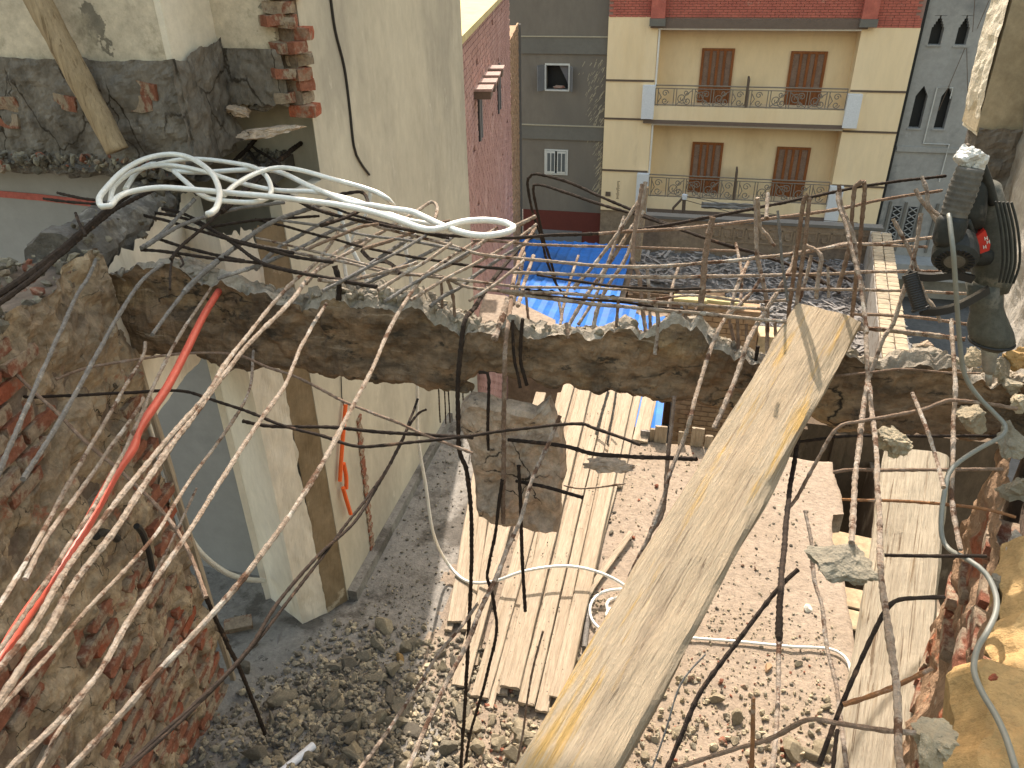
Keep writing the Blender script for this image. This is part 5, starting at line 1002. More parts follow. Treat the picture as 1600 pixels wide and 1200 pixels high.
 ('third from the right of pale mortar-crusted bars sticking up behind the broken beam','steel bars sticking up behind the broken beam','pale',0.0112,[(0.53,3.40,3.38),(0.52,3.35,3.29),(0.50,3.30,3.20)]),
 ('second from the right of pale mortar-crusted bars sticking up behind the broken beam','steel bars sticking up behind the broken beam','pale',0.0124,[(0.50,3.40,3.42),(0.56,3.35,3.40),(0.56,3.30,3.31),(0.56,3.25,3.24)]),
 ('rightmost of the pale mortar-crusted steel bars sticking up behind the broken beam','steel bars sticking up behind the broken beam','pale',0.0082,[(0.59,3.30,3.37),(0.61,3.25,3.25)]),
 ('second from the right of rust-brown bars sticking up behind the broken beam','steel bars sticking up behind the broken beam','brown',0.0121,[(0.47,3.30,3.08),(0.45,3.27,3.42),(0.44,3.25,3.66),(0.45,3.25,3.69),(0.46,3.25,3.67),(0.47,3.23,3.50),(0.48,3.20,3.15)]),
 ('rightmost of the rust-brown steel bars sticking up behind the broken beam','steel bars sticking up behind the broken beam','brown',0.0118,[(0.73,3.30,3.13),(0.69,3.27,3.48),(0.66,3.25,3.72),(0.64,3.24,3.75),(0.62,3.24,3.73),(0.64,3.22,3.50),(0.63,3.20,3.32)]),
 ('sixth from the right of rust-brown bars sticking up behind the broken beam','steel bars sticking up behind the broken beam','brown',0.0112,[(0.21,3.20,3.13),(0.24,3.15,3.06),(0.28,3.10,3.00)]),
 ('fourth from the right of rust-brown bars sticking up behind the broken beam','steel bars sticking up behind the broken beam','brown',0.0097,[(0.28,3.15,3.14),(0.29,3.10,3.05)]),
 ('fifth from the right of rust-brown bars sticking up behind the broken beam','steel bars sticking up behind the broken beam','brown',0.0097,[(0.24,3.15,3.16),(0.26,3.10,3.03)]),
 ('leftmost of the rust-brown steel bars sticking up behind the broken beam','steel bars sticking up behind the broken beam','brown',0.0097,[(-0.77,3.50,3.04),(-0.75,3.45,2.96),(-0.73,3.40,2.88)]),
 ('third from the left of rust-brown bars sticking up behind the broken beam','steel bars sticking up behind the broken beam','brown',0.0098,[(-0.27,3.10,3.23),(-0.27,3.08,3.17),(-0.27,3.05,3.12)]),
 ('sixth from the left of rust-brown bars sticking up behind the broken beam','steel bars sticking up behind the broken beam','brown',0.0096,[(0.02,3.10,3.23),(0.02,3.05,3.18)]),
 ('leftmost of the blackened steel bars sticking up behind the broken beam','steel bars sticking up behind the broken beam','dark',0.0177,[(-1.57,3.05,3.31),(-1.55,3.03,3.24),(-1.55,3.00,3.16)]),
 ('leftmost of the pale mortar-crusted steel bars sticking up behind the broken beam','steel bars sticking up behind the broken beam','pale',0.0203,[(-0.79,3.20,3.14),(-0.79,3.06,3.10),(-0.79,2.93,3.07)]),
 ('fifth from the left of pale mortar-crusted bars by the pale slanting plank','steel bars by the pale slanting plank','pale',0.0114,[(0.57,3.30,3.72),(0.59,3.27,3.64),(0.64,3.20,3.55),(0.67,3.10,3.44),(0.69,3.05,3.38),(0.71,2.97,3.27),(0.71,2.80,3.18),(0.71,2.70,3.14),(0.69,2.40,3.10),(0.65,2.05,3.08),(0.62,1.80,3.06),(0.59,1.60,3.09),(0.57,1.35,3.10),(0.53,1.15,3.13),(0.51,1.05,3.18),(0.56,1.05,3.00)]),
 ('third from the left of pale mortar-crusted bars by the pale slanting plank','steel bars by the pale slanting plank','pale',0.0099,[(0.56,3.25,3.70),(0.57,3.19,3.65),(0.60,3.11,3.59),(0.65,2.91,3.44),(0.67,2.75,3.33)]),
 ('fourth from the left of pale mortar-crusted bars by the pale slanting plank','steel bars by the pale slanting plank','pale',0.0119,[(0.71,2.75,3.15),(0.68,2.58,3.10),(0.64,2.36,3.05),(0.60,2.14,3.03),(0.56,1.90,3.04)]),
 ('second from the right of pale mortar-crusted bars by the pale slanting plank','steel bars by the pale slanting plank','pale',0.0097,[(0.84,3.20,3.79),(0.86,3.16,3.75),(0.87,3.13,3.70),(0.91,3.10,3.67)]),
 ('fourth from the right of pale mortar-crusted bars by the pale slanting plank','steel bars by the pale slanting plank','pale',0.0098,[(0.83,3.20,3.74),(0.85,3.17,3.71),(0.89,3.14,3.67),(0.92,3.10,3.63)]),
 ('fifth from the right of pale mortar-crusted bars by the pale slanting plank','steel bars by the pale slanting plank','pale',0.0103,[(0.80,3.30,3.59),(0.87,3.25,3.49),(0.91,3.20,3.42),(0.95,3.16,3.33),(0.99,3.13,3.29),(1.02,3.10,3.24)]),
 ('sixth from the left of pale mortar-crusted bars by the pale slanting plank','steel bars by the pale slanting plank','pale',0.0116,[(0.90,3.30,3.62),(0.89,3.22,3.48),(0.88,3.18,3.41),(0.86,3.13,3.33),(0.84,3.07,3.23),(0.81,3.04,3.18),(0.78,2.98,3.09),(0.77,2.95,3.04)]),
 ('third from the right of pale mortar-crusted bars by the pale slanting plank','steel bars by the pale slanting plank','pale',0.0085,[(0.83,2.60,3.18),(0.84,2.45,3.16),(0.84,2.30,3.15),(0.83,2.10,3.14)]),
 ('rightmost of the pale mortar-crusted steel bars by the pale slanting plank','steel bars by the pale slanting plank','pale',0.0100,[(1.02,3.00,3.30),(1.01,2.86,3.23),(1.00,2.71,3.16),(0.97,2.53,3.09),(0.94,2.36,3.04),(0.91,2.20,3.01),(0.89,2.00,2.99)]),
 ('third from the left of rust-brown bars by the pale slanting plank','steel bars by the pale slanting plank','brown',0.0063,[(0.60,2.92,3.04),(0.64,2.92,3.05),(0.76,2.92,3.08),(0.88,2.92,3.11),(1.04,2.92,3.11),(1.15,2.92,3.12)]),
 ('second from the right of blackened bars by the pale slanting plank','steel bars by the pale slanting plank','dark',0.0087,[(0.50,2.75,2.82),(0.66,2.74,2.88),(0.81,2.73,2.91),(1.00,2.71,2.95),(1.19,2.70,2.98)]),
 ('second from the left of rust-brown bars by the pale slanting plank','steel bars by the pale slanting plank','brown',0.0091,[(0.45,2.40,2.74),(0.48,2.41,2.79),(0.53,2.44,2.95),(0.58,2.47,3.08),(0.66,2.49,3.11),(0.84,2.53,3.15),(0.91,2.55,3.18),(0.96,2.56,3.19),(1.17,2.60,3.16)]),
 ('rightmost of the rust-brown steel bars by the pale slanting plank','steel bars by the pale slanting plank','brown',0.0092,[(0.61,2.50,2.87),(0.67,2.49,2.90),(0.78,2.48,2.92),(0.97,2.47,2.96),(1.13,2.45,3.00)]),
 ('rightmost of the orange rusted steel bars by the pale slanting plank','steel bars by the pale slanting plank','rusty',0.0074,[(0.61,2.30,2.90),(0.74,2.27,2.94),(0.89,2.25,2.97),(1.03,2.22,2.99),(1.10,2.20,2.99)]),
 ('second from the left of blackened bars by the pale slanting plank','steel bars by the pale slanting plank','dark',0.0125,[(0.52,2.80,2.87),(0.46,2.45,2.85),(0.42,2.17,2.87),(0.39,1.94,2.91),(0.35,1.68,3.00),(0.31,1.40,3.13)]),
 ('leftmost of the pale mortar-crusted steel bars by the pale slanting plank','steel bars by the pale slanting plank','pale',0.0094,[(0.42,2.00,2.70),(0.41,1.85,2.66),(0.40,1.66,2.62),(0.37,1.40,2.63),(0.35,1.20,2.69)]),
 ('leftmost of the blackened steel bars by the pale slanting plank','steel bars by the pale slanting plank','dark',0.0095,[(0.43,1.90,2.91),(0.37,1.84,2.87),(0.28,1.73,2.78),(0.21,1.64,2.71),(0.16,1.57,2.65),(0.12,1.48,2.57),(0.09,1.41,2.51),(0.03,1.30,2.42)]),
 ('second from the left of pale mortar-crusted bars by the pale slanting plank','steel bars by the pale slanting plank','pale',0.0090,[(0.50,2.30,2.83),(0.52,2.21,2.78),(0.53,2.08,2.71),(0.55,2.00,2.68),(0.56,1.87,2.63),(0.58,1.75,2.60),(0.58,1.63,2.58),(0.58,1.48,2.58),(0.57,1.30,2.60)]),
 ('rightmost of the blackened steel bars by the pale slanting plank','steel bars by the pale slanting plank','dark',0.0077,[(0.69,2.00,2.93),(0.82,1.97,2.98),(0.94,1.95,3.02)]),
 ('fourth from the left of blackened bars by the pale slanting plank','steel bars by the pale slanting plank','dark',0.0084,[(0.78,1.75,3.02),(0.71,1.71,3.04),(0.63,1.66,3.06),(0.60,1.63,3.03),(0.57,1.58,2.98),(0.54,1.52,2.93),(0.51,1.46,2.87),(0.49,1.42,2.82),(0.46,1.35,2.76)]),
 ('second from the left of orange rusted bars by the pale slanting plank','steel bars by the pale slanting plank','rusty',0.0089,[(0.51,1.45,2.88),(0.61,1.47,2.94),(0.70,1.50,3.01)]),
 ('leftmost of the rust-brown steel bars by the pale slanting plank','steel bars by the pale slanting plank','brown',0.0077,[(-0.02,1.30,2.56),(0.11,1.29,2.72),(0.22,1.28,2.84),(0.31,1.27,2.93),(0.38,1.27,3.02),(0.44,1.26,3.04),(0.55,1.25,3.06),(0.60,1.25,3.07)]),
 ('leftmost of the orange rusted steel bars by the pale slanting plank','steel bars by the pale slanting plank','rusty',0.0074,[(0.25,1.25,3.09),(0.27,1.20,2.89)]),
 ('only dusty grey steel bar by the pale slanting plank','steel bars by the pale slanting plank','grey',0.0037,[(0.17,1.60,2.81),(0.11,1.54,2.74),(0.08,1.46,2.64),(0.05,1.39,2.54),(0.01,1.30,2.42)]),
 ('third from the left of blackened bars by the pale slanting plank','steel bars by the pale slanting plank','dark',0.0068,[(0.48,1.35,2.90),(0.44,1.20,2.95)]),
 ('leftmost of the blackened steel bars beyond the far slab edge','steel bars beyond the far slab edge','dark',0.0096,[(-2.25,6.18,0.82),(-2.25,6.15,0.39)]),
 ('second from the left of blackened bars beyond the far slab edge','steel bars beyond the far slab edge','dark',0.0096,[(-2.20,6.21,0.81),(-2.20,6.18,0.36)]),
 ('third from the left of blackened bars beyond the far slab edge','steel bars beyond the far slab edge','dark',0.0093,[(-2.10,6.04,0.92),(-2.10,6.02,0.49)]),
 ('second from the right of blackened bars beyond the far slab edge','steel bars beyond the far slab edge','dark',0.0101,[(-2.14,6.60,0.59),(-2.14,6.60,0.28)]),
 ('rightmost of the blackened steel bars beyond the far slab edge','steel bars beyond the far slab edge','dark',0.0101,[(-2.04,6.60,0.61),(-2.04,6.60,0.29)]),
 ('leftmost of the dusty grey steel bars beyond the far slab edge','steel bars beyond the far slab edge','grey',0.0200,[(-0.65,6.90,0.51),(-0.70,6.78,0.28),(-0.76,6.60,-0.06)]),
 ('second from the left of dusty grey bars beyond the far slab edge','steel bars beyond the far slab edge','grey',0.0166,[(-0.57,6.90,0.51),(-0.58,6.77,0.30),(-0.61,6.60,0.00)]),
 ('second from the left of rust-brown bars sticking up behind the broken beam','steel bars sticking up behind the broken beam','brown',0.0113,[(-0.49,3.05,3.12),(-0.47,3.00,3.07)]),
 ('third from the right of rust-brown bars sticking up behind the broken beam','steel bars sticking up behind the broken beam','brown',0.0094,[(0.39,3.10,3.18),(0.41,3.05,3.08)]),
 ('fourth from the right of pale mortar-crusted bars sticking up behind the broken beam','steel bars sticking up behind the broken beam','pale',0.0102,[(0.29,3.20,3.70),(0.29,3.10,3.63)]),
 ('fifth from the left of pale mortar-crusted bars sticking up behind the broken beam','steel bars sticking up behind the broken beam','pale',0.0093,[(-0.59,3.40,3.09),(-0.55,3.30,3.01)]),
 ('seventh from the left of rust-brown bars sticking up behind the broken beam','steel bars sticking up behind the broken beam','brown',0.0084,[(0.06,3.20,3.18),(0.08,3.10,3.15)]),
 ('rightmost of the pale mortar-crusted steel bars hanging around the suspended concrete chunk','steel bars hanging around the suspended concrete chunk','pale',0.0084,[(-0.65,4.10,1.40),(-0.52,4.04,1.44),(-0.23,3.90,1.63)]),
 ('third from the left of pale mortar-crusted bars sticking up behind the broken beam','steel bars sticking up behind the broken beam','pale',0.0146,[(-1.00,4.50,2.88),(-0.91,3.95,2.92),(-0.84,3.50,2.98)]),
 ('fourth from the left of pale mortar-crusted bars sticking up behind the broken beam','steel bars sticking up behind the broken beam','pale',0.0141,[(-0.90,4.30,2.94),(-0.85,3.84,2.97),(-0.79,3.40,3.02)]),
 ('second from the left of pale mortar-crusted bars sticking up behind the broken beam','steel bars sticking up behind the broken beam','pale',0.0142,[(-0.99,4.10,2.56),(-0.95,3.77,2.68),(-0.88,3.30,2.87)]),
 ('eleventh from the left of pale mortar-crusted bars sticking up behind the broken beam','steel bars sticking up behind the broken beam','pale',0.0104,[(-0.17,3.40,3.26),(-0.15,3.35,3.13),(-0.13,3.30,3.00)]),
 ('fifth from the left of rust-brown bars sticking up behind the broken beam','steel bars sticking up behind the broken beam','brown',0.0083,[(-0.05,3.15,3.20),(-0.05,3.05,3.16)]),
 ('third from the left of pale mortar-crusted bars tangled under the white hose','steel bars tangled under the white hose','pale',0.0114,[(-1.28,2.85,3.30),(-1.22,2.97,3.32),(-1.14,3.08,3.35),(-1.07,3.25,3.38)]),
 ('leftmost of the rust-brown steel bars tangled under the white hose','steel bars tangled under the white hose','brown',0.0111,[(-1.81,3.25,3.30),(-1.71,3.35,3.33),(-1.61,3.44,3.36),(-1.51,3.45,3.38)]),
 ('second from the left of blackened bars sticking up behind the broken beam','steel bars sticking up behind the broken beam','dark',0.0109,[(0.33,3.05,3.09),(0.33,3.03,2.99),(0.33,3.02,2.92)]),
 ('fifth from the right of dusty grey bars tangled under the white hose','steel bars tangled under the white hose','grey',0.0103,[(-1.51,2.79,3.30),(-1.42,2.98,3.32),(-1.32,3.19,3.34),(-1.22,3.47,3.36)]),
 ('fourth from the left of pale mortar-crusted bars tangled under the white hose','steel bars tangled under the white hose','pale',0.0103,[(-1.12,2.81,3.28),(-1.04,2.99,3.30),(-0.94,3.17,3.32),(-0.82,3.42,3.34),(-0.75,3.65,3.36)]),
 ('rightmost of the pale mortar-crusted steel bars tangled under the white hose','steel bars tangled under the white hose','pale',0.0096,[(-0.86,2.81,3.30),(-0.77,2.97,3.33),(-0.70,3.17,3.36)]),
 ('second from the right of dusty grey bars tangled under the white hose','steel bars tangled under the white hose','grey',0.0100,[(-1.21,2.74,3.30),(-1.14,2.93,3.31),(-1.05,3.13,3.33),(-0.96,3.34,3.34)]),
 ('rightmost of the blackened steel bars tangled under the white hose','steel bars tangled under the white hose','dark',0.0100,[(-2.34,3.94,3.36),(-1.98,3.78,3.36),(-1.69,3.61,3.36),(-1.34,3.45,3.36),(-1.12,3.37,3.36)]),
 ('second from the bottom of blackened bars strung lengthwise above the broken beam','steel bars strung lengthwise above the broken beam','dark',0.0083,[(-0.64,3.14,3.30),(-0.46,3.10,3.30),(-0.29,3.08,3.30),(-0.07,3.09,3.30),(0.09,3.13,3.30)]),
 ('third from the bottom of pale mortar-crusted bars strung lengthwise above the broken beam','steel bars strung lengthwise above the broken beam','pale',0.0084,[(-0.18,3.13,3.22),(0.04,3.23,3.22),(0.26,3.21,3.22),(0.45,3.26,3.22)]),
 ('sixth from the left of pale mortar-crusted bars sticking up behind the broken beam','steel bars sticking up behind the broken beam','pale',0.0094,[(-0.54,3.70,3.19),(-0.55,3.50,3.13),(-0.55,3.32,3.07),(-0.54,3.20,3.04)]),
 ('eighth from the left of pale mortar-crusted bars sticking up behind the broken beam','steel bars sticking up behind the broken beam','pale',0.0105,[(-0.31,3.60,3.44),(-0.35,3.44,3.30),(-0.39,3.28,3.17),(-0.45,3.15,3.07)]),
 ('only dusty grey steel bar sticking up behind the broken beam','steel bars sticking up behind the broken beam','grey',0.0081,[(0.35,3.30,3.60),(0.39,3.25,3.42),(0.44,3.20,3.24)]),
 ('eleventh from the right of pale mortar-crusted bars sticking up behind the broken beam','steel bars sticking up behind the broken beam','pale',0.0088,[(-0.03,3.50,3.25),(-0.05,3.37,3.19),(-0.06,3.20,3.12)]),
 ('ninth from the right of pale mortar-crusted bars sticking up behind the broken beam','steel bars sticking up behind the broken beam','pale',0.0087,[(0.22,3.60,3.34),(0.25,3.40,3.27),(0.25,3.20,3.20)]),
 ('sixth from the left of dusty grey bars tangled under the white hose','steel bars tangled under the white hose','grey',0.0095,[(-2.08,3.52,3.34),(-1.85,3.49,3.34),(-1.56,3.39,3.34),(-1.32,3.36,3.34),(-1.03,3.27,3.34)]),
]

for i, (lb, grp, fin, r, pts) in enumerate(BARS):
    P = resample(pts, .017); r *= .74
    # slight kinks and crust
    Q = [p+Vector((noise.noise(p*6+Vector((i, 0, 0))), noise.noise(p*6+Vector((0, i, 3))), noise.noise(p*6+Vector((5, 0, i)))))*.0032 for p in P]
    rr = [r*(1+.22*noise.noise(p*28+Vector((i*3.1, 0, 0)))+(.28*max(0, noise.noise(p*9+Vector((i, 2, 0)))) if fin in ('pale', 'grey') else 0)) for p in Q]
    rr = [a*(.91 if k % 2 else 1.09) for k, a in enumerate(rr)]
    g = MB(); g.tube(Q, rr, 7, wob=.12, seed=i)
    tag(g.build('rebar', fin, smooth=False), lb, 'steel bar', grp)
lump('mortar_clump', (-1.884,2.000,3.093), (.024, .022, .048), 'stone_pale', 151, 'whitish mortar clump stuck on a bar beside the red conduit', 'mortar clump', rot=(.2, .5, .2), sub=4, rough=.6)
g = MB(); g.tube(resample([(-1.593,3.408,3.250),(-1.486,3.266,3.264),(-1.399,3.227,3.278),(-1.329,3.155,3.288),(-1.249,3.036,3.300)], .02), .012, 4, wob=.2); tag(g.build('metal_strap', 'dark'), 'crumpled dark metal strap among the bars above the beam', 'strap')
# red conduit lying across the bars
P = resample([(-1.466,0.805,3.120),(-1.504,0.931,3.123),(-1.548,1.076,3.127),(-1.596,1.298,3.132),(-1.710,1.631,3.137),(-1.746,1.773,3.139),(-1.800,1.879,3.140),(-1.872,2.142,3.143),(-1.972,2.420,3.145),(-2.104,2.770,3.148),(-2.199,3.071,3.150)], .03)
g = MB(); g.tube(P, .0165, 9, wob=.06); tag(g.build('red_conduit', 'red_tube', smooth=True), 'long red plastic conduit lying along the bars over the brick wall', 'conduit')

# ------------------------------------------------------------------ white hose
HG = 'white hose'
def hose(pts, r, label, name='white_hose', step=.03):
    g = MB(); g.tube(resample(pts, step), r, 12); return tag(g.build(name, 'hose', smooth=True), label, 'hose', HG)
hose([(-1.972,2.761,3.620),(-1.978,2.835,3.619),(-2.110,3.079,3.617),(-2.342,3.384,3.615),(-2.613,3.633,3.613),(-2.794,3.711,3.611),(-2.879,3.608,3.608),(-2.838,3.372,3.606),(-2.721,3.095,3.604),(-2.638,2.935,3.602),(-2.541,2.828,3.602),(-2.512,2.845,3.601),(-2.570,2.977,3.600),(-2.570,3.076,3.598),(-2.486,3.166,3.595),(-2.319,3.173,3.592),(-2.088,3.164,3.588),(-1.867,3.155,3.584),(-1.706,3.133,3.581),(-1.549,3.112,3.578),(-1.389,3.065,3.575),(-1.217,2.980,3.572),(-1.089,2.900,3.570),(-1.023,2.892,3.568),(-0.981,2.954,3.567),(-0.933,3.027,3.565),(-0.846,3.067,3.563),(-0.759,3.054,3.561),(-0.716,3.014,3.560),(-0.720,2.950,3.560),(-0.782,2.896,3.558),(-0.862,2.894,3.556),(-0.979,2.961,3.554),(-1.118,3.080,3.551),(-1.217,3.160,3.550),(-1.336,3.193,3.548),(-1.438,3.229,3.546),(-1.541,3.247,3.544),(-1.711,3.371,3.542),(-1.889,3.506,3.539),(-2.120,3.697,3.537),(-2.273,3.771,3.535),(-2.430,3.742,3.532),(-2.590,3.686,3.529),(-2.772,3.693,3.526),(-2.944,3.796,3.524),(-3.011,3.803,3.524),(-2.989,3.658,3.522),(-2.911,3.493,3.521),(-2.829,3.340,3.520)], .0138, 'looping white hose with open end draped over the broken bars')
hose([(-2.891,3.649,3.560),(-2.858,3.727,3.559),(-2.795,3.812,3.559),(-2.678,3.835,3.558),(-2.496,3.798,3.557),(-2.324,3.734,3.556),(-2.171,3.593,3.555),(-2.019,3.371,3.555),(-1.965,3.229,3.554),(-1.996,3.153,3.554),(-2.109,3.147,3.553),(-2.224,3.170,3.552),(-2.349,3.258,3.551),(-2.530,3.425,3.551),(-2.713,3.597,3.550)], .0125, 'inner loop of white hose over the dark side beam')
hose([(-2.616,2.967,3.570),(-2.805,3.248,3.566),(-2.908,3.546,3.561),(-2.818,3.695,3.555),(-2.559,3.632,3.548),(-2.274,3.493,3.541),(-2.029,3.422,3.533),(-1.829,3.450,3.526),(-1.610,3.383,3.519),(-1.402,3.257,3.512),(-1.231,3.164,3.506),(-1.076,3.148,3.500)], .0125, 'middle strand of white hose sagging across the tangle')
hose([(-2.139,3.152,3.580), (-2.184,3.342,3.580), (-2.187,3.546,3.580), (-2.128,3.659,3.580), (-2.006,3.666,3.570), (-1.799,3.602,3.550), (-1.633,3.633,3.500), (-1.539,3.604,3.480), (-1.509,3.655,3.420), (-1.747,4.300,3.129), (-1.720,4.300,2.967), (-1.700,4.300,2.756), (-1.694,4.300,2.579), (-1.708,4.300,2.251), (-1.723,4.300,1.901), (-1.751,4.300,1.507), (-1.725,4.300,1.085), (-1.678,4.250,0.663), (-1.680,4.484,0.160), (-1.514,4.394,0.080), (-1.353,4.343,0.120), (-1.194,4.351,0.180), (-1.016,4.421,0.240), (-0.776,4.521,0.250), (-0.575,4.561,0.240), (-0.352,4.556,0.200), (-0.166,4.502,0.140), (-0.029,4.398,0.080)], .0125, 'white hose dropping behind the beam to the planks below')
hose([(-2.082,4.200,3.190),(-2.066,4.193,3.105),(-2.028,4.182,2.968),(-1.979,4.172,2.858),(-1.916,4.158,2.688),(-1.881,4.150,2.584)], .0138, 'short white hose length hanging left of the others')
hose([(-1.948,4.400,3.265),(-1.987,4.381,3.119),(-2.039,4.369,3.040),(-2.123,4.350,2.901),(-2.163,4.337,2.794),(-2.146,4.313,2.603),(-2.141,4.300,2.494)], .0125, 'faint white hose strand behind the crest of the beam')
hose([(-2.850,3.042,2.331),(-2.862,3.064,2.142),(-2.877,3.107,1.894),(-2.900,3.137,1.509),(-2.916,3.220,1.168),(-2.931,3.414,0.797),(-2.942,3.632,0.513),(-2.950,3.830,0.308)], .02, 'white hose curving down against the blue-grey wall')
CO = []
for k in range(64):
    q = k*.31; CO.append(Vector((-0.066,4.295,0.040))+Vector(((.30+.10*math.sin(q*.37))*math.cos(q), (.20+.09*math.sin(q*.29+1))*math.sin(q)+.05*math.sin(q*.21), .03+.02*math.sin(k*.9))))
hose(CO, .012, 'coil of white hose on the floor half under the timber')
hose([(0.134,4.207,0.030),(0.337,4.220,0.030),(0.649,4.257,0.030),(1.031,4.292,0.030),(1.291,4.331,0.030),(1.390,4.304,0.030),(1.437,4.227,0.030),(1.436,4.090,0.030)], .011, 'white hose lying across the sunlit sand right of the timber')

# ------------------------------------------------------------------ jackhammer
JY = 2.80
jh = thing('jackhammer', (1.154,2.860,3.149), 'dusty demolition hammer standing chisel down with red label and side handle', 'jackhammer')
def jp(px_pt): return Vector(px_pt)
H0 = Vector((0.857,2.740,3.941)); H1 = Vector((0.840,2.720,3.787))
g = MB(); n_ = 26; W = [H0.lerp(H1, i/n_) for i in range(n_+1)]
g.tube(W, [.041*(1-.07*(i % 3 == 0))+.004*math.sin(i/n_*PI) for i in range(n_+1)], 16); g.build('rear_grip', 'grip_grey', jh, smooth=True)
g = MB(); a = H1; b = Vector((0.836,2.700,3.691)); g.tube([a+(a-b)*.02, a.lerp(b, .15), a.lerp(b, .8), b], [.040, .048, .046, .036], 14); g.build('grip_base', 'tool_dark', jh, smooth=True)
# top crumpled plastic bag on the handle
lump('plastic_wrap', (0.839,2.760,3.964), (.058, .055, .05), 'plastic_bag', 121, parent=jh, sub=4, rough=.6, cuts=12)
lump('plastic_wrap', (0.886,2.780,3.933), (.03, .03, .055), 'plastic_bag', 122, parent=jh, sub=4, rough=.6, cuts=12)
# body: dark housing behind, tapering to the nose
def loft(name, rows, m, smooth=True, sides=20, sq=2.6):
    g = MB(); V = []
    for c, rx, ry in rows:
        c = Vector(c)
        for k in range(sides):
            q = 2*PI*k/sides; cx = abs(math.cos(q))**(2/sq)*(1 if math.cos(q) >= 0 else -1); cy = abs(math.sin(q))**(2/sq)*(1 if math.sin(q) >= 0 else -1)
            V.append(c+Vector((rx*cx, ry*cy, 0)))
    n = len(rows); F = [(i*sides+k, (i+1)*sides+k, (i+1)*sides+(k+1) % sides, i*sides+(k+1) % sides) for i in range(n-1) for k in range(sides)]
    F += [tuple(range(sides)), tuple((n-1)*sides+k for k in range(sides-1, -1, -1))]
    g.add(V, F); return g.build(name, m, jh, smooth=smooth)
loft('housing', [((0.987,2.920,3.851), .030, .05), ((0.989,2.920,3.807), .050, .065), ((1.016,2.920,3.729), .062, .07), ((1.047,2.910,3.630), .068, .07), ((1.076,2.900,3.527), .066, .07), ((1.077,2.890,3.482), .058, .06)], 'tool_green')
loft('handle_back', [((0.920,2.860,3.914), .022, .04), ((0.920,2.850,3.856), .036, .05), ((0.925,2.840,3.783), .045, .055), ((0.924,2.830,3.730), .048, .055)], 'tool_dark')
loft('cylinder_neck', [((1.048,2.880,3.508), .062, .062), ((1.075,2.880,3.423), .058, .058), ((1.094,2.880,3.386), .060, .06), ((1.113,2.870,3.328), .078, .075), ((1.128,2.870,3.295), .078, .075), ((1.133,2.870,3.269), .060, .06), ((1.137,2.870,3.248), .034, .034)], 'tool_green', sq=2.0)
g = MB(); W = [Vector((1.130,2.870,3.282))+Vector((.074*math.cos(q), .071*math.sin(q), 0)) for q in np.linspace(0, 2*PI, 30)]; g.tube(W, .006, 6, cap=False); g.build('nose_ring', 'black_rubber', jh, smooth=True)
loft('tool_holder', [((1.128,2.860,3.269), .036, .036), ((1.135,2.860,3.226), .026, .026), ((1.147,2.860,3.176), .024, .024), ((1.152,2.860,3.157), .018, .018)], 'steel', sq=2.0)
loft('chisel', [((1.150,2.860,3.163), .014, .014), ((1.166,2.860,3.103), .010, .010)], 'steel', sq=2.0)
# dark frame of the D handle and motor
g = MB()
for P, r in (([(0.894,2.800,3.953),(0.952,2.824,3.865),(0.987,2.840,3.802)], .016), ([(0.904,2.780,3.666),(0.968,2.824,3.620),(1.020,2.860,3.610)], .034), ([(0.899,2.760,3.762),(0.936,2.778,3.703),(0.979,2.800,3.630)], .010)):
    g.tube(resample(P, .02), r, 10)
stuff(g.build('handle_frame', 'tool_dark', jh, smooth=True))
loft('motor_body', [((0.905,2.860,3.765), .045, .06), ((0.914,2.840,3.703), .056, .07), ((0.915,2.800,3.644), .058, .075)], 'tool_dark')
mc = Vector((0.875,2.720,3.670)); md = Vector((0.862,2.640,3.625))-mc; md.normalize()
g = MB(); g.tube([mc-md*.05, mc-md*.005, mc+md*.035, mc+md*.048], [.060, .070, .070, .058], 26); mcap = g.build('motor_cap', 'tool_dark', jh, smooth=False)
u1 = md.cross(Vector((1, 0, 0))).normalized(); u2 = md.cross(u1).normalized()
g = MB()
for k in range(22):
    q = 2*PI*k/22; d = u1*math.cos(q)+u2*math.sin(q); c = mc+md*.0475+d*.050
    g.obox(c, d, md.cross(d).normalized(), md, .009, .0028, .004)
stuff(g.build('vent_slots', 'dark_hole', jh))
g = MB(); g.tube([mc+md*.046, mc+md*.051], [.034, .030], 20); g.build('cap_disc', 'grip_grey', jh)
g = MB(); g.tube([Vector((0.833,2.780,3.646)), Vector((0.858,2.780,3.643))], .016, 12); g.build('brush_cap', 'black_rubber', jh)
# vent lines on the casing and red label
g = MB()
for k in range(5):
    P = [Vector((0.969,2.800,3.830))+Vector((.012*k-.004, -.035, .0)), Vector((1.001,2.800,3.745))+Vector((.013*k, -.045, 0)), Vector((1.038,2.800,3.634))+Vector((.013*k, -.045, 0)), Vector((1.056,2.800,3.553))+Vector((.011*k-.004, -.035, 0))]
    g.tube(resample(P, .02), .0042, 5)
stuff(g.build('casing_ribs', 'tool_dark', jh))
g = MB(); LBL = [(0.935,2.760,3.705),(0.961,2.760,3.733),(0.989,2.760,3.686),(0.991,2.760,3.664),(0.953,2.760,3.643)]
g.fprism([(p[0], p[2]) for p in LBL][::-1], 2.762, 2.80); g.build('red_label', 'tool_label', jh)
g = MB()
for k, (px0, pz0) in enumerate(((0, 0), (.006, .018), (-.004, .030))):
    c = Vector((0.974,2.760,3.683))+Vector((px0-.004, 0, pz0-.008)); X_ = Vector((.9, 0, .35)).normalized(); Z_ = Vector((-.35, 0, .9)).normalized(); Y_ = Vector((0, 1, 0))
    g.obox(c, X_, Y_, Z_, .0012, .0012, .006); g.obox(c+X_*.007, X_, Y_, Z_, .0012, .0012, .006); g.obox(c+X_*.0035, X_, Y_, Z_, .003, .0012, .001)
stuff(g.build('label_print', 'white_print', jh))
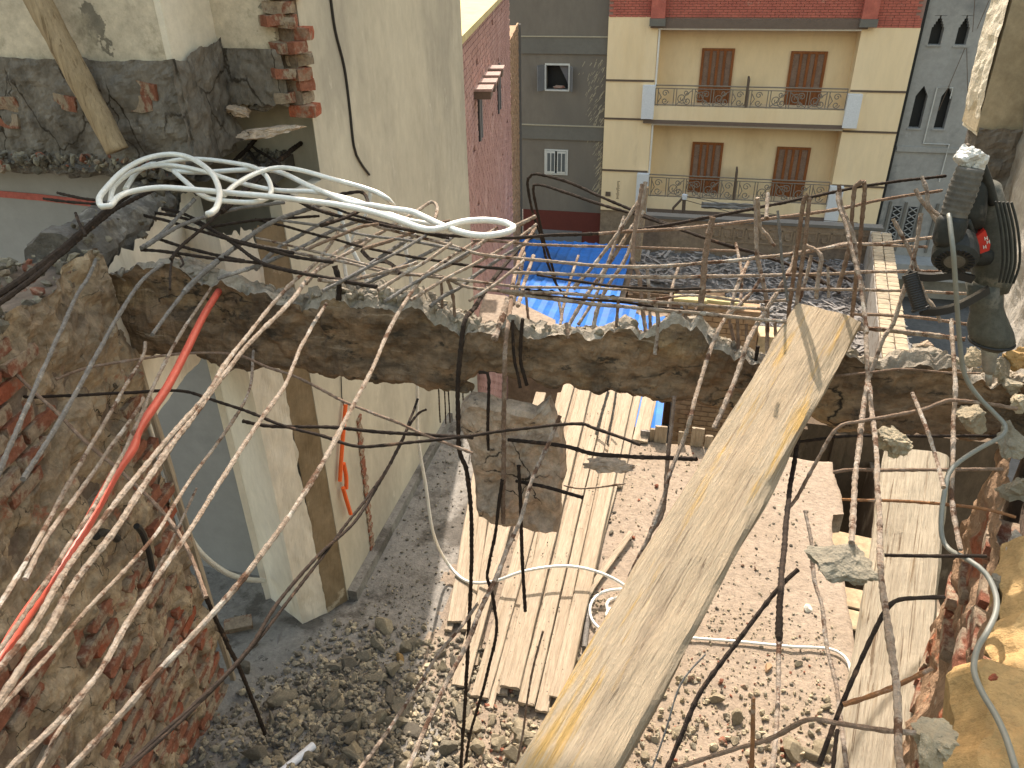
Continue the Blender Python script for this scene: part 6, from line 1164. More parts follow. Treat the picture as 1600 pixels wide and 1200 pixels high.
# side handle: strap and ribbed grip
g = MB()
for P in ([(0.740,2.700,3.590),(0.775,2.714,3.575),(0.840,2.741,3.565),(0.907,2.770,3.566),(0.981,2.800,3.545)], [(0.799,2.640,3.479),(0.848,2.668,3.468),(0.918,2.712,3.469),(0.985,2.759,3.488),(1.041,2.800,3.511)]):
    Q = resample(P, .02)
    for i in range(len(Q)-1):
        a, b = Q[i], Q[i+1]; t = (b-a).normalized(); nn = Vector((0, 1, 0)); ww = t.cross(nn).normalized(); g.obox((a+b)/2, t, nn, ww, (b-a).length/2*1.08, .010, .013)
stuff(g.build('handle_strap', 'black_rubber', jh))
a = Vector((0.742,2.680,3.594)); b = Vector((0.793,2.630,3.485)); n_ = 32
g = MB(); g.tube([a.lerp(b, i/n_) for i in range(n_+1)], [.026*(1-.07*(i % 2))+(.004 if i > n_-3 else 0) for i in range(n_+1)], 14); g.build('side_grip', 'black_rubber', jh, smooth=False)
# its cord
g = MB(); P = [(0.813,2.680,3.805), (0.816,2.620,3.761), (0.829,2.580,3.701), (0.876,2.580,3.549), (0.934,2.600,3.380), (0.978,2.600,3.268), (1.030,2.580,3.204), (1.095,2.550,3.152), (1.119,2.520,3.132), (1.103,2.480,3.114), (1.019,2.400,3.109), (0.937,2.320,3.096), (0.902,2.280,3.073), (0.884,2.220,3.038), (0.872,2.160,2.995), (0.870,2.100,2.953), (0.885,2.060,2.938), (0.898,1.943,3.000), (0.929,1.894,3.000), (0.938,1.824,2.990), (0.923,1.761,2.980), (0.883,1.688,2.970), (0.846,1.629,2.970), (0.818,1.550,2.970), (0.820,1.482,2.970), (0.828,1.411,2.980), (0.828,1.338,2.990), (0.819,1.251,3.000)]
g.tube(resample(P, .02), .0078, 9); tag(g.build('power_cord', 'cord', smooth=True), 'grey-green power cord winding from the demolition hammer over yellow mortar', 'cord')
g = MB(); g.tube(resample([(0.892,2.950,3.970),(0.889,2.950,3.890),(0.882,2.950,3.804),(0.879,2.950,3.747),(0.874,2.950,3.700)], .02), .006, 6, wob=.4); tag(g.build('pale_rope', 'pale'), 'pale dusty rope dangling left of the hammer grip', 'rope')

# ------------------------------------------------------------------ cream apartment building across the street
YF = 28.0
cb = thing('cream_building', (1.5, 31, -6.9), 'cream apartment block with brown shuttered doors and scrollwork balconies', 'building')
XL, XA, XB, XR = -3.30, -1.66, 4.60, 6.28
ZB = 2.02
g = MB(); g.box(XL, XA, YF, 33, -4.2, ZB+.30); g.build('pier_wall', 'cream_facade', cb)
g = MB(); g.box(XB, XR, YF, 33, -4.2, ZB+.0); g.build('pier_wall', 'cream_facade', cb)
for (z0, z1) in ((-.47, 1.98), (-3.62, -.93), (-4.2, -4.0)):
    g = MB(); g.box(XA, XB, YF+.75, 33, z0, z1); g.build('recessed_wall', 'cream_inner', cb)
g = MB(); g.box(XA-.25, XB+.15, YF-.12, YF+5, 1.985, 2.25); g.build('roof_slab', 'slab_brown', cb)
g = MB(); g.box(XA+.0, XB, YF-.05, YF-.02, 1.93, 1.984); g.build('white_edging', 'white_trim', cb)
for z0, z1 in ((-.90, -.44), (-4.02, -3.58)):
    g = MB(); g.box(XA-.0, XB+.0, YF-.10, YF+.75, z0, z1); sl = g.build('balcony_slab', 'cream_facade', cb)
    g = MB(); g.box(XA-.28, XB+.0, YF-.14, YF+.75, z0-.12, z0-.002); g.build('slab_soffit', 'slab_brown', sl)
    g = MB(); g.box(XA, XB, YF+.0, YF+.03, z0-.20, z0-.122); g.build('white_edging', 'white_trim', sl)
for z0, z1 in ((-.86, .22), (-4.2, -2.76)):
    g = MB(); g.box(XA-.36, XA+.06, YF-.24, YF-.002, z0, z1); g.build('balcony_pier', 'pier_white', cb)
    g = MB(); g.box(XB-.06, XB+.38, YF-.24, YF-.002, z0-.10, z1-.14); g.build('balcony_pier', 'pier_white', cb)
for z in (.34, -.92, -2.72):
    g = MB(); g.box(XL+.002, XA-.01, YF-.03, YF-.001, z-.03, z+.03); g.build('string_line', 'line_dark', cb)
    g = MB(); g.box(XB+.01, XR-.002, YF-.03, YF-.001, z-.21, z-.15); g.build('string_line', 'line_dark', cb)
for x in (XA+.05,):
    for z0, z1 in ((-.44, 1.92), (-3.58, -1.05)):
        g = MB(); g.tube([(x, YF+.02, z0), (x, YF+.02, z1)], .035, 8); g.build('drain_pipe', 'white_trim', cb)
# doors: frame, four panels each, lower panels
def door(x0, x1, z0, z1):
    y = YF+.75; w = x1-x0; d = MB()
    st = .085*w/1.06
    d.box(x0, x0+st, y-.07, y-.005, z0, z1); d.box(x1-st, x1, y-.07, y-.005, z0, z1); d.box(x0+st, x1-st, y-.07, y-.005, z1-.08, z1)
    pw = (w-2*st)/4
    for k in range(1, 4): xx = x0+st+pw*k; d.box(xx-.045, xx+.045, y-.075, y-.005, z0, z1-.08)
    d.box(x0+st, x1-st, y-.068, y-.005, z0+.62, z0+.72); d.box(x0+st, x1-st, y-.066, y-.005, z0, z0+.10)
    dr = d.build('door', 'door_stile', cb)
    for k in range(4):
        xa = x0+st+pw*k+(.045 if k else 0)+.004; xb = x0+st+pw*(k+1)-(.045 if k < 3 else 0)-.004
        q = MB(); n = 22; h = (z1-.08-z0-.72)/n
        for i in range(n):
            zz = z0+.72+h*i; q.add([(xa, y-.06, zz), (xb, y-.06, zz), (xb, y-.03, zz+h*.95), (xa, y-.03, zz+h*.95), (xa, y-.02, zz), (xb, y-.02, zz)], [(0, 1, 2, 3), (0, 4, 5, 1)])
        stuff(q.build('louvre_slats', 'door_louvre', dr))
        q = MB(); q.box(xa, xb, y-.05, y-.005, z0+.12, z0+.60); q.build('lower_panel', 'door_stile', dr)
door(-.19, .88, -.60, 1.30); door(2.68, 3.82, -.62, 1.24); door(-.20, .88, -3.74, -1.78); door(2.70, 3.82, -3.74, -1.84)
# scrollwork railings
def scroll(cx, cz, r, turn, dr, n=22, start=0.0):
    P = []
    for i in range(n): q = start+dr*turn*2*PI*i/(n-1); rr = r*(1-.78*i/(n-1)); P.append((cx+rr*math.cos(q), YF-.04, cz+rr*math.sin(q)))
    return P
def railing(x0, x1, z0, z1):
    y = YF-.04; g = MB(); t = .016
    def rod(P, r=t): g.tube(P, r, 5)
    rod([(x0, y, z1), (x1, y, z1)], .022); rod([(x0, y, z1-.10), (x1, y, z1-.10)]); rod([(x0, y, z0+.03), (x1, y, z0+.03)], .02)
    n = 2; w = (x1-x0)/n
    for k in range(n):
        xa = x0+w*k; h = z1-.10-z0; m = z0+h/2
        for part in range(5):
            pw = w/5; a = xa+part*pw; c = a+pw/2; s = 1 if part % 2 == 0 else -1
            rod([(a, y, z0), (a, y, z1-.1)]); rod([(a+.09, y, z0), (a+.09, y, z1-.1)])
            if part in (0, 4):
                rod(scroll(c+.02, m+h*.22, h*.2, 1.3, s)); rod(scroll(c+.02, m-h*.22, h*.2, 1.3, -s))
                rod([(a+.09, y, z0+.1), (a+.2, y, m), (a+.09, y, z1-.2)])
            else:
                rod(scroll(a+.28, m+h*.05*s, h*.32, 1.6, s)); rod(scroll(a+pw-.16, m+h*.2*s, h*.22, 1.4, -s, start=PI)); rod(scroll(a+pw-.2, m-h*.28*s, h*.16, 1.3, s))
                rod([(a+.1, y, m+h*.4*s), (a+pw*.45, y, m+h*.18*s), (a+pw*.7, y, m-h*.2*s), (a+pw, y, m-h*.42*s)])
    rod([(x1, y, z0), (x1, y, z1)])
    o = stuff(g.build('balcony_railing', 'railing', cb))
    g = MB(); xm = (x0+x1)/2-.05; g.box(xm-.03, xm+.03, y-.03, y+.6, z0, z1+.25); g.build('balcony_divider', 'line_dark', cb)
railing(XA+.07, XB-.07, -.44, .22); railing(XA+.07, XB-.07, -3.58, -2.80)
# brick parapet: wall of bricks
g = MB(); g.box(XL, XR, YF+.02, 33, 2.25, 6.0); g.box(XL, XA-.25, YF+.02, 33, ZB+.30, 2.26); g.box(XB+.15, XR, YF+.021, 33, 2.0, 2.26); g.build('parapet_core', 'brick_mortar', cb)
for xx in (XA-.25, XB-.10):
    q = MB(); q.box(xx, xx+.45, YF-.22, YF-.0, 2.28, 6.0); q.build('brick_pilaster', 'red_facade_brick', cb); q = MB(); q.box(xx-.03, xx+.48, YF-.26, YF+.0, 2.05, 2.275); q.build('pilaster_block', 'grey_band', cb)
q = MB()
for c in range(14):
    z = 2.30+c*.078
    for k in range(40):
        x = XL+.02+k*.243-(.12 if c % 2 else 0)
        if x+.23 > XR or x < XL-.02: continue
        q.box(x, x+.23, YF-.004-.008*rnd.random(), YF+.05, z, z+.064)
for c in range(4):
    z = 2.02+c*.07
    for k in range(7): q.box(XB+.2+k*.21, XB+.2+k*.21+.2, YF-.005-.006*rnd.random(), YF+.05, z, z+.06)
stuff(q.build('parapet_bricks', 'red_facade_brick', cb))
g = MB(); g.box(XL, XR, YF+.02, 33, 6.0, 9.0); g.build('upper_wall', 'red_facade_brick', cb)
g = MB(); g.box(XL+.0, XR, YF+1.4, 33, -6.9, -4.2); g.build('ground_floor', 'dark_hole', cb)
g = MB(); g.box(XL, XL+1.5, YF+.05, YF+1.4, -6.9, -4.2); g.build('shop_wall', 'relief_wall', cb)
g = MB(); g.add([(XA-.2, YF-1.6, -4.75), (XB+.9, YF-1.6, -4.95), (XB+.9, YF-.1, -4.35), (XA-.2, YF-.1, -4.2)], [(0, 1, 2, 3)]); g.add([(XA-.2, YF-1.6, -4.78), (XB+.9, YF-1.6, -4.98), (XB+.9, YF-.1, -4.38), (XA-.2, YF-.1, -4.23)], [(3, 2, 1, 0)]); g.build('awning', 'black_rubber', cb)
# small wall marks by the lower left pier
q = MB(); x_, z_ = (-2.704,27.990,-3.435)[0], (-2.704,27.990,-3.435)[2]
for k in range(16): q.box(x_-.06+.04*rnd.random(), x_+.02+.05*rnd.random(), YF-.006, YF-.001, z_-.32+k*.042, z_-.32+k*.042+.018)
stuff(q.build('scribbled_writing', 'line_dark', cb))
q = MB(); x_, z_ = (-3.049,27.990,-3.594)[0], (-3.049,27.990,-3.594)[2]; q.box(x_-.09, x_+.09, YF-.03, YF-.002, z_-.08, z_+.08); q.build('meter_box', 'line_dark', cb)

# ------------------------------------------------------------------ grey building left of it
gb = thing('grey_building', (-5, 31, -6.9), 'shaded dark grey building with one open window and one shuttered window', 'building')
YG = 28.2
g = MB(); g.box(-9.5, -5.45, YG, 34, -4.4, 8.6); g.box(-4.62, XL-.01, YG, 34, -4.4, 8.6); g.box(-5.45, -4.62, YG, 34, .78, 8.6); g.box(-5.45, -4.62, YG, 34, -2.13, -.05); g.box(-5.45, -4.62, YG, 34, -4.4, -3.0); g.build('rendered_wall', 'grey_render', gb)
for z0, z1 in ((1.13, 1.66), (-1.75, -1.27)):
    g = MB(); g.box(-9.5, XL-.015, YG-.05, YG-.001, z0, z1); g.build('floor_band', 'grey_band', gb)
    g = MB(); g.box(-9.5, XL-.012, YG-.07, YG-.0015, z1, z1+.035); g.build('band_edge', 'cement_splash', gb)
g = MB(); g.box(-5.45, -4.62, YG+.4, YG+.5, -3.0, .8); g.build('dark_interior', 'dark_hole', gb)
w = MB(); 
for a in ((-5.47, -4.60, .76, .82), (-5.47, -4.60, -.09, -.04), (-5.48, -5.43, -.04, .76), (-4.64, -4.59, -.04, .76)): w.box(a[0], a[1], YG-.03, YG+.08, a[2], a[3])
wf = w.build('window', 'window_white', gb)
q = MB(); q.obox((-5.58, YG-.16, .36), Vector((.5, .86, 0)).normalized(), Vector((-.86, .5, 0)).normalized(), Vector((0, 0, 1)), .19, .02, .42); q.build('open_shutter', 'window_grey', wf)
q = MB(); q.obox((-4.52, YG-.14, .34), Vector((-.35, .93, 0)).normalized(), Vector((.93, .35, 0)).normalized(), Vector((0, 0, 1)), .17, .02, .40); q.build('open_shutter', 'window_grey', wf)
q = MB(); q.add([(-5.0, YG+.1, .76), (-4.64, YG+.1, .76), (-4.64, YG+.12, .0), (-4.72, YG+.1, .25), (-4.85, YG+.09, .5)], [(0, 4, 3, 2, 1)]); q.build('curtain', 'curtain', wf)
lump('bundled_cloth', (-5.0, YG+.12, .02), (.26, .08, .10), 'pink_cloth', 141, parent=wf, sub=3)
w = MB(); w.box(-5.47, -4.60, YG-.03, YG+.05, -2.16, -2.11); w.box(-5.47, -4.60, YG-.03, YG+.05, -3.03, -2.98); w.box(-5.47, -5.41, YG-.03, YG+.05, -2.98, -2.16); w.box(-4.66, -4.60, YG-.03, YG+.05, -2.98, -2.16); wf = w.build('window', 'window_white', gb)
for sx, x0_, x1_ in ((-1, -5.40, -5.07), (1, -5.0, -4.67)):
    q = MB(); q.box(x0_, x1_, YG-.05, YG-.03, -2.97, -2.17); lf = q.build('window_leaf', 'window_white', wf)
    for k in range(2): q = MB(); xa = x0_+.04+k*.15; q.box(xa, xa+.11, YG-.056, YG-.049, -2.90, -2.24); q.build('pane', 'glass_dark', lf)
q = MB()   # thrown cement splashes near the corner: long drops fanning downwards
for k in range(210):
    z = rnd.uniform(-3.6, 1.0); amp = .95*math.exp(-((z-.25)/.75)**2)+.6*math.exp(-((z+1.25)/.45)**2)+.25
    x = XL-.03-amp*abs(rnd.gauss(0, .42))
    if x < XL-1.2: continue
    L0 = rnd.uniform(.05, .26); d = Vector((-.5+rnd.uniform(-.25, .25), 0, -.85)).normalized(); n_ = Vector((d.z, 0, -d.x)); wd = rnd.uniform(.006, .018)
    c = Vector((x, YG-.008, z)); q.add([c-n_*wd, c+n_*wd, c+d*L0*.7+n_*wd*.8, c+d*L0, c+d*L0*.7-n_*wd*.8, c-d*L0*.0+Vector((0, -.01, 0))], [(0, 4, 5), (4, 3, 5), (3, 2, 5), (2, 1, 5), (1, 0, 5)])
stuff(q.build('cement_splashes', 'cement_splash', gb))
g = MB(); g.box(-6.3, XL-.01, YG-.02, YG+.3, -6.9, -4.402); g.build('shop_front', 'maroon', gb)
g = MB(); g.box(-6.1, -4.0, YG-.05, YG-.025, -6.9, -5.15); g.build('roller_shutter', 'window_grey', gb)

# ------------------------------------------------------------------ dark grey building at right of it
db = thing('slate_building', (8.5, 31, -6.9), 'slate grey building with pointed windows and white conduit at right', 'building')
YD = 28.3
WIN = [(6.66, 7.0, 1.52, 2.05, 'step'), (7.42, 7.74, 1.50, 2.05, 'step'), (6.66, 7.02, -1.0, .02, 'point'), (7.42, 7.74, -1.0, .02, 'point')]
g = MB(); X0 = 6.40; X1 = 14
cols = [(X0, 6.66), (7.02, 7.42), (7.74, X1)]
for a, b in cols: g.box(a, b, YD, 34, -4.2, 9)
for x0_, x1_ in ((6.66, 7.02), (7.42, 7.74)):
    g.box(x0_, x1_, YD, 34, 2.35, 9); g.box(x0_, x1_, YD, 34, .32, 1.52); g.box(x0_, x1_, YD, 34, -4.2, -1.0)
    xm = (x0_+x1_)/2; w_ = (x1_-x0_)
    for i in range(4):   # stepped head
        e = w_/2*(1-(i+1)/4.6); z0 = 2.02+i*.08; g.box(x0_, xm-e, YD, YD+.3, z0, z0+.08); g.box(xm+e, x1_, YD, YD+.3, z0, z0+.08)
    g.fprism([(x0_, .0), (xm, .315), (xm, .32), (x0_, .32)], YD, YD+.3); g.fprism([(xm, .315), (x1_, .0), (x1_, .32), (xm, .32)], YD, YD+.3)
g.build('rendered_wall', 'dark_render', db)
for x0_, x1_, z0, z1, kd in WIN:
    q = MB(); q.box(x0_-.01, x1_+.01, YD+.25, YD+.3, z0-.02, 2.36 if kd == 'step' else .33); wn_ = q.build('window', 'dark_hole', db)
    q = MB(); q.box(x0_-.04, x1_+.04, YD-.03, YD+.02, z0-.05, z0-.002); q.build('sill', 'dark_render', wn_)
g = MB(); P = [(7.68, YD-.04, -.05), (7.68, YD-.04, .27), (7.22, YD-.04, .27), (7.22, YD-.04, -1.47), (8.0, YD-.04, -1.47), (8.0, YD-.04, -2.7)]
g.tube(P, .022, 6); g.build('white_conduit', 'window_white', db)
g = MB(); g.box(6.45, 9.5, YD-.06, YD-.001, -1.75, -1.58); g.build('moulding', 'dark_render', db)
for x in (6.62, 7.12, 7.62, 8.12): q = MB(); q.box(x, x+.08, YD-.05, YD-.002, -5.2, -3.45); q.build('moulding', 'grey_band', db)
for x in (6.95, 7.45):
    q = MB(); q.box(x-.17, x+.10, YD-.02, YD-.001, -5.0, -3.6); pn = q.build('grille_window', 'dark_hole', db)
    q = MB()
    for i in range(6):
        z = -4.9+i*.22; q.tube([(x-.16, YD-.035, z), (x+.09, YD-.035, z+.18)], .02, 4); q.tube([(x+.09, YD-.035, z), (x-.16, YD-.035, z+.18)], .02, 4)
    stuff(q.build('grille', 'dark_render', pn))
g = MB(); g.box(6.4, 14, YD-.9, YD-.01, -5.9, -5.35); g.build('ledge', 'dark_render', db)
g = MB(); g.box(6.4, 14, YD+.0, 34, -6.9, -4.2); g.build('base_wall', 'dark_render', db)
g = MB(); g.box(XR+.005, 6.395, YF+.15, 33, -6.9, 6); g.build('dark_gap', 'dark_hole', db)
q = MB()
for a, b in (((8.1, 1.9), (7.6, 4.5)), ((8.2, 2.0), (8.6, 4.5)), ((8.0, 1.45), (7.7, -.4)), ((8.05, 1.45), (8.4, .2))): q.tube([(a[0]-.3, YD-.15, a[1]), (b[0]-.3, YD-.15, b[1])], .010, 4)
stuff(q.build('wires', 'line_dark', db))

# ------------------------------------------------------------------ pinkish brick building beyond the beige wall (set at an angle)
pbd = thing('brick_building', (-3.6, 12, -6.9), 'pinkish brick building flank with yellow sunlit coping and stepped stair treads', 'building')
QD = Vector((-.1753, .9845, 0)); QN = Vector((.9845, .1753, 0)); QP = Vector((-2.5, 8.2, 0))
def qb(u, z, o=0.0): return QP+QD*u+QN*o+Vector((0, 0, z))
g = MB(); A = [qb(-.2, 0, -.02), qb(9.35, 0, -.02), qb(9.35, 0, -3.0), qb(-.2, 0, -3.0)]; g.prism([(p.x, p.y) for p in A], -6.9, 3.66); g.build('wall_core', 'pink_mortar', pbd)
q = MB(); VZ = Vector((0, 0, 1))
for c in range(104):
    z = -4.2+c*.076
    for k in range(38):
        u = .12+k*.25-(.125 if c % 2 else 0)
        if u > 9.2 or u < 0: continue
        if rnd.random() < .012: continue
        q.obox(qb(u, z, -.02+.006*rnd.random()), QD, QN, VZ, .114, .022, .031)
stuff(q.build('brick_courses', 'pink_brick', pbd))
g = MB(); A = [qb(-.2, 0, .04), qb(9.35, 0, .04), qb(9.35, 0, -.62), qb(-.2, 0, -.62)]; g.prism([(p.x, p.y) for p in A], 3.662, 3.74); g.build('coping', 'yellow_cap', pbd)
def on_flank(pt):   # u, z of a point on the flank
    v = Vector(pt)-QP; return v.dot(QD), v.z
for pt, w, h in (((-3.130,11.769,2.884), .75, .12), ((-3.000,10.958,2.910), .62, .12), ((-2.900,10.357,2.914), .58, .12), ((-2.780,9.682,2.940), .45, .11)):
    u, z = on_flank(pt); q = MB(); q.obox(qb(u, z, .10), QD, QN, VZ, .16, .11, .045); q.build('stair_tread', 'line_dark', pbd)
    q = MB(); q.obox(qb(u, z+.062, .11), QD, QN, VZ, .17, .12, .015); q.build('tread_cap', 'pink_mortar', pbd)
for pt, w, h in (((-3.450,13.585,2.364), .55, .75), ((-2.840,10.093,2.600), .35, .60)):
    u, z = on_flank(pt); q = MB(); q.obox(qb(u, z, .0), QD, QN, VZ, w/2, .02, h/2); sw = q.build('slit_window', 'dark_hole', pbd)
    for s in (-1, 1): q = MB(); q.obox(qb(u+s*(w/2-.06), z, .015), QD, QN, VZ, .05, .02, h/2); q.build('frame', 'window_grey', sw)
tb = thing('toothed_wall', (-4.6, 19.5, -6.9), 'tan brick wall end with toothed courses next to the pinkish building', 'wall')
g = MB(); A = [qb(9.36, 0, -.05), qb(13.6, 0, -.05), qb(13.6, 0, -1.2), qb(9.36, 0, -1.2)]; g.prism([(p.x, p.y) for p in A], -6.9, 2.62); g.build('wall_core', 'tan_brick', tb)
q = MB()
for c in range(110):
    z = -5.4+c*.074
    for k in range(15):
        u = 9.55+k*.26+(.13 if c % 2 else 0)
        if u > 13.4: continue
        q.obox(qb(u, z, -.04+.012*rnd.random()), QD, QN, VZ, .118, .02, .03)
stuff(q.build('brick_courses', 'tan_brick', tb))
g = MB(); g.obox(qb(13.62, -2.1, -.02), QD, QN, VZ, .06, .06, 4.75); g.build('corner_pipe', 'grey_band', tb)

# ------------------------------------------------------------------ the lots between: blue roof, debris roof, low walls
def blue_roof(label, x0, x1, y0, y1, z, dz=0.0, name='sheet_roof'):
    g = MB(); n = int((x1-x0)/.075); prof = []
    for i in range(n+1):
        ph = i % 4; prof.append((x0+(x1-x0)*i/n, .035 if ph == 0 else .0))
    ys = [y0, y0+(y1-y0)*.33, y0+(y1-y0)*.66, y1]
    for j, y in enumerate(ys):
        for x, h in prof: g.v.append((x, y, z+h+dz*j/3+.02*fbm(x*.8, y*.8, 2)))
    m_ = len(prof)
    for j in range(3):
        for i in range(m_-1): a = j*m_+i; g.f.append((a, a+1, a+m_+1, a+m_)); g.m.append(0)
    o = g.build(name, 'blue_sheet'); return tag(o, label, 'roof', 'blue corrugated roof sheets')
blue_roof('wide blue corrugated sheet roof farther back', -5.3, -1.50, 17.4, 21.0, -3.0)
blue_roof('blue corrugated sheet roof overlapping in front of the others', -4.9, -1.02, 14.6, 17.3, -2.96, -.06)
blue_roof('narrow blue sheet roof piece nearest to the brick room', -1.0, -.12, 14.5, 16.3, -2.95, 0)
blue_roof('blue sheet strip below the beam beyond the slab end', -.62, -.1, 8.6, 10.2, -1.0, 0)
g = MB(); g.box(-6, -.15, 14.4, 17.4, -6.9, -3.25); g.box(-6, -1.4, 17.4, 21.3, -6.9, -3.25); tag(g.build('shed', 'relief_wall'), 'low shed block carrying the blue sheet roofs', 'shed')
g = MB(); g.prism([(-3.035,9.835,0.200)[:2], (-2.453,9.785,0.200)[:2], (-1.612,9.132,0.200)[:2], (-1.511,8.576,0.200)[:2], (-2.429,7.866,0.200)[:2]], .05, .2); tag(g.build('parapet_slab', 'dust_floor'), 'pale sunlit slab corner just behind the beam', 'slab')
# debris roof
dr_ = thing('debris_roof', (2, 16, -6.9), 'low grey roof covered in splintered wood debris', 'roof')
g = MB(); nx, ny = 90, 90
for j in range(ny+1):
    for i in range(nx+1):
        x = -1.35+6.2*i/nx; y = 12.6+8.2*j/ny; g.v.append((x, y, -3.05+.14*fbm(x*1.3, y*1.3, 2, 5)+.05*fbm(x*6, y*6, 4)))
for j in range(ny):
    for i in range(nx):
        x = -1.35+6.2*(i+.5)/nx; y = 12.6+8.2*(j+.5)/ny
        if x < .95 and y < 18.2: continue
        a = j*(nx+1)+i; g.f.append((a, a+1, a+nx+2, a+nx+1)); g.m.append(0)
g.build('roof_surface', 'debris', dr_)
q = MB()
for k in range(3600):
    x = rnd.uniform(-1.3, 4.8); y = rnd.uniform(12.7, 20.6)
    if x < 1.0 and y < 18.3: continue
    a = rnd.uniform(0, PI); d = Vector((math.cos(a), math.sin(a), rnd.uniform(-.25, .3))).normalized(); n2 = d.cross(Vector((rnd.uniform(-.4, .4), rnd.uniform(-.4, .4), 1))).normalized(); n3 = d.cross(n2)
    q.obox((x, y, -2.98+.14*fbm(x*1.3, y*1.3, 2, 5)+rnd.uniform(0, .12)), d, n2, n3, rnd.choice([.05, .09, .14, .22]), rnd.choice([.01, .02, .035]), .008)
stuff(q.build('wood_splinters', 'splinter', dr_))
g = MB(); g.box(1.0, 4.9, 12.5, 20.8, -6.9, -3.25); g.box(-1.4, 1.0, 18.3, 20.8, -6.9, -3.25); g.build('roof_body', 'tan_brick', dr_)
lwall = thing('key_relief_wall', (1.7, 20.9, -3.2), 'brown parapet wall with a Greek key relief band across the street side', 'wall')
g = MB(); g.box(-1.42, 4.85, 20.82, 21.05, -6.9, -2.10); g.build('wall_body', 'relief_wall', lwall)
g = MB(); g.box(-1.45, 4.88, 20.78, 21.1, -2.098, -2.02); g.build('wall_cap', 'grey_band', lwall)
q = MB(); y = 20.80
for k in range(14):
    x = .55+k*.31; z = -2.62
    for a in ((0, .27, .34, .37), (0, .03, 0, .37), (.24, .27, .12, .34), (.09, .27, .10, .13), (.09, .12, .10, .24), (.0, .31, -.03, 0)): q.box(x+a[0], x+a[1], y, 20.815, z+a[2], z+a[3])
stuff(q.build('key_pattern', 'relief_line', lwall))
# wall running along the right of the debris roof
sw_ = thing('side_lot_wall', (4.2, 16.5, -6.9), 'narrow lot wall with sunlit brick top right of the debris roof', 'wall')
a0 = Vector((3.45, 12.2, 0)); a1 = Vector((4.55, 20.7, 0)); dd = (a1-a0).normalized(); nn = Vector((dd.y, -dd.x, 0))
g = MB(); g.prism([(p.x, p.y) for p in (a0, a0+nn*.5, a1+nn*.42, a1)], -6.9, -2.08); g.build('wall_body', 'grey_plaster', sw_)
L0 = (a1-a0).length
for k in range(int(L0/.26)):
    for s in range(2):
        p = a0+dd*(.13+k*.26)+nn*(.12+.24*s); 
        o = place('brick', rnd.choice(TANB), (p.x, p.y, -2.04), (0, 0, math.atan2(dd.y, dd.x)+rnd.uniform(-.05, .05)), (1.15, 2.2, 1.1), sw_)
# little brick room with door frame
br = thing('brick_room', (.3, 9.3, -3), 'roofless little brick room with yellow lumber on top behind the beam', 'room')
g = MB(); g.box(.02, .95, 9.0, 9.25, -6.9, .60); g.build('front_wall', 'tan_brick', br)
q = MB()
for c in range(60):
    z = -3.8+c*.073
    for k in range(5):
        x = .03+k*.185-(.09 if c % 2 else 0)
        if x < .0 or x+.17 > .96: continue
        q.box(x, x+.172, 8.985-.008*rnd.random(), 9.02, z, z+.06)
stuff(q.build('brick_courses', 'tan_brick', br))
for k, (x0_, x1_) in enumerate(((-.10, .32), (.30, .74))):
    o = wood_piece('lumber', (x0_, 9.1, .66+.02*k), (x1_, 9.1, .66), .16, .05, 'yellow_cap', side=(0, 0, 1), parent=br, seg=6, seed=k*3.0)
g = MB(); g.box(.97, 1.35, 9.0, 9.3, -6.9, .28); g.build('tan_pier', 'tan_plaster', br)
bw2 = thing('court_wall', (0, 18, -6), 'brown brick wall with a doorway under the debris roof', 'wall')
g = MB(); g.box(-1.35, -.02, 18.0, 18.28, -6.9, -3.2); g.box(.55, 1.0, 17.6, 18.28, -6.9, -3.0); g.build('wall_body', 'tan_brick', bw2)
q = MB()
for c in range(46):
    z = -6.6+c*.076
    for k in range(6):
        x = -1.33+k*.225-(.11 if c % 2 else 0)
        if x+.21 > -.02 or x < -1.36: continue
        q.box(x, x+.208, 17.98-.01*rnd.random(), 18.02, z, z+.062)
stuff(q.build('brick_courses', 'tan_brick', bw2))
g = MB(); g.box(-.02, .07, 17.9, 18.1, -6.9, -3.45); g.build('door_frame', 'window_white', bw2)
g = MB(); g.box(.08, .54, 18.1, 18.2, -6.9, -3.2); g.build('dark_doorway', 'dark_hole', bw2)
ps = wood_piece('yellow_post', (.50, 17.5, -6.9), (.50, 17.5, -3.1), .22, .12, 'tan_plaster', side=(0, -1, 0), seg=10); tag(ps, 'tan upright board beside the dark doorway', 'post')
wp = wood_piece('street_post', (-1.339,19.500,-4.601), (-1.197,19.500,-0.882), .18, .14, 'pole_wood', side=(0, -1, 0), seg=20, wob=.01); tag(wp, 'rough wooden post standing at the edge of the blue roof', 'post')
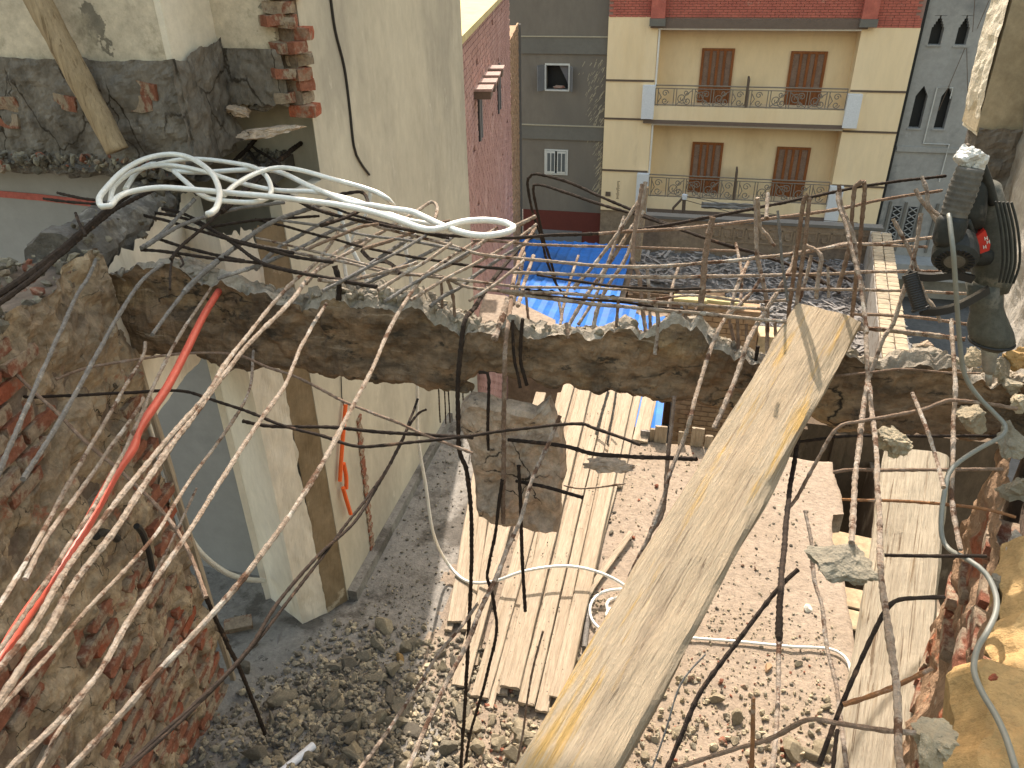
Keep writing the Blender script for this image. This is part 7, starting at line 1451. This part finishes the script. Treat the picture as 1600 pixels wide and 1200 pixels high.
# shaft to the right of the slab
sh = thing('shaft_wall', (2.4, 8.2, -6.9), 'brown shadowed wall in the gap right of the slab', 'wall')
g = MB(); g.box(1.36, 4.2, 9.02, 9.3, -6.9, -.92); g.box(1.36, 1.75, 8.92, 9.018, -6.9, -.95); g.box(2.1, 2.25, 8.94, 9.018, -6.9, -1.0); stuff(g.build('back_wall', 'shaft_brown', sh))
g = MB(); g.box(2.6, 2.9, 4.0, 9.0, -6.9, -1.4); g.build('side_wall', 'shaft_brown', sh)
for i, (p, w, lb) in enumerate((((1.757,6.600,-0.843), .30, 'top board across the gap right of the slab'), ((1.745,6.000,-0.993), .22, 'middle board across the gap right of the slab'), ((1.706,5.600,-0.889), .2, 'lower board across the gap right of the slab'))):
    a = Vector(p); o = wood_piece('gap_board', a+Vector((-.3, .05, 0)), a+Vector((.75, -.05, -.03)), w, .03, 'tan_plaster', side=(0, -.25, 1), seg=10, seed=i*4.1); tag(o, lb, 'board', 'boards bridging the gap')
# utility pole bracket and wires in front of the cream building
up = thing('utility_bracket', (-.9, 26.5, -6.9), 'dark utility pole bracket with insulator before the lowest balcony', 'pole')
g = MB(); a = (-0.246,26.000,-3.805); b = (-0.272,26.000,-3.077); g.tube([(a[0], 26, -6.9), a, b], .06, 8); g.build('pole', 'line_dark', up)
g = MB(); g.tube([(-0.587,26.000,-3.825), (-0.605,26.000,-3.380), (-0.302,26.000,-2.991)], .045, 6); g.build('brace', 'line_dark', up)
g = MB(); g.tube([(-0.275,26.000,-3.055), (-0.268,26.000,-2.903)], .09, 8); g.build('insulator', 'pier_white', up)
for k, (P, lb) in enumerate((([(-0.264,26.000,-2.946),(0.793,25.907,-3.080),(2.042,25.794,-3.278),(3.646,25.647,-3.397),(5.176,25.500,-3.385)], 'upper street wire before the lowest balcony'), ([(-0.208,26.000,-3.095),(0.816,25.864,-3.282),(2.064,25.695,-3.461),(3.466,25.500,-3.573)], 'lower street wire before the dark shop'))):
    g = MB(); g.tube(resample(P, .3), .012, 4); tag(g.build('street_wire', 'line_dark'), lb, 'wire', 'street wires')
st_ = wood_piece('ragged_board', (0.285,24.000,-2.619), (1.995,24.000,-2.606), .16, .08, 'splinter', side=(0, -1, .3), seg=18, wob=.05, seed=2.0); tag(st_, 'ragged dark scrap hanging above the street wall', 'scrap')
